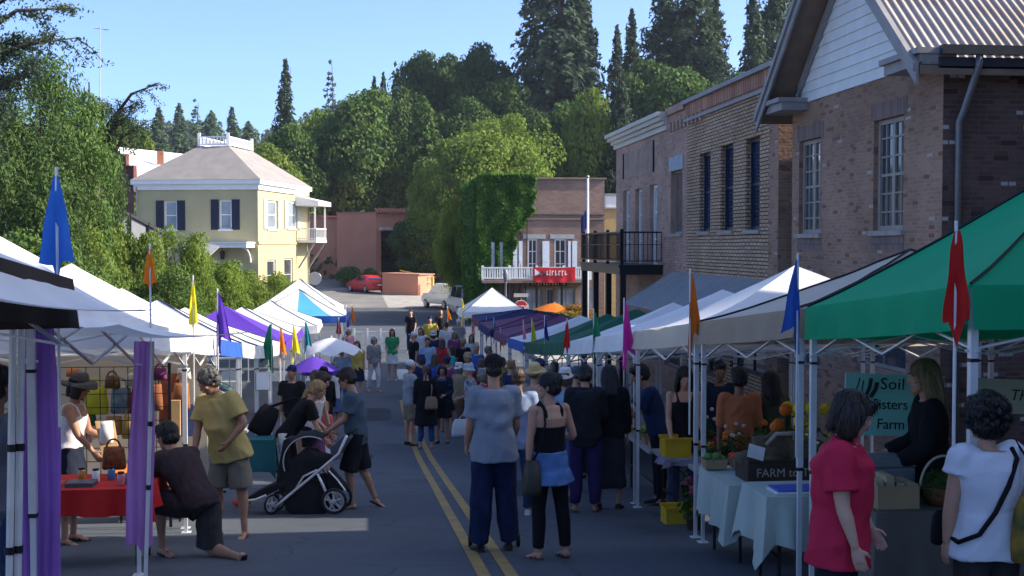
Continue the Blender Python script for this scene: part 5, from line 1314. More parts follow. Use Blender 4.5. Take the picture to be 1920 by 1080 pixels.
def table(label, x0, x1, y0, y1, h=.73, m=None, name='folding_table'):
    cx, cy = (x0 + x1) / 2, (y0 + y1) / 2; zg = gz(cx, cy); t = thing(name, label, 'table', (cx, cy, zg)); zt_ = zg + h
    mb = MB(); mb.box((x0, y0, zt_ - .045), (x1, y1, zt_)); mb.build('tabletop', m or mat('grey_table_plastic', (0.30, 0.30, 0.30), .6), t, bevel=.008, fix=True)
    for x in (x0 + .12, x1 - .12):
        for y in (y0 + .07, y1 - .07):
            q = MB(); q.tube([(x, y, zt_ - .046), (x, y, gz(x, y))], .015, 8); q.build('leg', M_black, t)
        q = MB(); q.bar((x, y0 + .07, zg + .25), (x, y1 - .07, zg + .25), .022); q.build('crossbar', M_black, t, fix=False)
    return t, zt_
def cloth_over(label, x0, x1, y0, y1, zt_, drop, m, cat='tablecloth', fold=.03, corner=.10, uneven=.06):
    """cloth lying on a top and hanging down all round in folds"""
    P = []; per = []
    n = 26
    sides = [((x0, y0), (x1, y0)), ((x1, y0), (x1, y1)), ((x1, y1), (x0, y1)), ((x0, y1), (x0, y0))]
    for (a, b) in sides:
        L = math.hypot(b[0] - a[0], b[1] - a[1]); k = max(6, int(L / .035))
        for i in range(k): per.append((a[0] + (b[0] - a[0]) * i / k, a[1] + (b[1] - a[1]) * i / k))
    cx, cy = (x0 + x1) / 2, (y0 + y1) / 2; N = len(per); rows = 9; vs = []; fs = []
    sd_ = rnd.random() * 10
    for r in range(rows + 1):
        t = r / rows
        for i, (x, y) in enumerate(per):
            ox = (x - cx) / max(abs(x1 - x0) / 2, .01); oy = (y - cy) / max(abs(y1 - y0) / 2, .01); cr = min(abs(ox), abs(oy)); dx = ox if abs(ox) >= abs(oy) - 1e-6 else 0; dy = oy if abs(oy) >= abs(ox) - 1e-6 else 0
            f = fold * t * (.6 + math.sin(i * .55 + sd_) + .5 * math.sin(i * 1.27 + 2)) + .012 + corner * t * max(0, cr - .8) * 3
            dl = math.hypot(dx, dy) or 1
            dz = drop * t * (1 + uneven * math.sin(i * .13 + sd_) + .22 * max(0, cr - .85) / .15)
            vs.append((x + dx / dl * f, y + dy / dl * f, zt_ + .012 - dz - (.0 if r else 0)))
    for r in range(rows):
        for i in range(N): j = (i + 1) % N; fs.append((r * N + i, r * N + j, (r + 1) * N + j, (r + 1) * N + i))
    vs.append((cx, cy, zt_ + .014)); c = len(vs) - 1
    for i in range(N): fs.append((c, (i + 1) % N, i))
    mb = MB(); mb.add(vs, fs); o = mb.build('tablecloth', m, None, smooth=False, fix=False, auto=False); o.data.polygons.foreach_set('use_smooth', [True] * len(o.data.polygons))
    o.data.set_sharp_from_angle(angle=R(60)); setp(o, label, cat); return o
M_redc = mat('red_tablecloth', (0.42, 0.012, 0.012), .8, .1, 3, .2, 40); M_wc = mat('white_linen', (0.42, 0.48, 0.43), .85, .06, 3, .25, 30); M_gc = mat('grey_brown_cloth', (0.12, 0.105, 0.09), .9, .1, 3, .2, 30)
t, z = table('folding table under the red cloth in the third left tent', -3.55, -1.95, 11.2, 11.95, .73)
cloth_over('red tablecloth on the folding table in front of the woman in the sun hat', -3.55, -1.95, 11.2, 11.95, z, .23, M_redc)
ZR = z
t, z = table('folding table under the larger white cloth', 3.12, 4.0, 10.35, 11.3, .73); ZW1 = z
cloth_over('larger white cloth on the table with the crate of driftwood', 3.12, 4.0, 10.35, 11.3, z, .42, M_wc, fold=.035)
t, z = table('small folding table under the smaller white cloth nearest the pole', 3.06, 3.62, 9.15, 9.75, .74); ZW2 = z
cloth_over('smaller white cloth hanging unevenly on the small table by the pole', 3.06, 3.62, 9.15, 9.75, z, .50, M_wc, fold=.04, uneven=.25)
t, z = table('long vendor table under the grey brown cloth', 3.45, 5.4, 8.0, 8.7, .75); ZG = z
cloth_over('grey brown cloth reaching the ground on the long vendor table', 3.45, 5.4, 8.0, 8.7, z, .72, M_gc, fold=.02)
t, z = table('grey side table behind the yellow crates', 3.35, 4.2, 13.6, 14.3, .72); ZS = z
t, z = table('dark table with potted plants in the big white tent', 3.5, 4.6, 12.5, 13.2, .62); ZP = z
# books / leaflets on the small white table
mb = MB(); mb.box((3.15, 9.2, ZW2 + .016), (3.5, 9.45, ZW2 + .03)); mb.box((3.17, 9.22, ZW2 + .0305), (3.52, 9.46, ZW2 + .045), mi=1)
setp(mb.build('leaflet_stack', [mat('white_paper', (0.7, 0.7, 0.68), .8), mat('blue_paper', (0.05, 0.10, 0.45), .6)]), 'flat blue and white leaflet stack on the smaller white cloth', 'leaflets')
# crate with lettering and driftwood on it
M_crate = mat('dark_crate_wood', (0.055, 0.040, 0.030), .85, .25, 5, .4, 30); M_letw = mat('pale_letter_paint', (0.42, 0.38, 0.32), .8)
cr = thing('wooden_crate', 'long dark wooden crate lettered FARM to TABLE on the larger white cloth', 'crate', (3.6, 10.5, ZW1 + .016))
zc = ZW1 + .016
mb = MB(); mb.box((3.30, 10.40, zc), (4.15, 10.43, zc + .20)); mb.box((3.30, 10.75, zc), (4.15, 10.78, zc + .20)); mb.box((3.30, 10.431, zc), (3.33, 10.749, zc + .20)); mb.box((4.12, 10.431, zc), (4.15, 10.749, zc + .20)); mb.box((3.331, 10.431, zc), (4.119, 10.749, zc + .02)); mb.build('box', M_crate, cr, bevel=.004)
text_part('lettering', 'FARM to TABLE', .105, frame_m((3.73, 10.396, zc + .085), (1, 0, 0), (0, -1, 0)), M_letw, cr, .002)
dw = thing('driftwood_heap', 'heap of gnarled driftwood and burlap piled in the dark crate', 'driftwood', (3.55, 10.6, zc + .02))
mb = MB()
def knob(mb, c, r, seed, seg=16):
    b = MB(); b.ell((0, 0, 0), r, seg, 10)
    for v in b.v:
        p = Vector(v); n_ = noise.noise(p * 7 + Vector((seed, 0, 0))) * .35 + noise.noise(p * 16 + Vector((0, seed, 0))) * .18; q = p * (1 + n_)
        mb.v.append(tuple(q + Vector(c)))
    k = len(mb.v) - len(b.v); mb.f += [tuple(i + k for i in f) for f in b.f]; mb.mi += b.mi
for i, (x, y, z_, rx, rz_) in enumerate(((3.42, 10.58, .17, .16, .10), (3.62, 10.6, .25, .22, .16), (3.8, 10.58, .22, .20, .13), (3.98, 10.6, .13, .18, .09), (3.56, 10.52, .12, .15, .10))): knob(mb, (x, y + .05, zc + z_), (rx, .10, rz_), i * 3.1, 22)
o_ = mb.build('wood', mat('gnarled_wood', (0.16, 0.12, 0.075), .9, .4, 6, 1.0, 22, col2=(0.075, 0.055, 0.035)), dw, smooth=True)
mb = MB(); mb.tube([(3.5, 10.5, zc + .32), (3.58, 10.47, zc + .42), (3.72, 10.47, zc + .42), (3.86, 10.5, zc + .36)], .02, 7); mb.build('branch', mat('bleached_wood', (0.34, 0.29, 0.23), .9, .2, 8), dw, smooth=True)
mb = MB(); M4 = Matrix.Translation((3.36, 10.36, zc + .28)) @ Matrix.Rotation(.3, 4, 'Y') @ Matrix.Rotation(-.35, 4, 'X'); mb.box((-.075, -.003, -.06), (.075, .003, .06), M4); setp(mb.build('paper_note', mat('white_paper', (0.7, 0.7, 0.68), .8)), 'white paper note clipped to the driftwood heap', 'note')
# ---- flowers and plants of the white tent
M_pot = mat('dark_pot', (0.05, 0.03, 0.022), .8, .2, 5)
def flower_bunch(label, c, r, h, n, petal, seed, pot=True, leafm=L_dec, fs=.05, name='potted_plant', cat='plant'):
    t = thing(name, label, cat, tuple(c)); c = Vector(c)
    ph_ = .16 if pot else 0
    if pot: mb = MB(); mb.lathe([(.075, 0), (.10, .15), (.11, .16), (.09, .162), (.08, .13)], c, 14); mb.build('pot', M_pot, t, smooth=False, auto=True)
    q = np.random.default_rng(seed); d = q.normal(size=(n * 14, 3)); d /= np.linalg.norm(d, axis=1, keepdims=True); d[:, 2] = np.abs(d[:, 2]) * 1.0
    P = d * np.array([r, r, h]) * (.35 + .65 * q.random(len(d)))[:, None] + np.array([0, 0, ph_]); V = leaves(P, .075, .5, d); link('foliage', quad_mesh('bunch', V, leafm), t)
    mb = MB()
    for i in range(n):
        a = q.random() * 6.28; rr = r * q.random() ** .5; p = c + Vector((rr * math.cos(a), rr * math.sin(a) - .02, ph_ + h * (.55 + .5 * q.random()))); mb.ell(p, (fs * .6, fs * .35, fs * .6), 8, 5)
    mb.build('flower', petal, t, smooth=True)
    return t
Mo = mat('orange_petals', (0.62, 0.14, 0.01), .7, .2, 30); My = mat('yellow_petals', (0.68, 0.48, 0.03), .7, .2, 30); Mw = mat('white_petals', (0.55, 0.52, 0.48), .7); Mp_ = mat('pink_petals', (0.30, 0.06, 0.09), .7, .3, 20)
flower_bunch('orange flowering plant at the front left of the dark plant table', (3.6, 12.6, ZP), .17, .26, 5, Mo, 1, fs=.05)
flower_bunch('leafy plant with small white flowers by the rust orange pennant pole', (3.85, 12.7, ZP), .20, .36, 6, Mw, 2, fs=.035)
flower_bunch('tall green plant on the right of the dark plant table', (4.15, 12.8, ZP), .22, .42, 4, Mo, 3, fs=.045)
flower_bunch('dark leafy plant at the far corner of the dark plant table', (4.42, 13.0, ZP), .2, .34, 4, Mw, 4, fs=.03)
flower_bunch('bushy plant with white flowers on the ground below the plant table', (3.7, 12.35, gz(3.7, 12.35)), .24, .40, 9, Mw, 5, fs=.035)
flower_bunch('pink potted flowers on the ground beside the yellow crate', (3.42, 12.6, gz(3.4, 12.6)), .2, .38, 14, Mp_, 6, fs=.045)
flower_bunch('bunch of yellow and orange sunflowers behind the crate of driftwood', (4.05, 11.0, ZW1 + .016), .22, .42, 7, My, 7, fs=.11, name='flower_bunch', cat='flowers')
flower_bunch('orange sunflowers beside the yellow bunch', (3.78, 11.1, ZW1 + .016), .13, .40, 3, Mo, 8, fs=.10, name='flower_bunch', cat='flowers')
M_ycr = mat('yellow_crate_plastic', (0.55, 0.36, 0.02), .5, .1, 4)
def ycrate(label, c, s=(.34, .26, .2)):
    t = thing('plastic_crate', label, 'crate', tuple(c)); x, y, z_ = c; a, b, h = s
    mb = MB(); mb.box((x - a / 2, y - b / 2, z_), (x + a / 2, y - b / 2 + .015, z_ + h)); mb.box((x - a / 2, y + b / 2 - .015, z_), (x + a / 2, y + b / 2, z_ + h)); mb.box((x - a / 2, y - b / 2 + .0151, z_), (x - a / 2 + .015, y + b / 2 - .0151, z_ + h)); mb.box((x + a / 2 - .015, y - b / 2 + .0151, z_), (x + a / 2, y + b / 2 - .0151, z_ + h)); mb.box((x - a / 2 + .0151, y - b / 2 + .0151, z_), (x + a / 2 - .0151, y + b / 2 - .0151, z_ + .015)); mb.build('body', M_ycr, t, fix=False)
    mb = MB(); mb.box((x - a / 2 - .012, y - b / 2 - .012, z_ + h + .001), (x + a / 2 + .012, y - b / 2 + .012, z_ + h + .03)); mb.box((x - a / 2 - .012, y + b / 2 - .012, z_ + h + .001), (x + a / 2 + .012, y + b / 2 + .012, z_ + h + .03)); mb.build('rim', M_ycr, t, fix=False)
ycrate('yellow plastic crate on the ground under the side table', (3.38, 13.2, gz(3.4, 13.2)), (.30, .26, .17))
ycrate('yellow plastic crate on the grey side table', (3.50, 13.75, ZS + .001), (.30, .28, .20))
mb = MB(); setp(cloth_over('lilac cloth strip over the grey side table', 3.36, 4.1, 13.62, 13.9, ZS - .004, .10, mat('lilac_cloth', (0.20, 0.19, 0.27), .8)), None)
# ---- green tent stall
sg_m = mat('mint_sign_paint', (0.24, 0.58, 0.48), .7, .08, 2, .05, 10)
a = pt(1580, 700, 9.6); sgn_ = thing('farm_sign', 'mint green hand painted sign reading Soil Sisters Farm', 'sign', tuple(pt(1668, 820, 9.6)))
tilt = R(2.2); ux = Vector((math.cos(tilt) * math.cos(.05), -math.sin(.05), -math.sin(tilt))); nx_ = Vector((0, -1, 0)); F = frame_m(pt(1581, 815, 9.6), ux, nx_)
Wsg, Hsg = .72, .485
mb = MB(); lbox(mb, F, 0, Wsg, 0, Hsg, -.02, 0); mb.build('board', sg_m, sgn_, bevel=.003)
M_ink = mat('black_sign_ink', (0.012, 0.012, 0.014), .6)
def on_sign(name, body, size, x, y, m=M_ink, **k): return text_part(name, body, size, F @ Matrix.Translation((x, y, .002)), m, sgn_, .0015, **k)
on_sign('lettering', 'Soil', .13, .375, .405, space=1.05); on_sign('lettering', 'Sisters', .115, .365, .245, space=.95, shear=-.05); on_sign('lettering', 'Farm', .115, .375, .09, space=.95)
def stroke(name, pts, r, m):
    mb = MB(); mb.tube([F @ Vector((x, y, .004)) for x, y in pts], r, 6); return mb.build(name, m, sgn_)
stroke('painted_leaf', [(.16, .30), (.19, .38), (.20, .45)], .014, M_ink); stroke('painted_leaf', [(.20, .30), (.235, .36), (.25, .42)], .016, M_ink); stroke('painted_leaf', [(.08, .34), (.10, .40), (.11, .45)], .005, M_ink); stroke('painted_leaf', [(.12, .32), (.135, .37), (.14, .43)], .005, M_ink)
stroke('painted_swirl', [(.24 + .035 * math.cos(q * .5), .235 + .035 * math.sin(q * .5)) for q in range(12)], .006, M_ink); stroke('painted_swirl', [(.62, .12), (.60, .06), (.64, .03), (.68, .07), (.70, .12)], .004, M_ink)
stroke('painted_hand', [(.625, .36), (.63, .44)], .018, mat('pink_sign_ink', (0.62, 0.14, 0.26), .6)); stroke('painted_hand', [(.60, .42), (.635, .38), (.665, .43)], .010, MATS['pink_sign_ink']); stroke('painted_carrot', [(.535, .33), (.545, .40)], .02, mat('orange_sign_ink', (0.55, 0.26, 0.10), .6))
mb = MB(); F3 = frame_m(pt(1737, 790, 9.55), ux, nx_); lbox(mb, F3, 0, .13, 0, .36, -.012, 0); nb = mb.build('notice_board', mat('kraft_board', (0.33, 0.29, 0.20), .8)); setp(nb, 'narrow kraft paper price board hanging at the right end of the mint sign', 'notice')
mb = MB(); lbox(mb, F3, .03, .10, .22, .28, .0005, .004); mb.build('paper_slip', mat('yellow_paper', (0.55, 0.45, 0.15), .8), nb); mb = MB(); lbox(mb, F3, .05, .09, .10, .17, .0005, .004); mb.build('paper_slip', mat('white_paper', (0.7, 0.7, 0.68), .8), nb)
F4 = frame_m(pt(1818, 772, 9.3), (1, 0, -.06), (0, -1, 0)); mb = MB(); lbox(mb, F4, 0, 1.6, 0, .26, -.01, 0); bn = mb.build('banner', mat('beige_banner', (0.46, 0.41, 0.30), .8, .06, 2)); setp(bn, 'beige banner with dark lettering hanging at the back of the bright green tent', 'banner')
text_part('lettering', 'THE', .12, F4 @ Matrix.Translation((.42, .14, .002)), M_ink, bn, .001, shear=.2)
# box of bags, basket with greens
bx = thing('cardboard_box', 'open cardboard box of paper bags on the grey brown table', 'box', (3.62, 8.2, ZG + .016)); zz = ZG + .016
M_card = mat('kraft_cardboard', (0.34, 0.235, 0.13), .9, .12, 4)
mb = MB(); mb.box((3.48, 8.06, zz), (3.78, 8.075, zz + .16)); mb.box((3.48, 8.3, zz), (3.78, 8.315, zz + .18)); mb.box((3.48, 8.076, zz), (3.495, 8.299, zz + .17)); mb.box((3.765, 8.076, zz), (3.78, 8.299, zz + .17)); mb.build('body', M_card, bx, fix=False)
for i in range(4):
    q = MB(); x = 3.50 + i * .062; q.box((x, 8.09, zz + .01), (x + .055, 8.28, zz + .20 + .03 * math.sin(i * 2)), Matrix.Translation((3.62, 8.2, zz)) @ Matrix.Rotation(.08 * (i - 1.5), 4, 'Y') @ Matrix.Translation((-3.62, -8.2, -zz))); q.build('paper_bag', mat('brown_paper', (0.38, 0.29, 0.18), .9, .12, 9, .4, 20), bx, fix=False)
cl = thing('cool_box', 'grey cool box with a domed lid behind the cardboard box', 'cool box', (3.68, 8.52, zz)); mb = MB(); mb.box((3.50, 8.42, zz), (3.92, 8.66, zz + .22)); mb.build('body', mat('grey_plastic', (0.16, 0.165, 0.18), .5), cl, bevel=.02)
mb = MB(); mb.poly_prism([(3.49, 8.41, zz + .222), (3.93, 8.41, zz + .222), (3.86, 8.41, zz + .29), (3.56, 8.41, zz + .29)], (0, .26, 0)); mb.build('lid', MATS['grey_plastic'], cl, bevel=.012)
bk_ = thing('wicker_basket', 'wicker basket of dark greens with a tall hoop handle on the grey brown table', 'basket', (4.02, 8.2, zz)); mb = MB(); mb.lathe([(.12, 0), (.16, .06), (.175, .12), (.18, .13), (.165, .13), (.14, .03)], (4.02, 8.2, zz), 22)
mb.build('body', mat('dark_wicker', (0.16, 0.075, 0.03), .8, .3, 20, .8, 60), bk_, smooth=True); mb = MB(); mb.tube([(4.02 + .17 * math.cos(a_), 8.2, zz + .12 + .22 * math.sin(a_)) for a_ in [i * math.pi / 14 for i in range(15)]], .009, 6); mb.build('handle', mat('pale_wicker', (0.42, 0.36, 0.26), .7), bk_, smooth=True)
q = sph(900); q[:, 2] = np.abs(q[:, 2]); V = leaves(q * np.array([.17, .17, .13]) * (.5 + .5 * NR.random(900))[:, None] + np.array([0, 0, .1]), .07, .6, q); link('greens', quad_mesh('greens', V, L_dec), bk_)

# ---- left stalls: goods
rk = thing('display_rack', 'black wire display rack hung with bags behind the red table', 'rack', (-3.2, 14.0, gz(-3.2, 14.0))); zg = gz(-3.2, 14.0)
mb = MB()
for i in range(15): x = -4.3 + i * .15; mb.bar((x, 14.0, zg + .3), (x, 14.0, zg + 1.8), .008)
for i in range(11): mb.bar((-4.3, 14.0, zg + .3 + i * .15), (-2.2, 14.0, zg + .3 + i * .15), .008)
for x in (-4.3, -2.2): mb.bar((x, 14, zg), (x, 14, zg + 1.85), .03)
mb.build('grid', M_black, rk, fix=False)
mb = MB(); mb.box((-4.9, 16.4, gz(-3, 16.4) + .3), (-2.1, 16.43, gz(-3, 16.4) + 1.95)); setp(mb.build('back_sheet', mat('beige_sheet', (0.42, 0.36, 0.28), .9, .08, 2)), 'beige back sheet behind the wire display rack', 'sheet')
def tote(label, u, v0, v1, wpx, d, m, name='tote_bag', strap=True, cat='bag', ms=None):
    k = FPX / d; a = pt(u, v0, d); b = pt(u, v1, d); w = wpx / k; t = thing(name, label, cat, tuple(b)); h = a.z - b.z
    mb = MB(); n = 10; vs = []; fs = []
    for j in range(n + 1):
        tt = j / n; ww = w * (.80 + .2 * tt) * (1 - .12 * (tt > .95)); th = .035 + .05 * math.sin(math.pi * min(1, tt * .9 + .1))
        for i in range(16):
            q = 6.2832 * i / 16; cx_ = math.cos(q); vs.append((b.x + ww / 2 * (abs(cx_) ** .5) * (1 if cx_ > 0 else -1), b.y + th * math.sin(q), a.z - h * tt))
    for j in range(n):
        for i in range(16): i2 = (i + 1) % 16; fs.append((j * 16 + i, j * 16 + i2, (j + 1) * 16 + i2, (j + 1) * 16 + i))
    fs.append(tuple(range(16))); fs.append(tuple(n * 16 + i for i in reversed(range(16)))); mb.add(vs, fs); mb.build('body', m, t, smooth=True)
    if strap: mb = MB(); mb.tube([(b.x + w * .28 * math.cos(q), b.y - .02, a.z - .01 + h * .42 * math.sin(q)) for q in [i * math.pi / 10 for i in range(11)]], .010, 6); mb.build('strap', ms or m, t, smooth=True)
    return t
tote('yellow tote bag hanging on the wire display rack', 180, 727, 777, 50, 13.9, mat('yellow_bag_cloth', (0.50, 0.48, 0.03), .8, .2, 6, .3, 20))
tote('grey blue patterned bag hanging right of the yellow tote', 228, 727, 775, 42, 13.9, mat('grey_blue_bag', (0.14, 0.19, 0.22), .8, .4, 12, .3, 20))
tote('small brown leather pouch hanging above the grey blue bag', 211, 704, 728, 30, 13.85, mat('brown_leather', (0.13, 0.065, 0.025), .6, .3, 8))
tote('tan leather satchel hanging below the grey blue bag', 214, 780, 815, 34, 13.9, mat('tan_leather', (0.36, 0.20, 0.09), .6, .2, 8), strap=False)
tote('dark green bag hanging below the yellow tote', 170, 778, 798, 22, 13.9, mat('dark_green_bag', (0.02, 0.10, 0.05), .7), strap=False)
tote('light grey bag hanging on the rack behind the sun hat', 148, 702, 730, 30, 13.95, mat('light_grey_bag', (0.26, 0.27, 0.30), .8))
tote('orange brown bag hanging at the top of the rack', 137, 690, 706, 26, 13.97, mat('orange_leather', (0.45, 0.16, 0.05), .7), strap=False)
tote('large brown basket bag standing on the red tablecloth', 214, 838, 880, 46, 11.6, mat('red_brown_wicker', (0.17, 0.055, 0.02), .8, .4, 16, .8, 40), name='basket', cat='basket')
tote('white paper bag standing behind the brown basket', 200, 790, 832, 26, 12.2, mat('white_paper', (0.7, 0.7, 0.68), .8), name='paper_bag', strap=False)
a = pt(196, 880, 12.0); b = pt(178, 790, 12.3); mb = MB(); mb.poly_prism([a, a + Vector((.16, 0, 0)), b + Vector((.18, .02, 0)), b], (0, .02, 0)); setp(mb.build('wood_panel', mat('plywood', (0.36, 0.22, 0.10), .8, .15, 4)), 'slanting plywood display panel left of the brown basket', 'panel')
mb = MB(); mb.box((-3.1, 11.35, ZR + .015), (-2.75, 11.6, ZR + .025)); mb.box((-2.70, 11.3, ZR + .015), (-2.45, 11.5, ZR + .05), mi=1); setp(mb.build('craft_tray', [mat('red_tray', (0.40, 0.03, 0.02), .5), mat('dark_tray', (0.06, 0.065, 0.09), .5)]), 'low red and dark trays on the red tablecloth', 'tray')
mb = MB(); mb.ell((-2.1, 11.5, ZR + .06), (.14, .11, .055)); setp(mb.build('folded_cloth', mat('blue_grey_cloth', (0.14, 0.16, 0.24), .9, .2, 8), None, smooth=True), 'folded blue grey cloth at the right end of the red table', 'cloth')
# goods of the next stalls (between the purple curtain and the stroller)
tote('long rust brown leather coat hanging beyond the purple curtain', 320, 700, 800, 44, 15.2, mat('rust_leather', (0.22, 0.055, 0.02), .6, .35, 6), name='leather_coat', cat='coat', strap=False)
tote('brown leather bag in front of the rust brown coat', 340, 718, 768, 34, 15.0, mat('brown_bag_leather', (0.26, 0.10, 0.035), .6, .3, 8))
tote('clear glass jar hanging over the leather goods', 345, 690, 712, 28, 15.1, mat('milky_glass', (0.50, 0.47, 0.42), .2, .3, 12, spec=.6), name='glass_jar', cat='jar', strap=False)
a = pt(328, 815, 14.6); mb = MB(); mb.cbox((a.x, a.y, a.z + .2), (.13, .05, .42)); setp(mb.build('wooden_stand', mat('pale_wood', (0.48, 0.33, 0.16), .7, .15, 5)), 'pale wooden upright stand beside the grey haired man', 'stand')
a = pt(350, 815, 15.2); mb = MB(); mb.cbox((a.x, a.y, a.z + .18), (.24, .03, .40)); setp(mb.build('blue_panel', mat('blue_panel_paint', (0.06, 0.09, 0.24), .7)), 'blue panel behind the pale wooden stand', 'panel')
t, z = table('low display table with an orange edge beyond the purple curtain', -2.95, -2.05, 14.4, 15.0, .62, mat('orange_board', (0.52, 0.17, 0.03), .7))
mb = MB(); mb.box((-2.9, 14.42, z - .32), (-2.1, 14.45, z - .05)); mb.box((-2.85, 14.40, z - .18), (-2.15, 14.418, z - .10), mi=1); setp(mb.build('price_board', [mat('beige_board', (0.34, 0.31, 0.25), .8), mat('cream_paper', (0.62, 0.55, 0.38), .8)]), 'beige board with a cream strip below the orange edge', 'board')
# clothes rail with shirts
def garment(label, x, y, zt_, m, w=.40, h=.62, rz=0.0):
    t = thing('hanging_shirt', label, 'shirt', (x, y, zt_ - h - .12)); M = Matrix.Translation((x, y, zt_)) @ Matrix.Rotation(rz, 4, 'Z')
    mb = MB(); prof_ = [(.06, -.10, .03), (.5 * w, -.16, .035), (.62 * w, -.30, .04), (.5 * w, -.32, .045), (.46 * w, -.5, .05), (.52 * w, -.10 - h, .055)]; vs = []; fs = []; S = 14
    for (a, z_, th) in prof_:
        for i in range(S): q = 6.2832 * i / S; vs.append(M @ Vector((a * math.copysign(abs(math.cos(q)) ** .6, math.cos(q)), th * math.sin(q) * (1 + .3 * math.sin(q * 5)), z_)))
    for j in range(len(prof_) - 1):
        for i in range(S): i2 = (i + 1) % S; fs.append((j * S + i, j * S + i2, (j + 1) * S + i2, (j + 1) * S + i))
    fs.append(tuple(range(S))); fs.append(tuple((len(prof_) - 1) * S + i for i in reversed(range(S)))); mb.add(vs, fs); mb.build('cloth', m, t, smooth=True)
    mb = MB(); mb.tube([M @ Vector(p) for p in ((-.17, 0, -.11), (0, 0, -.04), (.17, 0, -.11))], .006, 5); mb.tube([M @ Vector(p) for p in ((0, 0, -.04), (0, 0, .01), (.02, 0, .025))], .004, 5); mb.build('hanger', M_black, t)
def gm(n, c): return mat('garment_' + n, c, .85, .2, 8, .2, 30)
def rail(label, x, y0, y1, h=1.55):
    t = thing('clothes_rail', label, 'clothes rail', (x, (y0 + y1) / 2, gz(x, (y0 + y1) / 2))); z_ = gz(x, (y0 + y1) / 2) + h
    mb = MB(); mb.tube([(x, y0, gz(x, y0)), (x, y0, z_), (x, y1, z_), (x, y1, gz(x, y1))], .016, 8); mb.build('frame', M_steel, t)
    for y in (y0, y1): q = MB(); q.bar((x - .25, y, gz(x, y) + .03), (x + .25, y, gz(x, y) + .03), .03); q.build('foot', M_black, t, fix=False)
    return z_
zr = rail('chrome clothes rail by the woman in black', -2.25, 17.6, 19.2)
for i, (n, c, l) in enumerate((('navy', (.02, .03, .10), 'navy shirt at the near end of the chrome clothes rail'), ('white', (.5, .5, .52), 'white shirt second on the chrome clothes rail'), ('blue', (.06, .12, .36), 'blue shirt third on the chrome clothes rail'), ('stripe', (.25, .30, .42), 'pale blue shirt in the middle of the chrome clothes rail'), ('black', (.012, .012, .015), 'black shirt behind the pale blue one'), ('teal', (.02, .14, .18), 'teal shirt at the far end of the chrome clothes rail'))):
    garment(l, -2.25, 17.75 + i * .26, zr, gm(n, c), rz=R(12 - 5 * i))
zr = rail('clothes rail with red and brown clothes behind the left stalls', -3.2, 19.6, 21.4)
for i, (n, c, l) in enumerate((('rust', (.32, .07, .03), 'rust red dress on the rear clothes rail'), ('maroon', (.16, .02, .03), 'maroon shirt on the rear clothes rail'), ('brown', (.14, .08, .05), 'brown shirt on the rear clothes rail'), ('pink', (.45, .2, .2), 'pale pink shirt on the rear clothes rail'), ('cream', (.5, .45, .36), 'cream shirt on the rear clothes rail'))):
    garment(l, -3.2, 19.8 + i * .34, zr, gm(n, c), rz=R(60))
# framed white sheet and round table
a = pt(493, 730, 18.2); mb = MB(); mb.cbox((a.x, a.y, a.z + .12), (.22, .02, .28)); fr = mb.build('picture_frame', M_greytrim); setp(fr, 'framed white price sheet hanging over the clothes stall', 'price sheet'); mb = MB(); mb.cbox((a.x, a.y - .013, a.z + .12), (.19, .004, .25)); mb.build('sheet', mat('pale_blue_sheet', (0.42, 0.50, 0.60), .5), fr)
t, z = table('small display table between the left stalls', -2.6, -1.95, 20.2, 20.9, .8)
# teal sheet draped behind the grey-haired man
mb = MB(); a = pt(478, 815, 15.8); setp(cloth_over('teal cloth over a low bench behind the man in the mustard shirt', a.x - .16, a.x + .24, a.y - .2, a.y + .2, a.z - .05, .42, mat('teal_cloth', (0.012, 0.10, 0.115), .85, .1, 3)), None)
a = pt(450, 925, 15.6); mb = MB(); mb.ell((a.x + .02, a.y, gz(a.x, a.y) + .07), (.12, .10, .055)); setp(mb.build('red_bag', mat('red_bag_cloth', (0.45, 0.05, 0.04), .8), None, smooth=True), 'small red cloth bag on the ground below the teal cloth', 'bag')
# umbrellas
def parasol(label, u, v, d, r, m, hcan=.35, lean=0.0, scallop=0.0, name='parasol'):
    p = pt(u, v, d); g = gz(p.x, p.y); t = thing(name, label, 'parasol', (p.x, p.y, g)); n = 32; vs = [(p.x, p.y, p.z)]; fs = []
    for j in range(1, 6):
        for i in range(n):
            q = 6.2832 * i / n; rr = r * j / 5 * (1 - .05 * (1 - abs(math.cos(q * 4)))); vs.append((p.x + rr * math.cos(q), p.y + rr * math.sin(q), p.z - hcan * (j / 5) ** 1.35 - (scallop * (.5 + .5 * math.cos(q * 8)) if j == 5 else 0) + lean * rr * math.cos(q)))
    for i in range(n): fs.append((0, 1 + i, 1 + (i + 1) % n))
    for j in range(4):
        for i in range(n): a = 1 + j * n; fs.append((a + i, a + n + i, a + n + (i + 1) % n, a + (i + 1) % n))
    mb = MB(); mb.add(vs, fs); mb.build('canopy', m, t, smooth=True); mb = MB(); mb.tube([(p.x, p.y, g), (p.x, p.y, p.z + .05)], .022, 8); mb.build('pole', M_pole, t)
parasol('white scalloped parasol in front of the aqua striped tent', 621, 633, 33, .85, C_white, .32, 0, .12)
parasol('violet parasol below the short yellow pennant', 588, 668, 27, .55, C_violet, .30)
parasol('dark violet parasol just right of the violet one', 603, 678, 27.8, .5, cloth_mat('indigo', (.06, .02, .26)), .28)
parasol('orange parasol in front of the ivy building shop window', 1040, 568, 60.5, 1.05, cloth_mat('orange', (.62, .17, .02)), .42, -.10)
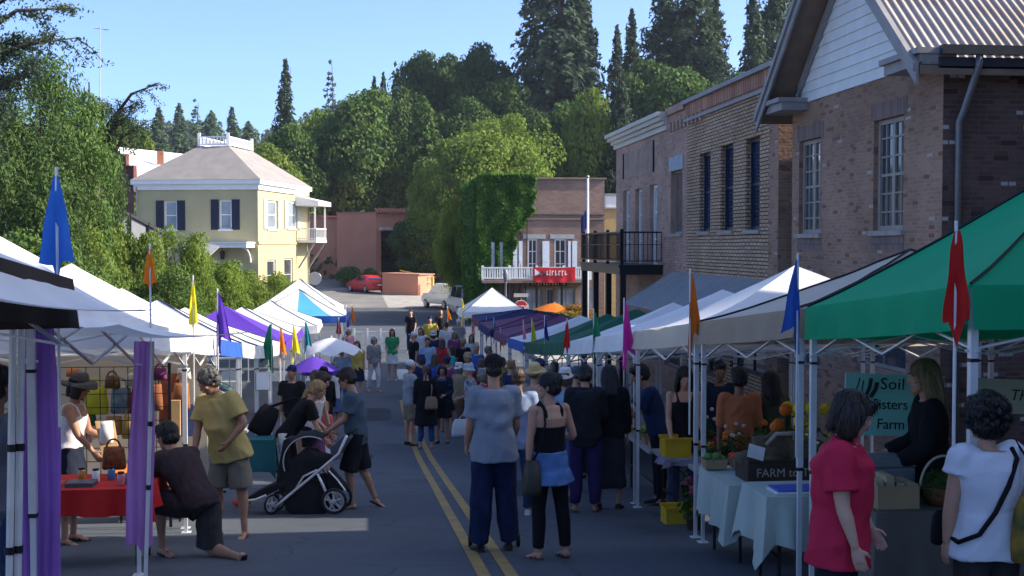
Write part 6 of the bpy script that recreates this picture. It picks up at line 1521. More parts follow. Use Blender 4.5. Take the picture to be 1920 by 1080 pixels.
# A-frame board with scribbles at the left aisle, and folding barrier at the end of the market
bar_ = thing('street_barrier', 'low white lattice barrier across the end of the market street', 'barrier', tuple(gpt(700, 50))); mb = MB(); a = gpt(664, 50); b = gpt(738, 50)
for z_ in (.25, .6, 1.0): mb.bar(a + Vector((0, 0, z_)), b + Vector((0, 0, z_)), .05)
for i in range(15): p = a.lerp(b, i / 14); mb.bar(p + Vector((0, 0, .25)), p + Vector((0, 0, 1.0)), .03)
for i in range(4): p = a.lerp(b, i / 3); mb.bar(p, p + Vector((0, 0, 1.15)), .06)
mb.build('lattice', M_white, bar_, fix=False)

# ================================================================ street furniture beyond the market
def octo(r): return [(r * math.cos(R(22.5 + 45 * i)), r * math.sin(R(22.5 + 45 * i))) for i in range(8)]
p = pt(977, 577, 61.0); ss = thing('stop_sign', 'red octagonal STOP sign in front of the ivy building', 'stop sign', (p.x, p.y, gz(p.x, p.y))); Fs = frame_m(p, (1, 0, 0), (0, -1, 0))
mb = MB(); mb.poly_prism([Fs @ Vector((x, y, .0)) for x, y in octo(.40)], (0, .01, 0)); mb.build('plate_border', M_white, ss); mb = MB(); mb.poly_prism([Fs @ Vector((x, y, .008)) for x, y in octo(.365)], (0, .005, 0)); mb.build('plate', mat('stop_red', (0.55, 0.025, 0.015), .45), ss)
text_part('lettering', 'STOP', .30, Fs @ Matrix.Translation((0, 0, .011)), M_white, ss, .002, offset=.008)
mb = MB(); mb.tube([(p.x, p.y + .04, gz(p.x, p.y)), (p.x, p.y + .04, p.z + .45)], .03, 8); mb.build('post', M_steel, ss); mb = MB(); q = p + Vector((0, 0, .62)); mb.cbox(q, (.72, .02, .18)); mb.build('name_plate', M_cream, ss)
p = pt(1102, 334, 57.5); fp_ = thing('flagpole', 'tall white flagpole with a limp flag before the ivy building', 'flagpole', (p.x, p.y, gz(p.x, p.y))); mb = MB(); mb.tube([(p.x, p.y, gz(p.x, p.y)), (p.x, p.y, p.z)], [.075, .055], 12); mb.build('pole', M_pole, fp_, smooth=True); mb = MB(); mb.ell((p.x, p.y, p.z + .06), (.08, .08, .08)); mb.build('finial', mat('gold_ball', (0.35, 0.30, 0.2), .4, metal=.6), fp_, smooth=True)
mb = MB(); vs = []; fs = []
for j in range(15):
    for i in range(9): s = i / 8; vs.append((p.x - .10 - .22 * s, p.y - .10 + .12 * math.sin(s * 9), p.z - 1.5 - 2.0 * j / 14 - .35 * s))
for j in range(14):
    for i in range(8): a = j * 9 + i; fs.append((a, a + 1, a + 10, a + 9))
mb.add(vs, fs); mb.mi = [(0 if (f % 8) % 2 else 1) if f // 8 > 5 else 2 for f in range(len(fs))]; mb.build('flag', [mat('flag_red', (0.40, 0.03, 0.05), .8), mat('flag_white', (0.6, 0.6, 0.6), .8), mat('flag_blue', (0.03, 0.04, 0.18), .8)], fp_, smooth=True, fix=False)
p = gpt(948, 66); lp_ = thing('street_lamp', 'grey old fashioned street lamp left of the STOP sign', 'lamp', tuple(p)); mb = MB(); mb.lathe([(.16, 0), (.14, .3), (.06, .5), (.05, 2.5), (.09, 2.55)], p, 12); mb.build('post', mat('grey_iron', (0.18, 0.19, 0.20), .5), lp_, smooth=True); mb = MB(); mb.lathe([(.06, 2.56), (.12, 2.72), (.16, 3.0), (.09, 3.15), (.02, 3.3)], p, 10); mb.build('lantern', mat('milky_lantern', (0.16, 0.17, 0.18), .4), lp_, smooth=True)
p = gpt(590, 84); sg2 = thing('road_sign', 'round backed grey road sign on a dark post beside the yellow house', 'road sign', tuple(p)); mb = MB(); mb.tube([tuple(p), tuple(p + Vector((0, 0, 2.6)))], .05, 8); mb.build('post', M_black, sg2); mb = MB(); M4 = Matrix.Translation(p + Vector((0, -.06, 2.1))) @ Matrix.Rotation(R(90), 4, 'X'); mb.lathe([(.44, -.012), (.45, .0), (.44, .012)], p + Vector((0, -.06, 2.1)), 28, Matrix.Rotation(R(90), 4, 'X')); mb.build('plate', M_steel, sg2)
# salmon planter wall with yellow rail
a, b = pt(717, 548, 101), pt(784, 549, 99); a.z = gz(a.x, a.y) - .3; b.z = gz(b.x, b.y) - .3
pw = thing('planter_wall', 'low salmon planter wall behind the red car', 'wall', tuple((a + b) / 2)); mb = MB(); dv = (b - a); n_ = Vector((-dv.y, dv.x, 0)).normalized(); mb.poly_prism([a, b, b + n_ * 2.0, a + n_ * 2.0], (0, 0, 1.95)); mb.build('wall', M_salm, pw); mb = MB(); mb.poly_prism([a + Vector((-.1, -.1, 1.952)), b + Vector((.1, -.1, 1.952)), b + n_ * 2.1 + Vector((.1, 0, 1.952)), a + n_ * 2.1 + Vector((-.1, 0, 1.952))], (0, 0, .08)); mb.build('coping', MATS['salmon_coping'], pw)
M_yrail = mat('yellow_rail_paint', (0.60, 0.42, 0.08), .5); yr = thing('handrail', 'yellow painted handrail stepping down right of the planter wall', 'handrail', tuple(gpt(800, 101))); mb = MB()
q0, q1, q2 = pt(787, 515, 100), pt(808, 520, 100), pt(812, 512, 100)
for z_ in (0, -.45): mb.tube([pt(750, 507, 103) + Vector((0, 0, z_)), q0 + Vector((0, 0, z_)), q1 + Vector((0, 0, z_ - .1))], .045, 6)
for u in (752, 770, 787, 799, 808): p = pt(u, 511 + (u - 752) * .12, 101); mb.tube([p, (p.x, p.y, gz(p.x, p.y))], .045, 6)
mb.build('rail', M_yrail, yr); mb = MB(); p = gpt(811, 99); mb.tube([tuple(p), tuple(p + Vector((0, 0, 1.55)))], .12, 8); setp(mb.build('bollard', M_yrail), 'thick yellow bollard beside the white pickup', 'bollard')
# ================================================================ people
_tmp = bpy.data.objects.new('tmp_remesh', bpy.data.meshes.new('tmp')); COL.objects.link(_tmp)
_rm = _tmp.modifiers.new('r', 'REMESH'); _rm.mode = 'VOXEL'; _rm.use_smooth_shade = True
_sm = _tmp.modifiers.new('s', 'SMOOTH'); _sm.factor = 0.5
def fuse(mb, vox, smooth=4):
    """one continuous skin over overlapping lofts"""
    me = bpy.data.meshes.new('src'); me.from_pydata(mb.v, [], mb.f)
    bm = bmesh.new(); bm.from_mesh(me); bmesh.ops.recalc_face_normals(bm, faces=bm.faces); bm.to_mesh(me); bm.free()
    old = _tmp.data; _tmp.data = me; bpy.data.meshes.remove(old)
    _rm.voxel_size = vox; _sm.iterations = smooth; _sm.show_render = _sm.show_viewport = smooth > 0
    dg = bpy.context.evaluated_depsgraph_get(); dg.update()
    out = bpy.data.meshes.new_from_object(_tmp.evaluated_get(dg), depsgraph=dg)
    out.polygons.foreach_set('use_smooth', [True] * len(out.polygons)); out.materials.clear(); return out
def wrinkle(me, amp, fx=26, fz=12, seed=0.0):
    """cloth folds: ridged, warped waves that deepen towards the hem, plus fine creases"""
    n = len(me.vertices); co = np.empty(n * 3, np.float32); me.vertices.foreach_get('co', co); co = co.reshape(-1, 3)
    nr = np.empty(n * 3, np.float32); me.vertices.foreach_get('normal', nr); nr = nr.reshape(-1, 3); x, y, z = co.T
    wx = x + .035 * np.sin(z * 13 + seed) + .02 * np.sin(y * 21 + z * 8); wz = z + .05 * np.sin(x * 9 + seed * 2) + .03 * np.sin(y * 12 - x * 7)
    q = (z - z.min()) / (z.max() - z.min() + 1e-6)
    a = (1 - np.abs(np.sin(wx * fx * .55 + wz * 7 + seed))) * 1.5 * (1.25 - .9 * q) + (1 - np.abs(np.sin(wz * fz * 1.3 - wx * 6 + seed * 3))) * .9 * (.4 + .6 * np.sin(y * 6 + x * 4 + seed) ** 2) + .45 * np.sin(wx * 41 + wz * 23) * np.sin(y * 37 + seed)
    co += nr * ((a - .7) * amp)[:, None].astype(np.float32); me.vertices.foreach_set('co', co.ravel()); me.update(); return me
def strands(me, c, curly, N=3400):
    """locks of hair lying on and just off the hair mass"""
    n = len(me.vertices); co = np.empty(n * 3, np.float32); me.vertices.foreach_get('co', co); co = co.reshape(-1, 3); nr = np.empty(n * 3, np.float32); me.vertices.foreach_get('normal', nr); nr = nr.reshape(-1, 3)
    i = NR.integers(0, n, N); p, m = co[i], nr[i]; g = (p - c); g[:, 2] -= .10; t = g * .6 + np.array([0, 0, -.10]); t = t / np.linalg.norm(t, axis=1, keepdims=True) + NR.normal(size=(N, 3)) * (.9 if curly else .16)
    t -= m * (t * m).sum(1, keepdims=True); t /= np.linalg.norm(t, axis=1, keepdims=True) + 1e-6; w = np.cross(t, m); L = (.018 if curly else .045) * (.5 + NR.random((N, 1))); ww = .0016 + .0022 * NR.random((N, 1))
    a = p + m * .0015 - t * L * .3; b = p + m * (.0055 + .004 * NR.random((N, 1))); e = p + t * L * .9 + m * (.002 + (.010 if curly else .005) * NR.random((N, 1)))
    V = np.concatenate([co, np.stack([a, b - w * ww, e, b + w * ww], 1).reshape(-1, 3)]); F = [tuple(q.vertices) for q in me.polygons] + [(n + 4 * k, n + 4 * k + 1, n + 4 * k + 2, n + 4 * k + 3) for k in range(N)]
    o = bpy.data.meshes.new('hair'); o.from_pydata([tuple(v) for v in V], [], F); o.polygons.foreach_set('use_smooth', [True] * len(F)); bpy.data.meshes.remove(me); return o
SKINS = dict(light=(0.46, 0.25, 0.165), tan=(0.36, 0.185, 0.115), brown=(0.22, 0.11, 0.068), pale=(0.52, 0.31, 0.22))
def skin(n):
    m = mat('skin_' + n, SKINS[n], .55, .08, 6, .05, 90, spec=.35); return m
def hairm(n):
    c = dict(black=(.010, .008, .008), dark=(.022, .013, .010), brown=(.06, .032, .018), blonde=(.40, .26, .10), dblonde=(.24, .15, .065), grey=(.11, .105, .10), white=(.42, .41, .39))[n]
    return mat('hair_' + n, c, .5, .35, 30, .6, 60, stretch=(1, 1, .18), spec=.5)
CLN = {}
def cm(name, col, var=.10, scale=5, bump=.15, **k): return mat('cloth_' + name, col, .88, var, scale, bump, 60, spec=.15, **k)
V3 = Vector
def person(label, pos, face, H=1.72, w=1.0, vox=.012, skin_='light', hair='short', hairc='dark', lean=0.0, side=0.0, head=(0, 0), arms=None, legs=None, top=None, bottom=None, shoes=None, hat=None, apron=None, kneel=None, face_parts=False, beard=None, fingers=True, curl=.5, spread=.0, hips_dz=0.0, twist=0.0, belly=0.0, bust=0.0, hem=None, group=None, hand_rot=(0, 0), under=None):
    """local frame: front is -y, the person's left is +x. arms/legs: {+1: ((out,fwd,up),(out,fwd,up)), -1: ...}"""
    s = H / 1.75; sk = skin(skin_)
    t = thing('person', label, 'person', tuple(pos), R(180 - face), group)
    arms = arms or {}; legs = legs or {}
    D = lambda a, sd: V3((a[0] * sd, -a[1], a[2])).normalized()
    ax = {}; lg = {}
    for sd in (1, -1):
        a = arms.get(sd, ((.14, .02, -1), (.06, .16, -1))); l = legs.get(sd, ((.05 + spread, .0, -1), (.02 + spread, -.02, -1)))
        ax[sd] = [D(v, sd) for v in a]; lg[sd] = [D(v, sd) for v in l] + list(l[2:])
    hx = .092 * s * (.9 + .1 * w)
    TH, SH = .435 * s, .425 * s
    # pelvis height from the lower foot
    reach = max(-(lg[sd][0].z * TH + lg[sd][1].z * SH) for sd in (1, -1)) + .075 * s
    hz0 = (kneel if kneel is not None else reach) + hips_dz
    hip = {sd: V3((hx * sd, 0, hz0)) for sd in (1, -1)}
    knee = {sd: hip[sd] + lg[sd][0] * TH for sd in (1, -1)}; ank = {sd: knee[sd] + lg[sd][1] * SH for sd in (1, -1)}
    ux = V3((math.sin(side), -math.sin(lean), math.cos(lean))).normalized()       # spine direction
    def sp(h, fwd=0.0): return V3((0, 0, hz0)) + ux * (h * s) + V3((0, -fwd * s, 0))
    xa = V3((math.cos(twist), math.sin(twist), 0)); xa = (xa - ux * xa.dot(ux)).normalized(); fwdv = ux.cross(xa) * 1.0
    if fwdv.y > 0: fwdv = -fwdv
    sh = {sd: sp(.535) + xa * (.172 * s * sd * (.92 + .08 * w)) for sd in (1, -1)}
    elb = {sd: sh[sd] + ax[sd][0] * (.285 * s) for sd in (1, -1)}; wri = {sd: elb[sd] + ax[sd][1] * (.245 * s) for sd in (1, -1)}
    hy, hp = head
    nk = sp(.60); Mh = Matrix.Rotation(hy, 4, 'Z') @ Matrix.Rotation(hp, 4, 'X')
    nd = (ux + V3((0, -.18, 0)) + V3((0, -.55 * math.sin(hp), 0))).normalized()
    hc = nk + nd * (.075 * s) + (Mh @ V3((0, -.01 * s, .085 * s)))
    HM = Matrix.Translation(hc) @ Mh @ Matrix.Scale(s * 1.02, 4)
    def torso(mb, inf=0.0, z0=-.06, z1=.60, neck=True, hipw=1.0):
        rows = [(-.06, .135, .10), (.0, .165 * hipw, .118), (.08, .160 * hipw, .115), (.18, .142, .104 + belly * .5), (.28, .148, .108 + belly), (.38, .164, .116 + bust * .5), (.46, .172, .112 + bust), (.53, .170, .092), (.575, .115, .075), (.605, .062, .060)]
        rows = [r for r in rows if z0 - .05 <= r[0] <= z1 + .001]
        if rows[0][0] > z0: rows.insert(0, (z0, rows[0][1], rows[0][2]))
        mb.loft([(sp(h, belly * .3 if .1 < h < .4 else 0), rx * s * w + inf, ry * s * w + inf) for h, rx, ry in rows], xa, 18, 3)
    b = MB(); torso(b)
    b.loft([(sp(.55), .062 * s, .06 * s), (sp(.60), .055 * s, .056 * s), (hc - Mh @ V3((0, -.012 * s, .06 * s)), .052 * s, .054 * s)], xa, 14, 2)
    # head
    def E(c, r, seg=16, rg=11): b.ell(c, r, seg, rg, HM)
    E((0, .018, .035), (.074, .092, .086)); E((0, -.018, -.022), (.060, .072, .088)); E((0, -.052, -.088), (.034, .030, .026)); E((0, -.03, -.07), (.050, .052, .040)); E((0, -.078, .022), (.052, .018, .016))
    b.loft([(HM @ V3((0, -.084, .015)), .010 * s, .012 * s), (HM @ V3((0, -.102, -.018)), .015 * s, .014 * s), (HM @ V3((0, -.094, -.032)), .017 * s, .010 * s)], xa, 10, 2)
    E((.040, -.062, -.016), (.020, .018, .016)); E((-.040, -.062, -.016), (.020, .018, .016)); E((0, -.082, -.058), (.026, .012, .014))
    for sd in (1, -1): E((.074 * sd, .012, -.006), (.011, .021, .032), 10, 7)
    aw = .93 + .07 * w + (w - 1) * .6; aw = max(.85, aw)
    for sd in (1, -1):
        S, El, W_ = sh[sd], elb[sd], wri[sd]
        b.ell(S, (.056 * s * aw,) * 3, 12, 8)
        b.loft([(S.lerp(sp(.50), .18), .050 * s * aw, .05 * s * aw), (S, .051 * s * aw, .052 * s * aw), (S.lerp(El, .5), .045 * s * aw, .048 * s * aw), (El, .037 * s * aw, .038 * s * aw), (El.lerp(W_, .3), .040 * s * aw, .037 * s * aw), (El.lerp(W_, .75), .029 * s * aw, .027 * s * aw), (W_, .026 * s, .021 * s)], V3((1, 0, 0)), 12, 3)
        # hand: palm, four unequal fingers, thumb
        d = ax[sd][1]; hr = hand_rot[0 if sd > 0 else 1]
        nrm = V3((-sd, 0, 0)) - d * d.dot(V3((-sd, 0, 0)))
        if nrm.length < .2: nrm = V3((0, 0, -1)) - d * d.dot(V3((0, 0, -1)))
        nrm.normalize(); nrm = Matrix.Rotation(hr, 3, d) @ nrm; lat = d.cross(nrm).normalized()
        if lat.y > 0: lat = -lat        # thumb side forward
        pe = W_ + d * (.085 * s)
        b.loft([(W_ - d * .01, .024 * s, .017 * s), (W_ + d * (.035 * s), .036 * s, .017 * s), (pe, .040 * s, .014 * s)], lat, 12, 2)
        if fingers:
            for i, (o, L) in enumerate(((.029, .066), (.0105, .076), (-.0085, .070), (-.027, .055))):
                p = pe + lat * (o * s) - d * .008; L *= s; q = [p]; dd = d + lat * (o * 1.6)
                for kk in range(3):
                    dd = (dd + nrm * (curl * (.34 + .22 * kk))).normalized(); q.append(q[-1] + dd * (L * (.44, .32, .24)[kk]))
                b.tube(q, [.0092 * s, .0088 * s, .008 * s, .0062 * s], 8)
            p = W_ + d * (.022 * s) + lat * (.024 * s); q = [p, p + (d * .6 + lat * .75 + nrm * .25).normalized() * (.036 * s)]; q.append(q[-1] + (d * .9 + lat * .25 + nrm * (.3 + curl * .4)).normalized() * (.034 * s)); b.tube(q, [.013 * s, .011 * s, .008 * s], 8)
        else: b.loft([(pe, .036 * s, .016 * s), (pe + (d + nrm * curl * .6).normalized() * (.07 * s), .030 * s, .012 * s)], lat, 10, 2)
    lw_ = .9 + .1 * w + (w - 1) * .5
    fd = {}
    for sd in (1, -1):
        Hp, K, A = hip[sd], knee[sd], ank[sd]
        b.loft([(Hp + V3((-.012 * sd, 0, .05 * s)), .085 * s * lw_, .092 * s * lw_), (Hp.lerp(K, .18), .083 * s * lw_, .088 * s * lw_), (Hp.lerp(K, .6), .064 * s * lw_, .068 * s * lw_), (K, .050 * s * lw_, .053 * s * lw_), (K.lerp(A, .28) + V3((0, .012 * s, 0)), .051 * s * lw_, .055 * s * lw_), (K.lerp(A, .7), .036 * s, .038 * s), (A, .031 * s, .034 * s)], V3((1, 0, 0)), 14, 3)
        f = lg[sd][2] if len(lg[sd]) > 2 else None
        f = D(f, sd) if f is not None else V3((.16 * sd, -1, -.10)).normalized()
        shd = lg[sd][1]; hl = A + shd * (.03 * s) - f * (.045 * s); fd[sd] = f
        dn = (V3((0, 0, -1)) - f * V3((0, 0, -1)).dot(f)); dn = dn.normalized() if dn.length > .05 else shd
        b.loft([(hl + dn * (.012 * s), .028 * s, .032 * s), (A + dn * (.030 * s) + f * (.02 * s), .034 * s, .034 * s), (A + dn * (.048 * s) + f * (.10 * s), .040 * s, .022 * s), (A + dn * (.058 * s) + f * (.165 * s), .034 * s, .014 * s)], V3((1, 0, 0)), 12, 3)
    body = fuse(b, vox * (.62 if fingers and vox < .013 else 1), 4); body.materials.append(sk); bo = link('body', body, t)
    sd0 = rnd.random() * 9
    # ---- garments: dict(m, sleeve 0..2, hem, neck, inf)
    def garment_top(g, name):
        b = MB(); inf = g.get('inf', .016) * s; torso(b, inf, g.get('hem', -.05), g.get('neck', .585), hipw=g.get('hipw', 1.0))
        if g.get('flare'): 
            f = g['flare']; b.loft([(sp(.20), .150 * s * w + inf, .112 * s * w + inf), (sp(.0), .175 * s * w + inf + f * .3, .128 * s * w + inf + f * .3), (sp(g.get('hem', -.05)), .172 * s * w + inf + f, .125 * s * w + inf + f)], xa, 18, 3)
        sl = g.get('sleeve', .6)
        for sd in (1, -1):
            S, El, W_ = sh[sd], elb[sd], wri[sd]; lo = g.get('loose', 1.0)
            if sl > 0:
                b.ell(S, (.062 * s * aw + inf * .8,) * 3, 12, 8); b.loft([(sp(.50) + xa * (.10 * s * sd), .06 * s, .085 * s + inf), (S.lerp(sp(.56), .4) , .05 * s, .066 * s + inf), (S, .05 * s * aw, .056 * s * aw + inf)], V3((0, 0, 1)), 12, 2)
                pts = [(S.lerp(sp(.47), .34), .062 * s * aw + inf, .070 * s * aw + inf), (S, .054 * s * aw + inf, .056 * s * aw + inf)]
                if sl <= 1: pts += [(S.lerp(El, sl * .6), .049 * s * aw * lo + inf, .054 * s * aw * lo + inf), (S.lerp(El, sl), .050 * s * aw * lo + inf * 1.3, .055 * s * aw * lo + inf * 1.3)]
                else: pts += [(S.lerp(El, .6), .048 * s * aw + inf, .050 * s * aw + inf), (El, .042 * s * aw + inf, .043 * s * aw + inf), (El.lerp(W_, sl - 1), .031 * s * aw + inf, .031 * s * aw + inf)]
                b.loft(pts, V3((1, 0, 0)), 14, 3)
            elif g.get('straps'):
                P = sp(.46) + xa * (.085 * s * sd)
                b.tube([P + fwdv * (.10 * s), sp(.55) + xa * (.098 * s * sd) + fwdv * (.066 * s) , sp(.590) + xa * (.098 * s * sd), sp(.545) + xa * (.095 * s * sd) - fwdv * (.082 * s), P - fwdv * (.10 * s)], .020 * s if sl == 0 else .02 * s, 8)
        if g.get('collar'):
            b.loft([(sp(.575), .075 * s, .072 * s), (sp(.625), .066 * s, .066 * s)], xa, 14, 2)
        me = fuse(b, max(vox, .010), 5); wrinkle(me, g.get('wr', .0075) * s, seed=sd0); me.materials.append(g['m']); o = link(name, me, t); return o
    def garment_bottom(g):
        b = MB(); inf = g.get('inf', .014) * s; kind = g.get('kind', 'shorts'); L = g.get('len', .55)
        if kind in ('skirt', 'dress_skirt'):
            fl = g.get('flare', .05) * s; K = (knee[1] + knee[-1]) / 2; A = (ank[1] + ank[-1]) / 2
            P0, P1 = sp(.13), sp(-.02); low = (hip[1] + hip[-1]) / 2; E_ = low.lerp(K, L) if L <= 1 else K.lerp(A, L - 1)
            sp_ = abs((knee[1] - knee[-1]).x) * .5 * min(1, L); 
            b.loft([(P0, .148 * s * w + inf, .110 * s * w + inf), (P1, .172 * s * w + inf, .125 * s * w + inf), (low.lerp(E_, .5), .172 * s * w + fl * .5 + inf, .126 * s * w + fl * .5 + inf), (E_, .165 * s * w + fl + inf, .13 * s * w + fl + inf)], xa, 22, 4)
        else:
            wd = g.get('wide', 1.0); b.loft([(sp(-.085), .10 * s * w + inf, .09 * s * w + inf), (sp(-.03), .160 * s * w + inf * .6, .114 * s * w + inf * .6), (sp(.02), .160 * s * w + inf * .5, .113 * s * w + inf * .5), (sp(g.get('waist', .05)), .154 * s * w + inf * .4, .110 * s * w + inf * .4)], xa, 18, 3)
            for sd in (1, -1):
                Hp, K, A = hip[sd], knee[sd], ank[sd]
                pts = [(Hp + V3((-.010 * sd, 0, .055 * s)), .090 * s * lw_ + inf, .098 * s * lw_ + inf), (Hp.lerp(K, .2), .088 * s * lw_ + inf, .092 * s * lw_ + inf)]
                if L <= 1: pts += [(Hp.lerp(K, L * .65), (.075 * lw_ * s) * wd + inf, (.078 * lw_ * s) * wd + inf), (Hp.lerp(K, L), (.074 * lw_ * s) * wd + inf * 1.4, (.078 * lw_ * s) * wd + inf * 1.4)]
                else: pts += [(Hp.lerp(K, .6), .068 * s * lw_ * (wd * .5 + .5) + inf, .072 * s * lw_ * (wd * .5 + .5) + inf), (K, .055 * s * lw_ * wd + inf, .058 * s * lw_ * wd + inf), (K.lerp(A, .3) + V3((0, .010 * s, 0)), .054 * s * lw_ * wd + inf, .058 * s * lw_ * wd + inf), (K.lerp(A, L - 1), .042 * s * wd + inf, .045 * s * wd + inf)]
                b.loft(pts, V3((1, 0, 0)), 14, 3)
        me = fuse(b, max(vox, .010), 4); wrinkle(me, g.get('wr', .006) * s, 22, 9, sd0 + 2); me.materials.append(g['m']); o = link(g.get('name', kind if kind != 'dress_skirt' else 'skirt'), me, t); return o
    if bottom: garment_bottom(bottom)
    if under: garment_bottom(under)
    if top: garment_top(top, top.get('name', 'shirt'))
    if apron: garment_top(apron, apron.get('name', 'jacket'))
    if shoes:
        for sd in (1, -1):
            A = ank[sd]; f = fd[sd]; dn = (V3((0, 0, -1)) - f * V3((0, 0, -1)).dot(f)); dn = dn.normalized() if dn.length > .05 else lg[sd][1]
            b = MB(); lat = dn.cross(f).normalized(); q = A + dn * (.058 * s)
            if shoes.get('kind') == 'sandal':
                b.loft([(q - f * (.055 * s) + dn * (.006 * s), .034 * s, .013 * s), (q + f * (.06 * s) + dn * (.007 * s), .044 * s, .013 * s), (q + f * (.19 * s) + dn * (.008 * s), .044 * s, .011 * s)], lat, 12, 3)
                b.tube([q + f * (.07 * s) + lat * (.045 * s), q + f * (.09 * s) - dn * (.036 * s), q + f * (.07 * s) - lat * (.045 * s)], .013 * s, 6)
                if shoes.get('strap'): b.tube([q + f * (.01 * s) + lat * (.04 * s), q + f * (.03 * s) - dn * (.058 * s), q + f * (.01 * s) - lat * (.04 * s)], .008 * s, 6)
            else:
                b.loft([(A + dn * (.038 * s) - f * (.05 * s), .036 * s, .040 * s), (A + dn * (.040 * s) + f * (.01 * s), .040 * s, .044 * s), (A + dn * (.052 * s) + f * (.10 * s), .046 * s, .030 * s), (A + dn * (.058 * s) + f * (.185 * s), .036 * s, .020 * s)], lat, 14, 3)
                b.loft([(q - f * (.062 * s) + dn * (.010 * s), .038 * s, .010 * s), (q + f * (.08 * s) + dn * (.010 * s), .048 * s, .010 * s), (q + f * (.195 * s) + dn * (.008 * s), .036 * s, .009 * s)], lat, 12, 2)
            me = fuse(b, min(max(vox * .7, .007), .014), 2); me.materials.append(shoes['m']); link('sandal' if shoes.get('kind') == 'sandal' else 'shoe', me, t)
    # ---- hair
    if hair and hair != 'bald':
        b = MB()
        def Hh(c, r, seg=16, rg=10): b.ell(c, r, seg, rg, HM)
        if hair in ('short', 'crop', 'cap'):
            k = .004 if hair == 'crop' else .012; Hh((0, .030, .050), (.078 + k * .5, .090 + k, .082 + k)); Hh((0, .050, -.005), (.072 + k * .5, .066 + k, .065))
            if hair == 'short': Hh((.015, -.045, .098), (.055, .045, .030))
        elif hair == 'curly':
            Hh((0, .028, .055), (.092, .104, .094)); Hh((0, .052, .0), (.088, .080, .085))
            for i in range(70):
                d = V3(sph(1)[0]); 
                if d.z < -.5 or (d.y < -.55 and d.z < .35): continue
                Hh(V3((0, .035, .04)) + V3((d.x * .096, d.y * .106, d.z * .100)), (.021, .021, .021), 8, 6)
        elif hair == 'bigcurly':
            Hh((0, .03, .05), (.108, .118, .105)); Hh((0, .055, -.02), (.112, .095, .10))
            for i in range(120):
                d = V3(sph(1)[0])
                if d.z < -.75 or (d.y < -.5 and d.z < .45): continue
                Hh(V3((0, .04, .03)) + V3((d.x * .120, d.y * .123, d.z * .122)), (.023, .023, .022), 8, 6)
        elif hair in ('bob', 'long', 'pony', 'bun', 'ponylow'):
            Hh((0, .026, .052), (.086, .100, .086)); Hh((0, .050, .0), (.082, .075, .075))
            P = lambda *c: HM @ V3(c)
            if hair == 'bob':
                for sd in (1, -1): b.loft([(P(.062 * sd, -.02, .07), .030 * s, .055 * s), (P(.082 * sd, .0, .0), .024 * s, .062 * s), (P(.084 * sd, .008, -.07), .022 * s, .060 * s), (P(.070 * sd, .012, -.115), .018 * s, .05 * s)], xa, 12, 3)
                b.loft([(P(0, .07, .05), .08 * s, .05 * s), (P(0, .092, -.03), .085 * s, .038 * s), (P(0, .088, -.11), .075 * s, .03 * s)], xa, 14, 3); b.loft([(P(-.05, -.062, .085), .03 * s, .018 * s), (P(0, -.078, .075), .03 * s, .018 * s), (P(.055, -.06, .07), .026 * s, .018 * s)], V3((0, 0, 1)), 10, 3)
            elif hair == 'long':
                for sd in (1, -1): b.loft([(P(.060 * sd, -.015, .07), .03 * s, .05 * s), (P(.080 * sd, .02, -.02), .024 * s, .055 * s), (P(.085 * sd, .04, -.13), .022 * s, .05 * s), (P(.075 * sd, .07, -.22), .015 * s, .04 * s)], xa, 12, 3)
                b.loft([(P(0, .07, .05), .08 * s, .05 * s), (P(0, .098, -.05), .086 * s, .036 * s), (P(0, .11, -.17), .09 * s, .03 * s), (P(0, .115, -.27), .07 * s, .02 * s)], xa, 14, 3)
            elif hair in ('pony', 'ponylow'):
                z = .04 if hair == 'pony' else -.02; b.loft([(P(0, .10, z), .020 * s, .02 * s), (P(0, .135, z - .03), .026 * s, .026 * s), (P(0, .14, z - .11), .024 * s, .024 * s), (P(0, .13, z - .20), .010 * s, .010 * s)], xa, 10, 3)
            elif hair == 'bun': Hh((0, .095, .085), (.042, .040, .040))
        me = fuse(b, max(.0062, vox * .62), 1 if 'curly' in hair else 4)
        if vox < .016:
            n = len(me.vertices); co = np.empty(n * 3, np.float32); me.vertices.foreach_get('co', co); co = co.reshape(-1, 3); c = np.array(hc); az = np.arctan2(co[:, 0] - c[0], co[:, 1] - c[1])
            a = (np.sin(az * 26 + 3 * np.sin(co[:, 2] * 22)) + .7 * np.sin(az * 47 + co[:, 2] * 30)) * (.0030 if 'curly' not in hair else .0012); d = co - c; d /= np.linalg.norm(d, axis=1, keepdims=True); co += (d * a[:, None]).astype(np.float32); me.vertices.foreach_set('co', co.ravel())
        if vox < .0125 and not hat: me = strands(me, np.array(hc), 'curly' in hair)
        me.materials.append(hairm(hairc)); link('hair', me, t)
    if beard:
        b = MB(); b.ell((0, -.035, -.078), (.056, .055, .040), 14, 9, HM); me = fuse(b, .008, 3); me.materials.append(hairm(beard)); link('beard', me, t)
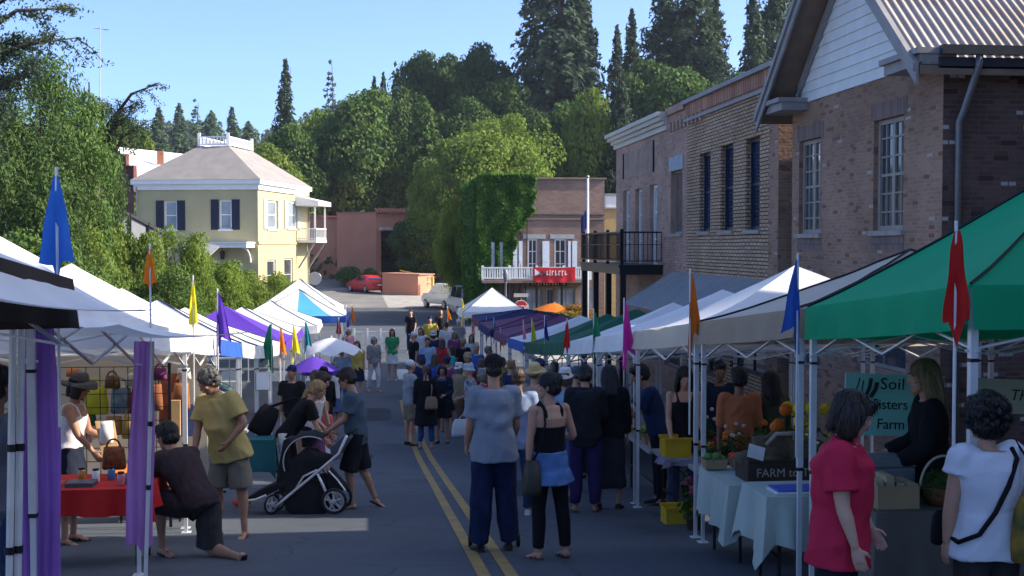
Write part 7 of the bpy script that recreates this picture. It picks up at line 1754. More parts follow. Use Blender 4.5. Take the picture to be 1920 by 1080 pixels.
    if hat:
        b = MB(); kd = hat['kind']
        if kd in ('cap', 'cap_back'):
            b.ell((0, .020, .060), (.089, .104, .086), 18, 11, HM); sg = -1 if kd == 'cap' else 1
            b.loft([(HM @ V3((0, .05 * -sg * -1 + .06 * sg, .062)), .070 * s, .012 * s), (HM @ V3((0, .12 * sg, .058)), .066 * s, .008 * s), (HM @ V3((0, .165 * sg, .045)), .045 * s, .006 * s)], V3((1, 0, 0)), 14, 3)
        elif kd == 'sun':
            b.loft([(HM @ V3((0, .03, .155)), .055 * s, .065 * s), (HM @ V3((0, .025, .13)), .082 * s, .095 * s), (HM @ V3((0, .02, .05)), .095 * s, .110 * s), (HM @ V3((0, .015, .040)), .17 * s, .19 * s), (HM @ V3((0, .015, .022)), .185 * s, .205 * s)], HM.to_3x3() @ V3((1, 0, 0)), 24, 2)
        elif kd == 'bucket':
            b.loft([(HM @ V3((0, .022, .145)), .066 * s, .078 * s), (HM @ V3((0, .022, .13)), .080 * s, .094 * s), (HM @ V3((0, .02, .06)), .090 * s, .105 * s), (HM @ V3((0, .012, .02)), .125 * s, .145 * s)], HM.to_3x3() @ V3((1, 0, 0)), 22, 2)
        elif kd == 'beanie':
            b.ell((0, .028, .058), (.088, .104, .096), 18, 11, HM)
        me = fuse(b, max(.0075, vox * .6), 2); me.materials.append(hat['m']); ho = link('hat', me, t)
        if hat.get('band'):
            q = MB(); q.loft([(HM @ V3((0, .02, .052)), .0965 * s, .112 * s), (HM @ V3((0, .021, .080)), .093 * s, .108 * s)], HM.to_3x3() @ V3((1, 0, 0)), 24, 1); me = q.mesh('band', hat['band'], None, True); link('band', me, ho)
    if face_parts:
        q = MB()
        for sd in (1, -1):
            e = MB(); e.ell((.031 * sd, -.079, .010), (.013, .009, .008), 12, 8, HM); link('eye', e.mesh('eye', mat('eye_white', (.45, .42, .40), .3), None, True), t)
            e2 = MB(); e2.ell((.031 * sd, -.0865, .010), (.0062, .003, .0062), 10, 6, HM); link('iris', e2.mesh('iris', mat('eye_iris', (.02, .012, .01), .2), None, True), t)
            e3 = MB(); e3.tube([HM @ V3((.012 * sd, -.094, .030)), HM @ V3((.03 * sd, -.092, .037)), HM @ V3((.05 * sd, -.078, .030))], .0042 * s, 6); link('eyebrow', e3.mesh('eyebrow', hairm(hairc), None, True), t)
        e = MB(); e.ell((0, -.092, -.055), (.023, .007, .0075), 12, 6, HM); link('lips', e.mesh('lips', mat('lip_skin', (.30, .10, .085), .5), None, True), t)
    t['_hc'] = 0; del t['_hc']
    W_ = WM[t]
    t_info = dict(hand={k: W_ @ v for k, v in wri.items()}, sh={k: W_ @ v for k, v in sh.items()}, hip=W_ @ V3((0, 0, hz0)), head=W_ @ hc, HM=W_ @ HM, chest=W_ @ sp(.42), W=W_, elb={k: W_ @ v for k, v in elb.items()}, fw=(W_.to_3x3() @ V3((0, -1, 0))), s=s)
    return t, t_info
def sunglasses(t, inf):
    HM = inf['HM']; b = MB()
    inv = WM[t].inverted()
    for sd in (1, -1): b.ell((.031 * sd, -.094, .010), (.026, .006, .018), 12, 7, HM)
    b.tube([HM @ V3(p) for p in ((.055, -.085, .014), (.078, -.02, .012), (.080, .02, .008))], .003, 5); b.tube([HM @ V3(p) for p in ((-.055, -.085, .014), (-.078, -.02, .012), (-.080, .02, .008))], .003, 5); b.tube([HM @ V3(p) for p in ((-.02, -.096, .015), (.02, -.096, .015))], .003, 5)
    b.build('sunglasses', mat('black_glasses', (.01, .01, .01), .2), t, smooth=True)
def strap_bag(label, body_c, size, m, strap_pts, ms=None, name='shoulder_bag', rz=0.0, r=.012, tilt=0.0):
    t = thing(name, label, 'bag', tuple(body_c)); b = MB(); a, c_, h = size; n = 12
    prof_ = [(1.0, -.5), (1.05, -.30), (1.0, 0), (.9, .30), (.72, .46), (.70, .5)]
    M = Matrix.Translation(Vector(body_c)) @ Matrix.Rotation(rz, 4, 'Z') @ Matrix.Rotation(tilt, 4, 'Y'); vs = []; fs = []
    for (f, z) in prof_:
        for i in range(18):
            q = 6.2832 * i / 18; cx, sx = math.cos(q), math.sin(q); vs.append(M @ V3((a / 2 * f * math.copysign(abs(cx) ** .5, cx), c_ / 2 * f * math.copysign(abs(sx) ** .6, sx) * (1 if z < .4 else .5), z * h)))
    for j in range(len(prof_) - 1):
        for i in range(18): i2 = (i + 1) % 18; fs.append((j * 18 + i, j * 18 + i2, (j + 1) * 18 + i2, (j + 1) * 18 + i))
    fs.append(tuple(reversed(range(18)))); fs.append(tuple(len(prof_) * 18 - 18 + i for i in range(18))); b.add(vs, fs); b.build('body', m, t, smooth=True)
    if strap_pts: q = MB(); q.tube(strap_pts, r, 6); q.build('strap', ms or m, t, smooth=True)
    return t
# ================================================================ the crowd, near people first
def gp(u, d): return tuple(gpt(u, d))
K_black = cm('black', (.010, .010, .012)); K_dnavy = cm('dark_navy', (.014, .018, .035)); K_denim = cm('dark_denim', (.022, .040, .10), .25, 12); K_khaki = cm('khaki', (.20, .165, .115)); K_char = cm('charcoal', (.035, .033, .034))
S_black = mat('black_rubber', (.012, .012, .012), .6); S_tan = mat('tan_sandal', (.22, .13, .07), .6); S_white = mat('white_shoe', (.5, .5, .5), .6); S_brown = mat('brown_shoe', (.06, .035, .02), .6)
# woman in the raspberry polo, profile to the right
t, i1 = person('woman in raspberry polo shirt with dark bob hair looking down at the vendor table', gp(1578, 6.35), 118, 1.55, 1.2, .0095, 'pale', 'bob', 'dark', lean=.03, head=(0.0, .30), face_parts=True,
    arms={-1: ((.16, .10, -1), (.10, .32, -1)), 1: ((.12, .10, -1), (.05, .45, -.8))}, top=dict(m=cm('raspberry', (.52, .024, .068), .06, 3), sleeve=.72, hem=-.13, collar=True, inf=.024, flare=.012, loose=1.12), bottom=dict(m=K_dnavy, kind='trousers', len=1.95, wide=1.1), shoes=dict(m=S_black), bust=.025, belly=.025)
# woman in the white T-shirt, back to us
t, i2 = person('woman in white T-shirt with big dark curly hair and a black strap across her back', gp(1858, 6.35), -8, 1.50, 1.24, .0095, 'light', 'bigcurly', 'black', lean=.02, head=(.1, .15),
    arms={1: ((.22, .03, -1), (.04, .12, -1)), -1: ((.30, -.05, -1), (.02, .75, -.55))}, top=dict(m=cm('white_tee', (.62, .64, .70), .03, 3), sleeve=.38, hem=-.07, inf=.026, loose=1.05, flare=.012), bottom=dict(m=K_char, kind='trousers', len=1.95, wide=1.15), shoes=dict(m=S_black))
W = i2['W']; 
sb_pts = [W @ (V3(p) * .93) for p in ((-.115, .05, 1.405), (-.10, .118, 1.36), (-.02, .158, 1.22), (.07, .170, 1.08), (.16, .155, .96), (.225, .06, .90), (.20, -.10, .91), (.12, -.20, .95))]
strap_bag('black cross body bag on the hip of the woman in the white T-shirt', W @ V3((.10, -.22, .85)), (.14, .09, .18), K_black, sb_pts, r=.013)
tb = strap_bag('tote bag printed with green and orange leaves hanging on the woman in the white T-shirt', W @ V3((-.115, .205, .92)), (.20, .10, .33), mat('leaf_print', (.03, .07, .025), .8, .2, 9, col2=(.42, .22, .02)), [W @ (V3(p) * .93) for p in ((-.115, .21, 1.15), (-.15, .16, 1.34), (-.165, .02, 1.435), (-.17, -.10, 1.34))], K_black, name='tote_bag', r=.007)
# blonde vendor
t, i3 = person('blonde vendor in a black jacket standing before the mint green sign', gp(1752, 9.0), 282, 1.70, 1.0, .0105, 'light', 'long', 'dblonde', lean=.06, head=(.0, .12), face_parts=True, arms={1: ((.12, .2, -1), (.0, .8, -.4)), -1: ((.12, .2, -1), (0, .8, -.4))},
    top=dict(m=cm('grey_tee', (.14, .15, .17)), sleeve=.5, hem=-.08), apron=dict(m=K_black, sleeve=1.9, hem=-.10, inf=.026, name='jacket'), bottom=dict(m=K_denim, kind='trousers', len=1.95))
# grey-shirted man
t, i4 = person('man in grey T-shirt, wide dark jeans and black cap with his back to us', gp(926, 11.6), -6, 1.79, 1.14, .0095, 'light', 'crop', 'dark', head=(-.15, .02), hat=dict(kind='cap', m=K_black),
    arms={1: ((.16, .10, -1), (.02, .55, -.85)), -1: ((.16, .10, -1), (.02, .6, -.8))}, legs={1: ((.06, 0, -1), (.05, -.02, -1)), -1: ((.06, .05, -1), (.05, -.05, -1))}, top=dict(m=cm('heather_grey', (.22, .25, .30), .06, 6), sleeve=.78, hem=-.09, inf=.020, loose=1.06, flare=.014), bottom=dict(m=cm('deep_blue_denim', (.012, .020, .060), .25, 10), kind='jeans', len=1.97, wide=1.42, inf=.02), shoes=dict(m=S_black), belly=.03)
# woman in black tank top and denim skirt
t, i5 = person('woman in a black tank top, denim skirt and black leggings beside the man in grey', gp(1030, 11.1), -22, 1.62, 1.04, .0095, 'light', 'bun', 'black', head=(.95, .0), face_parts=True,
    arms={1: ((.16, -.02, -1), (.04, .06, -1)), -1: ((.34, -.06, -1), (-.10, .9, -.25))}, legs={1: ((.04, .04, -1), (.02, -.02, -1)), -1: ((.09, -.06, -1), (.07, -.05, -1))}, top=dict(m=K_black, sleeve=0, straps=True, hem=.06, neck=.44, inf=.011, wr=.003, name='tank_top'), bottom=dict(m=cm('mid_denim', (.085, .17, .36), .22, 10), kind='skirt', len=.42, flare=.055, inf=.028), under=dict(m=K_black, kind='trousers', len=1.9, inf=.013, waist=.0, wr=.001, name='leggings'), shoes=dict(m=mat('plum_sandal', (.10, .03, .035), .6), kind='sandal', strap=True), bust=.015)
W = i5['W']
strap_bag('olive brown shoulder bag hanging on the left hip of the woman in the tank top', W @ V3((.205, .045, .77)), (.15, .27, .30), mat('olive_leather', (.045, .038, .028), .6, .15, 6), [W @ V3(p) for p in ((.20, .06, .92), (.17, .135, 1.05), (.12, .135, 1.25), (.105, .09, 1.40), (.10, .0, 1.44), (.10, -.1, 1.34))], K_black, r=.010)
# dark pair further right
person('person in a dark hoodie and violet trousers walking away by the white tent posts', gp(1098, 14.6), 8, 1.68, 1.12, .012, 'tan', 'short', 'black', lean=.12, head=(0, .45), arms={1: ((.12, .2, -1), (-.05, .9, -.3)), -1: ((.16, .15, -1), (-.08, .95, -.2))}, top=dict(m=cm('black_hoodie', (.014, .015, .020)), sleeve=1.9, hem=-.12, inf=.032, collar=True, name='hoodie'), bottom=dict(m=cm('violet_trousers', (.030, .022, .085)), kind='trousers', len=1.9, wide=1.25), shoes=dict(m=S_brown, kind='sandal'))
person('person in a long dark coat with long hair beside the violet trousers', gp(1143, 14.9), 15, 1.68, 1.05, .012, 'light', 'long', 'black', lean=.1, head=(.2, .4), top=dict(m=K_black, sleeve=1.9, hem=-.10, inf=.03), bottom=dict(m=cm('dark_grey_skirt', (.028, .028, .036)), kind='skirt', len=1.5, flare=.03), shoes=dict(m=S_black))
# group in mid aisle
person('man in a white cap, grey T-shirt and khaki shorts with folded arms', gp(768, 26.2), 70, 1.76, 1.1, .013, 'light', 'crop', 'grey', hat=dict(kind='cap', m=cm('white_cap', (.6, .6, .6))), arms={1: ((.16, .25, -1), (-.55, .75, .15)), -1: ((.16, .25, -1), (-.55, .75, .05))}, spread=.05, top=dict(m=cm('light_grey_tee', (.26, .28, .31)), sleeve=.7, hem=-.08, inf=.024), bottom=dict(m=K_khaki, kind='shorts', len=.85, wide=1.2), shoes=dict(m=S_black), belly=.03)
t, i6 = person('woman in a long black coat and blue jeans seen from behind in the mid aisle', gp(798, 25.6), 5, 1.66, 1.05, .013, 'light', 'ponylow', 'brown', head=(0, .05), top=dict(m=K_black, sleeve=1.9, hem=-.42, inf=.03, flare=.05, name='coat'), bottom=dict(m=cm('blue_jeans', (.03, .065, .18), .2, 10), kind='jeans', len=1.8), shoes=dict(m=S_tan, kind='sandal'))
W = i6['W']; strap_bag('tan triangular shoulder bag on the woman in the long black coat', W @ V3((-.12, .22, .98)), (.26, .09, .26), mat('tan_bag', (.24, .16, .10), .8), [W @ V3(p) for p in ((-.12, .2, 1.1), (-.13, .15, 1.3), (-.10, .02, 1.40))], name='shoulder_bag', r=.012)
person('woman in a dark cardigan over a blue grey top facing us in the mid aisle', gp(829, 26.6), 200, 1.66, 1.05, .013, 'tan', 'bob', 'black', head=(.3, .1), arms={1: ((.14, .2, -1), (-.3, .8, -.2)), -1: ((.12, .1, -1), (-.1, .5, -.8))}, top=dict(m=cm('slate_blue', (.075, .085, .14)), sleeve=.5, hem=-.10, inf=.016), apron=dict(m=K_dnavy, sleeve=1.85, hem=-.18, inf=.02, neck=.56, name='cardigan'), bottom=dict(m=K_black, kind='skirt', len=.75, flare=.04), shoes=dict(m=S_black))
t, i7 = person('older man in a pale bucket hat and patterned shirt carrying a white shopping bag', gp(884, 24.6), 285, 1.70, 1.05, .013, 'light', 'crop', 'white', hat=dict(kind='bucket', m=cm('pale_hat', (.36, .42, .46))), lean=.05, head=(.1, .1), arms={1: ((.12, .05, -1), (.02, .05, -1)), -1: ((.14, .1, -1), (-.1, .8, -.3))}, top=dict(m=mat('swirl_print', (.42, .45, .47), .85, .1, 14, .1, 40, col2=(.03, .06, .12)), sleeve=.65, hem=-.08, inf=.022), bottom=dict(m=cm('pale_blue_shorts', (.20, .25, .32)), kind='shorts', len=.95, wide=1.15), shoes=dict(m=S_brown, kind='sandal'))
hp_ = i7['hand'][1] + V3((0, 0, -.08)); sbg = strap_bag('white plastic shopping bag in the hand of the man in the bucket hat', hp_ + V3((-.10, -.02, -.30)), (.42, .16, .34), cm('white_plastic', (.52, .53, .55), .05, 4, .3), [hp_ + V3(p) for p in ((-.18, 0, -.14), (-.05, 0, .0), (.02, 0, .0), (-.02, 0, -.14))], name='shopping_bag', r=.010)
# stroller family
t, i8 = person('man in sunglasses, slate T-shirt and black shorts pushing the stroller', gp(668, 15.3), 278, 1.70, 1.08, .0105, 'tan', 'short', 'dark', lean=.10, head=(-.05, .40), face_parts=True, arms={1: ((.10, .28, -1), (-.05, .80, -.62)), -1: ((.12, .30, -1), (-.06, .82, -.60))}, legs={1: ((.04, .22, -1), (.02, -.10, -1)), -1: ((.05, -.10, -1), (.02, -.45, -1), (.1, 1, -.45))}, top=dict(m=cm('slate_tee', (.055, .085, .115)), sleeve=.72, hem=-.10, inf=.024, loose=1.1), bottom=dict(m=cm('black_shorts', (.014, .014, .018)), kind='shorts', len=.98, wide=1.25, inf=.02), shoes=dict(m=S_black, kind='sandal'), belly=.02)
sunglasses(t, i8)
t, i9 = person('blonde woman in a black T-shirt and white shorts leaning over the stroller', gp(533, 15.9), 85, 1.66, 1.0, .0105, 'light', 'ponylow', 'blonde', lean=.62, head=(-.1, .35), face_parts=True, arms={1: ((.05, .45, -1), (-.05, .75, -.75)), -1: ((.06, .35, -1), (.0, .60, -1))}, legs={1: ((.05, .12, -1), (.03, -.05, -1)), -1: ((.05, .05, -1), (.03, -.12, -1))}, top=dict(m=K_black, sleeve=.75, hem=-.08, inf=.022), bottom=dict(m=cm('white_shorts', (.60, .60, .58)), kind='shorts', len=.5, wide=1.1), shoes=dict(m=S_white))
W = i9['W']; strap_bag('big black backpack slung behind the blonde woman', W @ V3((.12, .26, 1.08)), (.30, .20, .40), K_black, [W @ V3(p) for p in ((.1, .2, 1.25), (.1, -.12, 1.36), (.08, -.30, 1.30))], name='backpack', r=.02, tilt=.5)
t, _ = person('woman in a white tank top behind the blonde woman', gp(580, 17.6), 110, 1.66, 1.0, .012, 'light', 'short', 'brown', lean=.2, head=(0, .4), arms={1: ((.1, .2, -1), (0, .3, -1)), -1: ((.1, .2, -1), (0, .3, -1))}, top=dict(m=cm('white_tank', (.55, .54, .55)), sleeve=0, straps=True, hem=-.06, neck=.46, name='tank_top'), bottom=dict(m=K_black, kind='shorts', len=.6), shoes=dict(m=S_black))
person('child in a coral T-shirt and white skirt seen behind the stroller', gp(603, 18.4), 20, 1.22, .95, .012, 'light', 'bob', 'blonde', head=(0, .3), top=dict(m=cm('coral', (.55, .12, .11)), sleeve=.7, hem=-.06), bottom=dict(m=cm('white_skirt', (.6, .6, .6)), kind='skirt', len=.6, flare=.06), shoes=dict(m=S_white))
person('toddler with bare head sitting in the stroller', tuple(pt(604, 896, 15.25)), 285, .72, 1.15, .010, 'light', 'crop', 'blonde', lean=.15, head=(.2, .35), fingers=False, arms={1: ((.2, .4, -.8), (-.2, .9, -.1)), -1: ((.2, .4, -.8), (-.2, .9, 0))}, legs={1: ((.1, 1, -.15), (.05, .3, -1)), -1: ((.1, 1, -.15), (.05, .3, -1))}, hips_dz=.02, top=dict(m=mat('toddler_print', (.45, .12, .14), .85, .1, 25, col2=(.10, .12, .35)), sleeve=.7, hem=-.04), bottom=dict(m=cm('toddler_pants', (.10, .12, .2)), kind='trousers', len=1.8))
# man in mustard shirt
t, i10 = person('man with curly grey hair in a mustard polo shirt, hand on hip, looking down', gp(428, 12.75), 205, 1.74, 1.16, .0095, 'tan', 'curly', 'grey', lean=.18, side=-.16, head=(-.55, .55), face_parts=True, arms={1: ((.50, .02, -.9), (-.50, .35, -.75)), -1: ((.10, .25, -1), (-.05, .35, -1))}, legs={1: ((.10, .0, -1), (.05, -.04, -1)), -1: ((.10, .05, -1), (.04, -.06, -1))}, top=dict(m=cm('mustard', (.40, .30, .11), .06, 3), sleeve=.72, hem=-.10, collar=True, inf=.026, loose=1.25, flare=.015), bottom=dict(m=cm('stone_khaki', (.17, .15, .115)), kind='shorts', len=.92, wide=1.28), shoes=dict(m=S_brown, kind='sandal'), belly=.045)
sunglasses(t, i10) if False else None
# kneeling man
t, i11 = person('man in a dark brown T-shirt kneeling on one knee in flip flops', gp(372, 11.35), 315, 1.78, 1.12, .0095, 'tan', 'short', 'black', lean=.74, head=(.1, .30), kneel=.505, arms={1: ((.12, .55, -.8), (-.1, .65, -.7)), -1: ((.12, .5, -.85), (.1, .8, -.5))}, legs={1: ((.12, 1.0, -.02), (-.02, -.10, -1), (.05, 1, -.05)), -1: ((.10, .12, -1), (.0, -1, -.06), (.0, -.35, -1))}, top=dict(m=cm('dark_brown_tee', (.036, .024, .026), .08, 3), sleeve=.75, hem=-.08, inf=.024, loose=1.1), bottom=dict(m=cm('charcoal_shorts', (.045, .042, .042)), kind='shorts', len=.96, wide=1.25, inf=.018), shoes=dict(m=S_black, kind='sandal'))
# vendor woman in the sun hat
t, i12 = person('woman in a grey sun hat and white tank top arranging goods behind the red table', gp(124, 12.45), 98, 1.66, 1.06, .0105, 'tan', 'bob', 'black', lean=.12, head=(0, .22), face_parts=True, hat=dict(kind='sun', m=cm('grey_hat', (.085, .08, .08)), band=K_black), arms={1: ((.1, .3, -1), (0, .9, -.5)), -1: ((.16, .42, -.9), (-.04, .72, -.85))}, top=dict(m=cm('white_top', (.60, .56, .60)), sleeve=0, straps=True, hem=.02, neck=.47, inf=.012, name='tank_top'), bottom=dict(m=K_dnavy, kind='skirt', len=1.25, flare=.05, inf=.026), shoes=dict(m=S_black, kind='sandal', strap=True), bust=.02)
# partly seen person at the left edge
person('person in a grey blue shirt cut off by the left edge behind the white poles', gp(-14, 7.6), 20, 1.72, 1.1, .011, 'light', 'short', 'black', top=dict(m=cm('grey_blue_shirt', (.10, .12, .16)), sleeve=1.6, hem=-.1, inf=.025), bottom=dict(m=K_denim, kind='jeans', len=1.95), shoes=dict(m=S_black))
# vendors under the right tents
person('person in an orange shirt seen from behind in the big white tent', gp(1388, 13.3), 10, 1.64, 1.05, .012, 'brown', 'short', 'black', head=(.1, .05), top=dict(m=cm('orange_shirt', (.40, .13, .055)), sleeve=1.2, hem=-.1, inf=.022), bottom=dict(m=K_black, kind='trousers', len=1.95), shoes=dict(m=S_black))
person('woman with long black hair in an olive top beside the orange shirt', gp(1448, 13.5), 350, 1.60, 1.05, .012, 'tan', 'long', 'black', head=(0, .1), top=dict(m=cm('olive_top', (.06, .06, .038)), sleeve=1.7, hem=-.1, inf=.022), bottom=dict(m=K_black, kind='trousers', len=1.95), shoes=dict(m=S_black))
person('vendor in a deep blue shirt bending forward by the yellow crates', gp(1238, 15.3), 275, 1.72, 1.08, .012, 'tan', 'short', 'black', lean=.30, head=(0, .35), arms={1: ((.1, .5, -.8), (0, .8, -.5)), -1: ((.1, .5, -.8), (0, .8, -.5))}, top=dict(m=cm('deep_blue_shirt', (.014, .030, .085)), sleeve=.8, hem=-.1, inf=.024), bottom=dict(m=K_black, kind='trousers', len=1.95), shoes=dict(m=S_black))
person('woman with long dark hair and bare arms facing the plants in the big white tent', gp(1284, 14.3), 185, 1.66, 1.0, .012, 'light', 'long', 'black', head=(0, .25), arms={1: ((.1, .2, -1), (0, .6, -.7)), -1: ((.1, .2, -1), (0, .6, -.7))}, top=dict(m=K_black, sleeve=0, straps=True, neck=.47, hem=-.06, name='tank_top'), bottom=dict(m=K_denim, kind='jeans', len=1.95), shoes=dict(m=S_black))
person('person in dark clothes in the shade behind the orange shirt', gp(1350, 15.6), 190, 1.72, 1.05, .014, 'brown', 'short', 'black', fingers=False, head=(0, .2), top=dict(m=K_dnavy, sleeve=1.8, hem=-.1, inf=.024), bottom=dict(m=K_black, kind='trousers', len=1.95), shoes=dict(m=S_black))
# heads and backs in the dense part right of the man in grey
person('man in dark blue cap and grey hooded jumper behind the tank top woman', gp(1012, 20.5), 10, 1.80, 1.12, .014, 'light', 'crop', 'dark', fingers=False, hat=dict(kind='cap_back', m=cm('blue_cap', (.02, .03, .07))), top=dict(m=cm('grey_hoodie', (.11, .115, .13)), sleeve=1.9, hem=-.1, inf=.032, collar=True, name='hoodie'), bottom=dict(m=K_denim, kind='jeans', len=1.95), shoes=dict(m=S_black))
person('person in a steel blue jacket and blue cap by the deep red pennant', gp(1080, 19.0), 20, 1.66, 1.15, .014, 'light', 'crop', 'grey', fingers=False, hat=dict(kind='beanie', m=cm('steel_cap', (.06, .09, .13))), head=(0, .2), top=dict(m=cm('steel_jacket', (.05, .075, .11)), sleeve=1.9, hem=-.1, inf=.032), bottom=dict(m=K_char, kind='trousers', len=1.95), shoes=dict(m=S_black))
person('person in a pale blue shirt half hidden by the man in grey', gp(972, 14.4), 15, 1.66, 1.1, .014, 'light', 'short', 'brown', fingers=False, top=dict(m=cm('pale_blue', (.24, .30, .42)), sleeve=.7, hem=-.1, inf=.024), bottom=dict(m=K_denim, kind='jeans', len=1.95), shoes=dict(m=S_white))
person('man in a wide straw hat right behind the woman in the tank top', gp(1002, 17.4), 30, 1.70, 1.05, .014, 'light', 'crop', 'grey', fingers=False, hat=dict(kind='sun', m=cm('straw', (.42, .32, .16))), top=dict(m=cm('beige_shirt', (.30, .26, .20)), sleeve=.8, hem=-.1, inf=.024), bottom=dict(m=K_khaki, kind='trousers', len=1.95), shoes=dict(m=S_brown))
person('person with a grey bucket hat facing the man in grey', gp(905, 22.6), 100, 1.64, 1.0, .014, 'light', 'bob', 'grey', fingers=False, hat=dict(kind='bucket', m=cm('grey_bucket', (.18, .19, .20))), top=dict(m=cm('red_blouse', (.30, .03, .04)), sleeve=.8, hem=-.1, inf=.024), bottom=dict(m=K_dnavy, kind='trousers', len=1.95), shoes=dict(m=S_black))
person('woman in a yellow top and dark skirt standing in the sunny part of the aisle', gp(669, 36.0), 190, 1.66, 1.08, .015, 'light', 'long', 'brown', fingers=False, top=dict(m=cm('yellow_top', (.42, .33, .08)), sleeve=.4, hem=-.14, inf=.022), bottom=dict(m=K_dnavy, kind='skirt', len=.8, flare=.05), shoes=dict(m=S_black))
person('woman in black with a wide black hat browsing at the left stalls', gp(606, 24.4), 330, 1.66, 1.05, .014, 'light', 'long', 'dark', fingers=False, hat=dict(kind='sun', m=K_black), top=dict(m=K_black, sleeve=1.8, hem=-.1, inf=.024), bottom=dict(m=K_black, kind='skirt', len=1.3, flare=.05), shoes=dict(m=S_black))
# ---- far crowd: four builds, copied with their own clothes
PR = []
hide = (0, 0, 0)
for j, kw in enumerate((
    dict(hair='short', hairc='dark', top=dict(m=K_black, sleeve=.7, hem=-.08, inf=.024), bottom=dict(m=K_denim, kind='trousers', len=1.95, name='trousers'), arms={1: ((.14, .1, -1), (0, .5, -.9)), -1: ((.14, 0, -1), (.05, .1, -1))}),
    dict(hair='long', hairc='brown', top=dict(m=K_black, sleeve=.6, hem=-.08, inf=.02), bottom=dict(m=K_denim, kind='skirt', len=.8, flare=.05, name='trousers'), arms={1: ((.14, .1, -1), (-.2, .8, -.3)), -1: ((.14, .1, -1), (-.1, .6, -.6))}),
    dict(hair='crop', hairc='grey', hat=dict(kind='cap', m=K_black), top=dict(m=K_black, sleeve=.7, hem=-.08, inf=.026), bottom=dict(m=K_khaki, kind='shorts', len=.9, wide=1.2, name='trousers'), belly=.03),
    dict(hair='bob', hairc='dblonde', hat=dict(kind='bucket', m=K_khaki), top=dict(m=K_black, sleeve=1.5, hem=-.1, inf=.024), bottom=dict(m=K_dnavy, kind='trousers', len=1.9, name='trousers'), legs={1: ((.05, .25, -1), (.02, -.05, -1)), -1: ((.05, -.12, -1), (.02, -.3, -1))}))):
    PR.append((kw, j))
cols = dict(white=(.55, .55, .55), black=(.012, .012, .014), red=(.42, .03, .035), pink=(.5, .2, .24), teal=(.02, .33, .34), green=(.03, .26, .10), blue=(.04, .09, .32), navy=(.018, .025, .07), grey=(.2, .2, .21), tan=(.34, .26, .17), orange=(.5, .17, .04), yellow=(.5, .4, .06), plum=(.14, .04, .12), cream=(.5, .45, .36), denim=(.05, .09, .2), brown=(.10, .06, .04), khaki=(.22, .18, .12), maroon=(.18, .02, .03), sky=(.22, .34, .5))
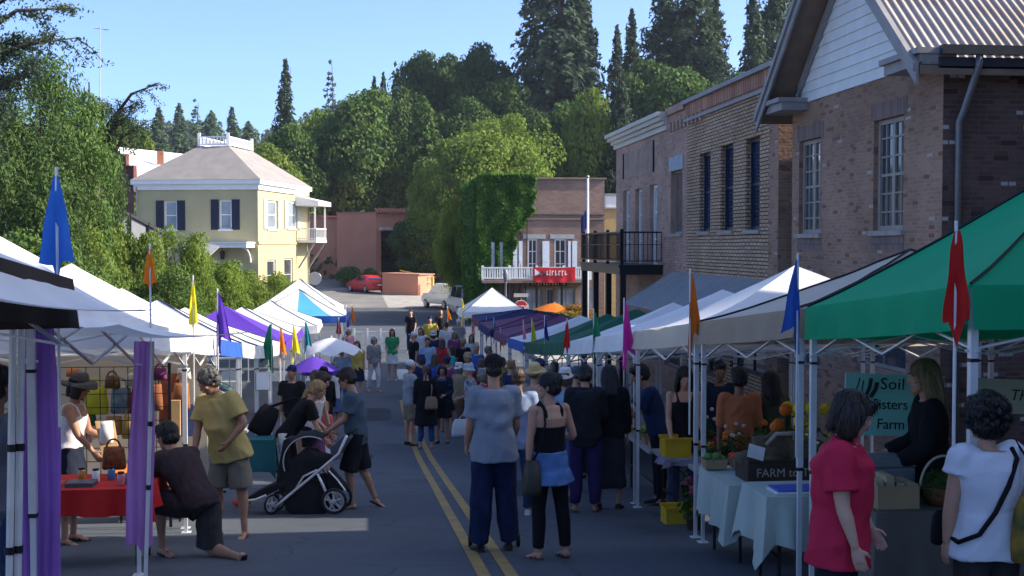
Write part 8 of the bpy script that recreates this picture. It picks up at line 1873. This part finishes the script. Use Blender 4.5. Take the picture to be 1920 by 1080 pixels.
FAR = [ # u, d, build, facing, height, top colour, lower colour, skin, label
 (735, 41, 1, 190, 1.68, 'green', 'white', 'light', 'woman in a green top and white skirt by the street barrier'),
 (700, 38, 3, 150, 1.66, 'grey', 'white', 'light', 'person in grey with white trousers and a hat beside the yellow top'),
 (776, 38, 2, 250, 1.78, 'black', 'white', 'light', 'man in black with white shorts at the left of the far crowd'),
 (789, 42, 1, 200, 1.66, 'white', 'grey', 'light', 'woman in white at the left of the far crowd'),
 (801, 36, 0, 180, 1.76, 'sky', 'tan', 'tan', 'tall man in a pale blue shirt and tan trousers'),
 (812, 40, 3, 0, 1.68, 'navy', 'cream', 'light', 'person in navy with cream trousers walking away'),
 (806, 47, 2, 190, 1.74, 'yellow', 'khaki', 'light', 'man in yellow at the back of the far crowd'),
 (829, 37, 1, 20, 1.65, 'red', 'black', 'light', 'woman in a red top and black skirt in the far crowd'),
 (837, 43, 0, 0, 1.78, 'white', 'navy', 'light', 'man in white and navy walking away'),
 (846, 34, 1, 260, 1.68, 'teal', 'denim', 'light', 'woman in a bright teal top in the far crowd'),
 (853, 40, 3, 190, 1.66, 'plum', 'black', 'tan', 'person in plum with a hat'),
 (860, 45, 2, 200, 1.76, 'grey', 'khaki', 'light', 'man in grey under the bright yellow pennant'),
 (868, 36, 0, 330, 1.74, 'black', 'denim', 'brown', 'man in black beside the bright teal top'),
 (877, 32, 3, 300, 1.66, 'cream', 'maroon', 'light', 'person in a cream shirt and maroon trousers'),
 (884, 39, 1, 180, 1.64, 'white', 'black', 'light', 'woman in white under the far right tents'),
 (893, 34, 2, 220, 1.72, 'blue', 'khaki', 'light', 'man in blue and khaki near the far right stalls'),
 (902, 29.5, 1, 340, 1.66, 'maroon', 'navy', 'light', 'woman in maroon by the plum tent posts'),
 (915, 33, 0, 90, 1.74, 'tan', 'brown', 'tan', 'man in tan by the plum tent posts'),
 (925, 27.5, 3, 80, 1.66, 'grey', 'denim', 'light', 'person in grey and denim turned to the plum tent'),
 (941, 30, 1, 120, 1.66, 'yellow', 'tan', 'brown', 'woman in ochre yellow inside the plum tent'),
 (958, 26, 0, 60, 1.76, 'navy', 'black', 'light', 'man in navy before the pale blue tent'),
 (815, 31.5, 1, 30, 1.66, 'blue', 'navy', 'light', 'woman in a bright blue top right behind the white cap'),
 (790, 30.5, 3, 350, 1.70, 'navy', 'denim', 'light', 'person in navy with a hat behind the long black coat'),
 (838, 29, 2, 20, 1.74, 'plum', 'black', 'tan', 'man in plum right behind the dark cardigan'),
 (860, 28, 3, 60, 1.64, 'khaki', 'brown', 'light', 'person in khaki with a bulky hat left of the patterned shirt'),
 (640, 33, 0, 200, 1.74, 'sky', 'denim', 'light', 'man in a pale blue shirt at the left stalls'),
 (652, 42, 3, 150, 1.64, 'pink', 'white', 'light', 'person in pink and white under the aqua striped tent'),
 (625, 28.5, 1, 300, 1.64, 'white', 'denim', 'tan', 'woman in white at the left stalls behind the wide black hat'),
 (590, 21.8, 1, 300, 1.66, 'maroon', 'black', 'brown', 'woman in maroon bending to the left stalls'),
 (546, 22.4, 2, 200, 1.74, 'black', 'khaki', 'tan', 'man in black under the green pennant'),
 (1040, 23.5, 0, 30, 1.76, 'navy', 'black', 'tan', 'man in navy in the nearer dark green tent'),
 (1075, 22.8, 3, 200, 1.64, 'brown', 'black', 'light', 'person in brown facing out of the dark green tent'),
 (1120, 18.6, 0, 10, 1.70, 'black', 'black', 'brown', 'man all in black behind the long dark coat'),
 (1060, 16.6, 3, 20, 1.66, 'sky', 'denim', 'light', 'person in pale blue beside the dark hoodie'),
 (770, 52, 0, 200, 1.74, 'black', 'navy', 'light', 'man in black on the crossing beyond the market'),
 (826, 53, 1, 170, 1.66, 'black', 'black', 'tan', 'woman in black on the crossing beyond the market'),
]
made = {}
for (u, d, bl, fc, h, ct, cl_, sk_, lab) in FAR:
    if bl not in made:
        t, _ = person(lab, gp(u, d), fc, 1.72, 1.05, .018, sk_, fingers=False, group='shoppers in the far crowd', **PR[bl][0]); made[bl] = t
        for ch in t.children:
            if ch.name.split('.')[0] == 'shorts' or ch.name.split('.')[0] == 'skirt': ch.name = 'trousers'
        src = t
    else:
        src = copy_tree(made[bl]); src['label'] = lab
        src.location = gp(u, d); src.rotation_euler.z = R(180 - fc)
    src.scale = (h / 1.72,) * 3
    for ch in src.children:
        st = ch.name.split('.')[0]; ch.material_slots[0].link = 'OBJECT'
        ch.material_slots[0].material = cm('far_' + ct, cols[ct]) if st == 'shirt' else cm('far_' + cl_, cols[cl_]) if st in ('trousers', 'skirt', 'shorts') else skin(sk_) if st == 'body' else ch.material_slots[0].material
        if st == 'hat': ch.material_slots[0].material = cm('far_' + ('white', 'tan', 'navy', 'grey')[int(u) % 4], cols[('white', 'tan', 'navy', 'grey')[int(u) % 4]])
        if st == 'hair': ch.material_slots[0].material = hairm(('dark', 'brown', 'black', 'grey', 'dblonde')[int(u + d) % 5])
bpy.data.objects.remove(_tmp)
# ================================================================ stroller
d0 = 15.0
st = thing('stroller', 'black double stroller with silver frame, its hood open, pushed across the street', 'stroller', gp(572, d0))
M_sil = mat('silver_frame', (0.55, 0.56, 0.58), .35, .05, 6, metal=.5); M_bf = mat('black_stroller_fabric', (.010, .010, .012), .9, .3, 8, .3, 40); M_grim = mat('grey_wheel_rim', (0.34, 0.35, 0.36), .5)
def Q(u, v, o=0.0): return pt(u, v, d0) + FW * o
for o in (-.22, .22):
    mb = MB(); mb.tube([Q(655, 812, o), Q(640, 846, o), Q(610, 872, o), Q(535, 934, o), Q(522, 946, o)], .019, 8); mb.build('frame_tube', M_sil, st, smooth=True)
    mb = MB(); mb.tube([Q(600, 882, o), Q(611, 905, o), Q(625, 938, o), Q(632, 950, o)], .017, 8); mb.build('frame_strut', M_sil, st, smooth=True)
    mb = MB(); mb.tube([Q(556, 918, o), Q(575, 888, o), Q(600, 876, o)], .013, 8); mb.build('frame_strut', M_sil, st, smooth=True)
mb = MB(); mb.tube([Q(655, 812, -.22), Q(662, 806, -.16), Q(664, 805, 0), Q(662, 806, .16), Q(655, 812, .22)], .020, 8); mb.build('handle', M_bf, st, smooth=True)
def wheel(u, v, r, o, yaw=0.0):
    c = Q(u, v, o); c.z = gz(c.x, c.y) + r + .004; Mx = Matrix.Rotation(R(90), 4, 'Y') if False else Matrix.Rotation(-YAW + yaw, 4, 'Z') @ Matrix.Rotation(R(90), 4, 'X')
    n = 28; mb = MB(); P = [c + Mx.to_3x3() @ Vector((r * .90 * math.cos(a), r * .90 * math.sin(a), 0)) for a in [6.28319 * i / n for i in range(n + 1)]]
    mb.tube(P, r * .12, 8); w = mb.build('wheel', S_black, st, smooth=True)
    mb = MB(); mb.tube([c + (p - c) * .82 for p in P], r * .06, 6); 
    for i in range(5): a = i * 6.28319 / 5 + .4; mb.bar(c, c + Mx.to_3x3() @ Vector((r * .76 * math.cos(a), r * .76 * math.sin(a), 0)), .022)
    mb.lathe([(.02, -.03), (.03, -.02), (.03, .02), (.02, .03)], c, 10, Mx); mb.build('rim', M_grim, w)
for o in (-.25, .25): wheel(632, 950, .155, o); wheel(516, 955, .12, o * .8, .9)
def pad(name, pts, o0, o1, m, bev=.015, parent=None): mb = MB(); mb.poly_prism([Q(u, v, o0) for u, v in pts], FW * (o1 - o0)); return mb.build(name, m, parent or st, bevel=bev, auto=True)
pad('basket', [(540, 900), (612, 890), (622, 938), (610, 966), (560, 966), (540, 950)], -.20, .20, M_bf)
pad('seat', [(575, 838), (598, 850), (628, 858), (600, 885), (560, 905), (540, 900), (548, 860)], -.19, .19, M_bf, .02)
fr_ = pad('footrest', [(466, 930), (470, 937), (505, 925), (545, 905), (540, 895), (500, 912)], -.19, .19, M_bf, .008)
mb = MB(); mb.tube([Q(466, 934, -.195), Q(486, 931, -.195), Q(505, 923, -.195)], .012, 6); mb.build('trim', M_white, fr_)
# folding hood: ribbed quarter shell
mb = MB(); vs = []; fs = []; c = Q(585, 862, 0); n, m = 22, 14
for j in range(m + 1):
    o = -.21 + .42 * j / m; bul = .06 * (1 - (2 * j / m - 1) ** 2)
    for i in range(n + 1):
        a = R(60 + 140 * i / n); r = (.30 + bul) * (1 + .03 * math.cos(i * math.pi / 2)); vs.append(c + FW * o + RV * (r * math.cos(a)) + UP * (r * math.sin(a)))
for j in range(m):
    for i in range(n): k = j * (n + 1) + i; fs.append((k, k + 1, k + n + 2, k + n + 1))
mb.add(vs, fs); ho = mb.build('hood', M_bf, st, smooth=True, fix=False)
for o in (-.22, .22): mb = MB(); mb.tube([c + FW * o + RV * (.31 * math.cos(R(a))) + UP * (.31 * math.sin(R(a))) for a in range(60, 201, 10)], .008, 6); mb.build('rib', M_grim, ho)
pad('front_panel', [(536, 822), (548, 818), (560, 905), (532, 925), (522, 900)], -.18, .18, M_bf, .02)
pd = pad('pouch', [(618, 878), (650, 914), (640, 921), (622, 918), (614, 900)], -.17, .17, M_bf, .012)
mb = MB(); mb.tube([Q(620, 878, -.175), Q(637, 896, -.175), Q(651, 915, -.175)], .010, 6); mb.build('trim', M_white, pd)
pad('backrest', [(622, 838), (650, 812), (660, 820), (640, 850), (628, 862)], -.18, .18, mat('grey_stroller_fabric', (.06, .065, .08), .8), .015)
# push chair in front of the man in grey
pc = thing('push_chair', 'thin black push chair frame in front of the man in grey', 'push chair', gp(926, 12.0))
d1 = 11.95
for u0, u1 in ((890, 881), (962, 971)):
    mb = MB(); a = pt(u0, 850, d1); b = gpt(u1, d1 - .1) + Vector((0, 0, .07)); mb.tube([a, a.lerp(b, .5) + Vector((0, .02, 0)), b], .016, 8); mb.build('leg', M_black, pc, smooth=True)
    mb = MB(); mb.lathe([(.03, -.02), (.068, -.016), (.07, 0), (.068, .016), (.03, .02)], b, 16, Matrix.Rotation(R(90), 4, 'Y')); mb.build('wheel', S_black, pc)
mb = MB(); mb.tube([pt(899, 850, d1), pt(905, 842, d1 + .25), pt(948, 842, d1 + .25), pt(955, 850, d1)], .016, 8); mb.build('handle', M_black, pc, smooth=True)

# ================================================================ vehicles
def car(name, label, cat, pos, head, m, L=4.5, Wd=1.78, stations=None, glass=True):
    """stations: (x from rear to front, bottom, belt, roof, half width at roof)"""
    t = thing(name, label, cat, tuple(pos), R(180 - head) - R(90)); Wt = WM[t]; hw = Wd / 2
    S = stations; mb = MB(); vs = []; fs = []; n = 12
    for (x, zb_, zm, zr, hr) in S:
        e = 1 - .10 * max(0, abs(x / (L / 2)) - .75) / .25
        for (y, z) in ((-hw * .9, zb_), (-hw * e, zb_ + .14), (-hw * e, (zb_ + zm) / 2 + .08), (-hw * e * .96, zm), (-hr, zr - .05 if zr > zm + .1 else zr), (-hr * .8, zr), (hr * .8, zr), (hr, zr - .05 if zr > zm + .1 else zr), (hw * e * .96, zm), (hw * e, (zb_ + zm) / 2 + .08), (hw * e, zb_ + .14), (hw * .9, zb_)): vs.append(Wt @ Vector((x, y, z)))
    for i in range(len(S) - 1):
        for j in range(n): j2 = (j + 1) % n; fs.append((i * n + j, i * n + j2, (i + 1) * n + j2, (i + 1) * n + j))
    fs.append(tuple(range(n))); fs.append(tuple((len(S) - 1) * n + j for j in reversed(range(n)))); mb.add(vs, fs); mb.build('body', m, t, auto=True)
    gl = [s for s in S if s[3] > s[2] + .28]; xr, xf = gl[0][0], gl[-1][0]; G = glass_mat('car_glass', (.015, .02, .03), .05)
    for sd in (-1, 1):   # side glass
        zm, zr, hr = gl[len(gl) // 2][2], gl[len(gl) // 2][3], gl[len(gl) // 2][4]; q = MB(); y0, y1 = sd * (hw * .965), sd * (hr + .012); A = lambda x, f: Wt @ Vector((x, y0 + (y1 - y0) * f, zm + .05 + (zr - zm - .14) * f))
        for a, b in ((xr + .12, (xr + xf) / 2 - .05), ((xr + xf) / 2 + .05, xf - .12)):
            q = MB(); q.add([A(a - .1, 0), A(b, 0), A(b, 1), A(a + .12, 1)], [(0, 1, 2, 3)]); q.build('side_window', G, t, fix=False)
    r0 = [s for s in S if s[0] <= xr][-2:]; 
    (xa_, _, zma, zra, hra), (xb_, _, zmb, zrb, hrb) = r0[0], r0[1]
    q = MB(); q.add([Wt @ Vector((xa_ + .02 - .03, -hw * .72, zra + .06)), Wt @ Vector((xa_ + .02 - .03, hw * .72, zra + .06)), Wt @ Vector((xb_ - .05, hrb * .86, zrb - .07)), Wt @ Vector((xb_ - .05, -hrb * .86, zrb - .07))], [(0, 1, 2, 3)]); q.build('rear_window', G, t, fix=False)
    for sd in (-1, 1):
        q = MB(); q.cbox((0, 0, 0), (.06, .34, .16)); q.v = [tuple(Wt @ (Vector(v) + Vector((-L / 2 + .01, sd * hw * .68, S[0][2] - .16)))) for v in q.v]; q.build('tail_light', mat('tail_light_red', (.35, .01, .01), .25), t)
        q = MB(); q.cbox((0, 0, 0), (.18, .05, .12)); q.v = [tuple(Wt @ (Vector(v) + Vector((xf - .25, sd * (hw + .09), S[len(S) // 2][2] + .02)))) for v in q.v]; q.build('wing_mirror', m, t)
        for x in (-L * .29, L * .31):
            q = MB(); q.lathe([(.17, -.11), (.31, -.10), (.325, 0), (.31, .10), (.17, .11)], (0, 0, 0), 22, Matrix.Rotation(R(90), 4, 'X')); q.v = [tuple(Wt @ (Vector(v) + Vector((x, sd * (hw - .10), .325)))) for v in q.v]; w = q.build('wheel', S_black, t, auto=True)
            q = MB(); q.lathe([(.05, -.012), (.20, -.008), (.20, .008), (.05, .012)], (0, 0, 0), 18, Matrix.Rotation(R(90), 4, 'X')); q.v = [tuple(Wt @ (Vector(v) + Vector((x, sd * (hw + .012), .325)))) for v in q.v]; q.build('rim', M_grim, w)
    q = MB(); q.cbox((0, 0, 0), (.02, .42, .14)); q.v = [tuple(Wt @ (Vector(v) + Vector((-L / 2 - .015, 0, S[0][2] - .22)))) for v in q.v]; q.build('number_plate', M_white, t)
    q = MB(); q.cbox((0, 0, 0), (.12, Wd * .96, .16)); q.v = [tuple(Wt @ (Vector(v) + Vector((-L / 2 - .01, 0, .42)))) for v in q.v]; q.build('bumper', m, t, bevel=.03)
SEDAN = [(-2.25, .36, .88, .90, .70), (-2.18, .26, .96, .98, .72), (-1.62, .22, .97, 1.02, .70), (-.95, .20, .95, 1.40, .56), (-.2, .20, .94, 1.45, .57), (.45, .20, .94, 1.38, .56), (1.15, .20, .95, .99, .68), (1.9, .22, .82, .84, .66), (2.22, .30, .66, .68, .58)]
VAN = [(-2.3, .40, 1.05, 1.10, .78), (-2.28, .30, 1.12, 1.20, .78), (-2.2, .26, 1.12, 1.80, .70), (-.4, .26, 1.12, 1.92, .72), (.9, .26, 1.12, 1.86, .70), (1.55, .26, 1.12, 1.18, .76), (2.1, .28, .95, .98, .74), (2.3, .36, .74, .78, .66)]
PICK = [(-2.4, .45, 1.00, 1.02, .86), (-2.36, .40, 1.05, 1.10, .86), (-2.3, .36, 1.05, 1.72, .76), (-.5, .34, 1.05, 1.76, .76), (.5, .34, 1.06, 1.74, .70), (1.15, .34, 1.06, 1.10, .78), (2.1, .36, 1.0, 1.02, .78), (2.35, .45, .8, .85, .70)]
M_carred = mat('red_car_paint', (.50, .012, .016), .25, .04, 3, spec=.6); M_carwhite = mat('white_car_paint', (.62, .62, .60), .3, .04, 3, spec=.5); M_carblue = mat('pale_blue_car_paint', (.36, .42, .50), .3, .04, 3, spec=.5)
car('parked_car', 'shiny red saloon car parked on the rising street before the salmon planter wall', 'car', gpt(688, 103), 332, M_carred, 4.5, 1.78, SEDAN)
car('parked_truck', 'white boxy truck parked across the junction beside the yellow bollard', 'truck', gpt(838, 85), 338, M_carwhite, 4.9, 1.9, PICK)
car('parked_van', 'pale blue grey van with a dark rear window parked right of the white truck', 'van', gpt(874, 79), 352, M_carblue, 4.6, 1.8, VAN)

# ================================================================ air
hzm = bpy.data.materials.new('haze_air'); hzm.use_nodes = True; n_ = hzm.node_tree.nodes; n_.remove(n_['Principled BSDF'])
pv = n_.new('ShaderNodeVolumePrincipled'); pv.inputs['Color'].default_value = (0.74, 0.84, 1.0, 1); pv.inputs['Density'].default_value = 0.0002; pv.inputs['Anisotropy'].default_value = 0.2
hzm.node_tree.links.new(pv.outputs[0], n_['Material Output'].inputs['Volume'])
mb = MB(); mb.box((-280, -60, -14), (320, 640, 95)); hb = mb.build('haze', hzm); setp(hb, kind='stuff')
SC.cycles.volume_step_rate = 10; SC.cycles.volume_max_steps = 64
# ================================================================ more goods on the stalls
def punnet(label, c, m, seed, n=16, r=.032, s=(.22, .16)):
    t = thing('produce_basket', label, 'basket', tuple(c)); x, y, z = c; a, b = s
    mb = MB(); k = [(-a / 2 * .85, -b / 2 * .85, 0), (a / 2 * .85, -b / 2 * .85, 0), (a / 2 * .85, b / 2 * .85, 0), (-a / 2 * .85, b / 2 * .85, 0), (-a / 2, -b / 2, .09), (a / 2, -b / 2, .09), (a / 2, b / 2, .09), (-a / 2, b / 2, .09)]
    mb.add([Vector(p) + Vector(c) for p in k], [(0, 3, 2, 1)] + [(i, (i + 1) % 4, 4 + (i + 1) % 4, 4 + i) for i in range(4)]); mb.build('body', M_card, t, fix=False)
    q = np.random.default_rng(seed); mb = MB()
    for i in range(n): mb.ell((x + (q.random() - .5) * a * .8, y + (q.random() - .5) * b * .8, z + .06 + .05 * q.random()), (r,) * 3, 8, 6)
    mb.build('produce', m, t, smooth=True)
pm = lambda n, c: mat('produce_' + n, c, .45, .2, 9, spec=.4)
TOM, SQU, BEE, GRE, PEA = pm('tomato', (.50, .035, .02)), pm('squash', (.62, .36, .03)), pm('beet', (.22, .02, .07)), pm('green', (.07, .20, .03)), pm('peach', (.62, .25, .10))
for i, (x, y, m, n) in enumerate(((4.35, 8.15, TOM, 'red tomatoes'), (4.62, 8.2, SQU, 'yellow squash'), (4.88, 8.15, GRE, 'green peppers'), (4.3, 8.45, PEA, 'peaches'), (4.6, 8.5, BEE, 'dark beets'))): punnet('card basket of %s on the grey brown vendor table' % n, (x, y, ZG + .016), m, i)
for i, (x, y, m, n) in enumerate(((3.55, 14.05, TOM, 'tomatoes'), (3.85, 13.8, SQU, 'yellow squash'), (4.05, 14.1, BEE, 'beets'))): punnet('card basket of %s on the grey side table' % n, (x, y, ZS + .016), m, 20 + i)
for i, (x, m, n) in enumerate(((3.2, GRE, 'green leaves'), (3.46, TOM, 'small tomatoes'))): punnet('card basket of %s at the back of the larger white cloth' % n, (x, 11.1, ZW1 + .03), m, 30 + i)
tz, zz2 = table('long produce table in the white tent with the magenta pennant', 3.6, 4.4, 15.5, 17.2, .72)
for i, (y, m, n) in enumerate(((15.7, PEA, 'peaches'), (16.1, TOM, 'tomatoes'), (16.5, GRE, 'green peppers'), (16.9, SQU, 'squash'))): punnet('card basket of %s on the long produce table' % n, (3.78, y, zz2 + .002), m, 40 + i, s=(.26, .24))
# trinkets on the red table
def jar(label, x, y, z, r, h, m, ml):
    t = thing('jar', label, 'jar', (x, y, z)); mb = MB(); mb.lathe([(r * .9, 0), (r, .01), (r, h * .75), (r * .75, h * .85)], (x, y, z), 14); mb.build('body', m, t, auto=True); mb = MB(); mb.lathe([(r * .8, h * .851), (r * .82, h), (r * .2, h * 1.02)], (x, y, z), 14); mb.build('lid', ml, t, auto=True)
for i, (x, y, n, c) in enumerate(((-2.62, 11.62, 'amber', (.40, .16, .02)), (-2.48, 11.55, 'white', (.6, .6, .58)), (-2.36, 11.64, 'blue', (.06, .14, .32)), (-2.95, 11.75, 'green', (.06, .18, .06)), (-2.22, 11.36, 'pink', (.5, .16, .2)))): jar('small %s jar among the goods on the red tablecloth' % n, x, y, ZR + .016, .035, .12, mat('jar_' + n, c, .2, .1, 5, spec=.6), M_black)
# more bags on the wire rack
for i, (u, v0, v1, w, n, c) in enumerate(((250, 700, 724, 30, 'cream', (.48, .42, .32)), (258, 735, 775, 30, 'dark red', (.22, .02, .02)), (245, 782, 822, 34, 'ochre', (.42, .26, .05)), (150, 742, 778, 28, 'black', (.015, .014, .014)), (272, 785, 820, 24, 'sea green', (.04, .22, .18)), (160, 800, 830, 26, 'pale pink', (.5, .28, .26)), (290, 720, 770, 32, 'chestnut', (.20, .07, .03)), (300, 690, 712, 26, 'plum', (.14, .03, .11)))):
    tote('%s cloth bag hanging on the wire display rack' % n, u, v0, v1, w, 13.88, gm('rack' + str(i), c))
# drains, litter and tyre-worn patches on the street
M_patch = mat('asphalt_patch', (0.030, 0.034, 0.042), .9, .2, 2, .4, 80)
for (x, y, a, b) in ((-.3, 9.2, 1.1, .8), (2.1, 17.5, .7, 2.2), (-.7, 24, 1.6, 1.0), (.2, 33, .8, 2.6)):
    mb = MB(); vs = []; 
    for i in range(14): q = 6.2832 * i / 14; X = x + a / 2 * math.copysign(abs(math.cos(q)) ** .45, math.cos(q)) * (1 + .04 * math.sin(i * 7)); Y = y + b / 2 * math.copysign(abs(math.sin(q)) ** .45, math.sin(q)); vs.append((X, Y, gz(X, Y) + .004))
    mb.add(vs, [tuple(range(14))]); setp(mb.build('road_patch', M_patch), kind='structure')
p = Vector((-.55, 19.2, gz(-.55, 19.2))); mb = MB(); mb.lathe([(.30, .003), (.31, .006), (.29, .008), (.0, .008)], p, 24, Matrix.Rotation(math.atan(.099), 4, 'X') @ Matrix.Rotation(math.pi * 0, 4, 'X') if False else Matrix.Rotation(-math.atan(.099), 4, 'X')); setp(mb.build('manhole_cover', mat('cast_iron', (.05, .05, .055), .5, .2, 12, .5, 40, metal=.4)), 'round cast iron manhole cover in the middle of the street', 'manhole cover')
for i, (x, y, z, r, h, m, n) in enumerate(((4.5, 12.6, ZP, .16, .30, My, 'yellow'), (4.9, 12.9, gz(4.9, 12.9), .28, .8, Mw, 'white'), (4.3, 11.3, gz(4.3, 11.3), .25, .9, My, 'small yellow'), (5.1, 9.9, gz(5.1, 9.9), .3, 1.0, Mp_, 'pink'), (4.15, 15.6, gz(4.2, 15.6), .26, .8, Mo, 'bright orange'), (4.75, 8.4, ZG + .016, .13, .26, Mp_, 'dusky pink'), (3.95, 14.2, ZS, .14, .3, Mw, 'tiny white'))):
    flower_bunch('leafy potted plant with %s flowers in the right row of stalls' % n, (x, y, z), r, h, 8, m, 60 + i, fs=.04)
GR = dict(canopy_tent='market tents in two rows along the street', pennant='coloured pennants on the tent poles', tote_bag='bags hung on the left stalls', produce_basket='card baskets of produce on the right stalls', hanging_shirt='clothes on the rails', potted_plant='potted plants of the right stalls', jar='small jars on the red tablecloth', plastic_crate='yellow plastic crates', folding_table='folding tables of the stalls', parasol='parasols', shrub='shrubs', brick_building='brick buildings along the street', tent_pole='loose white tent poles', person='people at the street market', tablecloth='tablecloths of the stalls', curtain='purple curtains')
for o in SC.objects:
    if o.parent is None and o.get('label') and not o.get('group') and o.name.split('.')[0] in GR: o['group'] = GR[o.name.split('.')[0]]
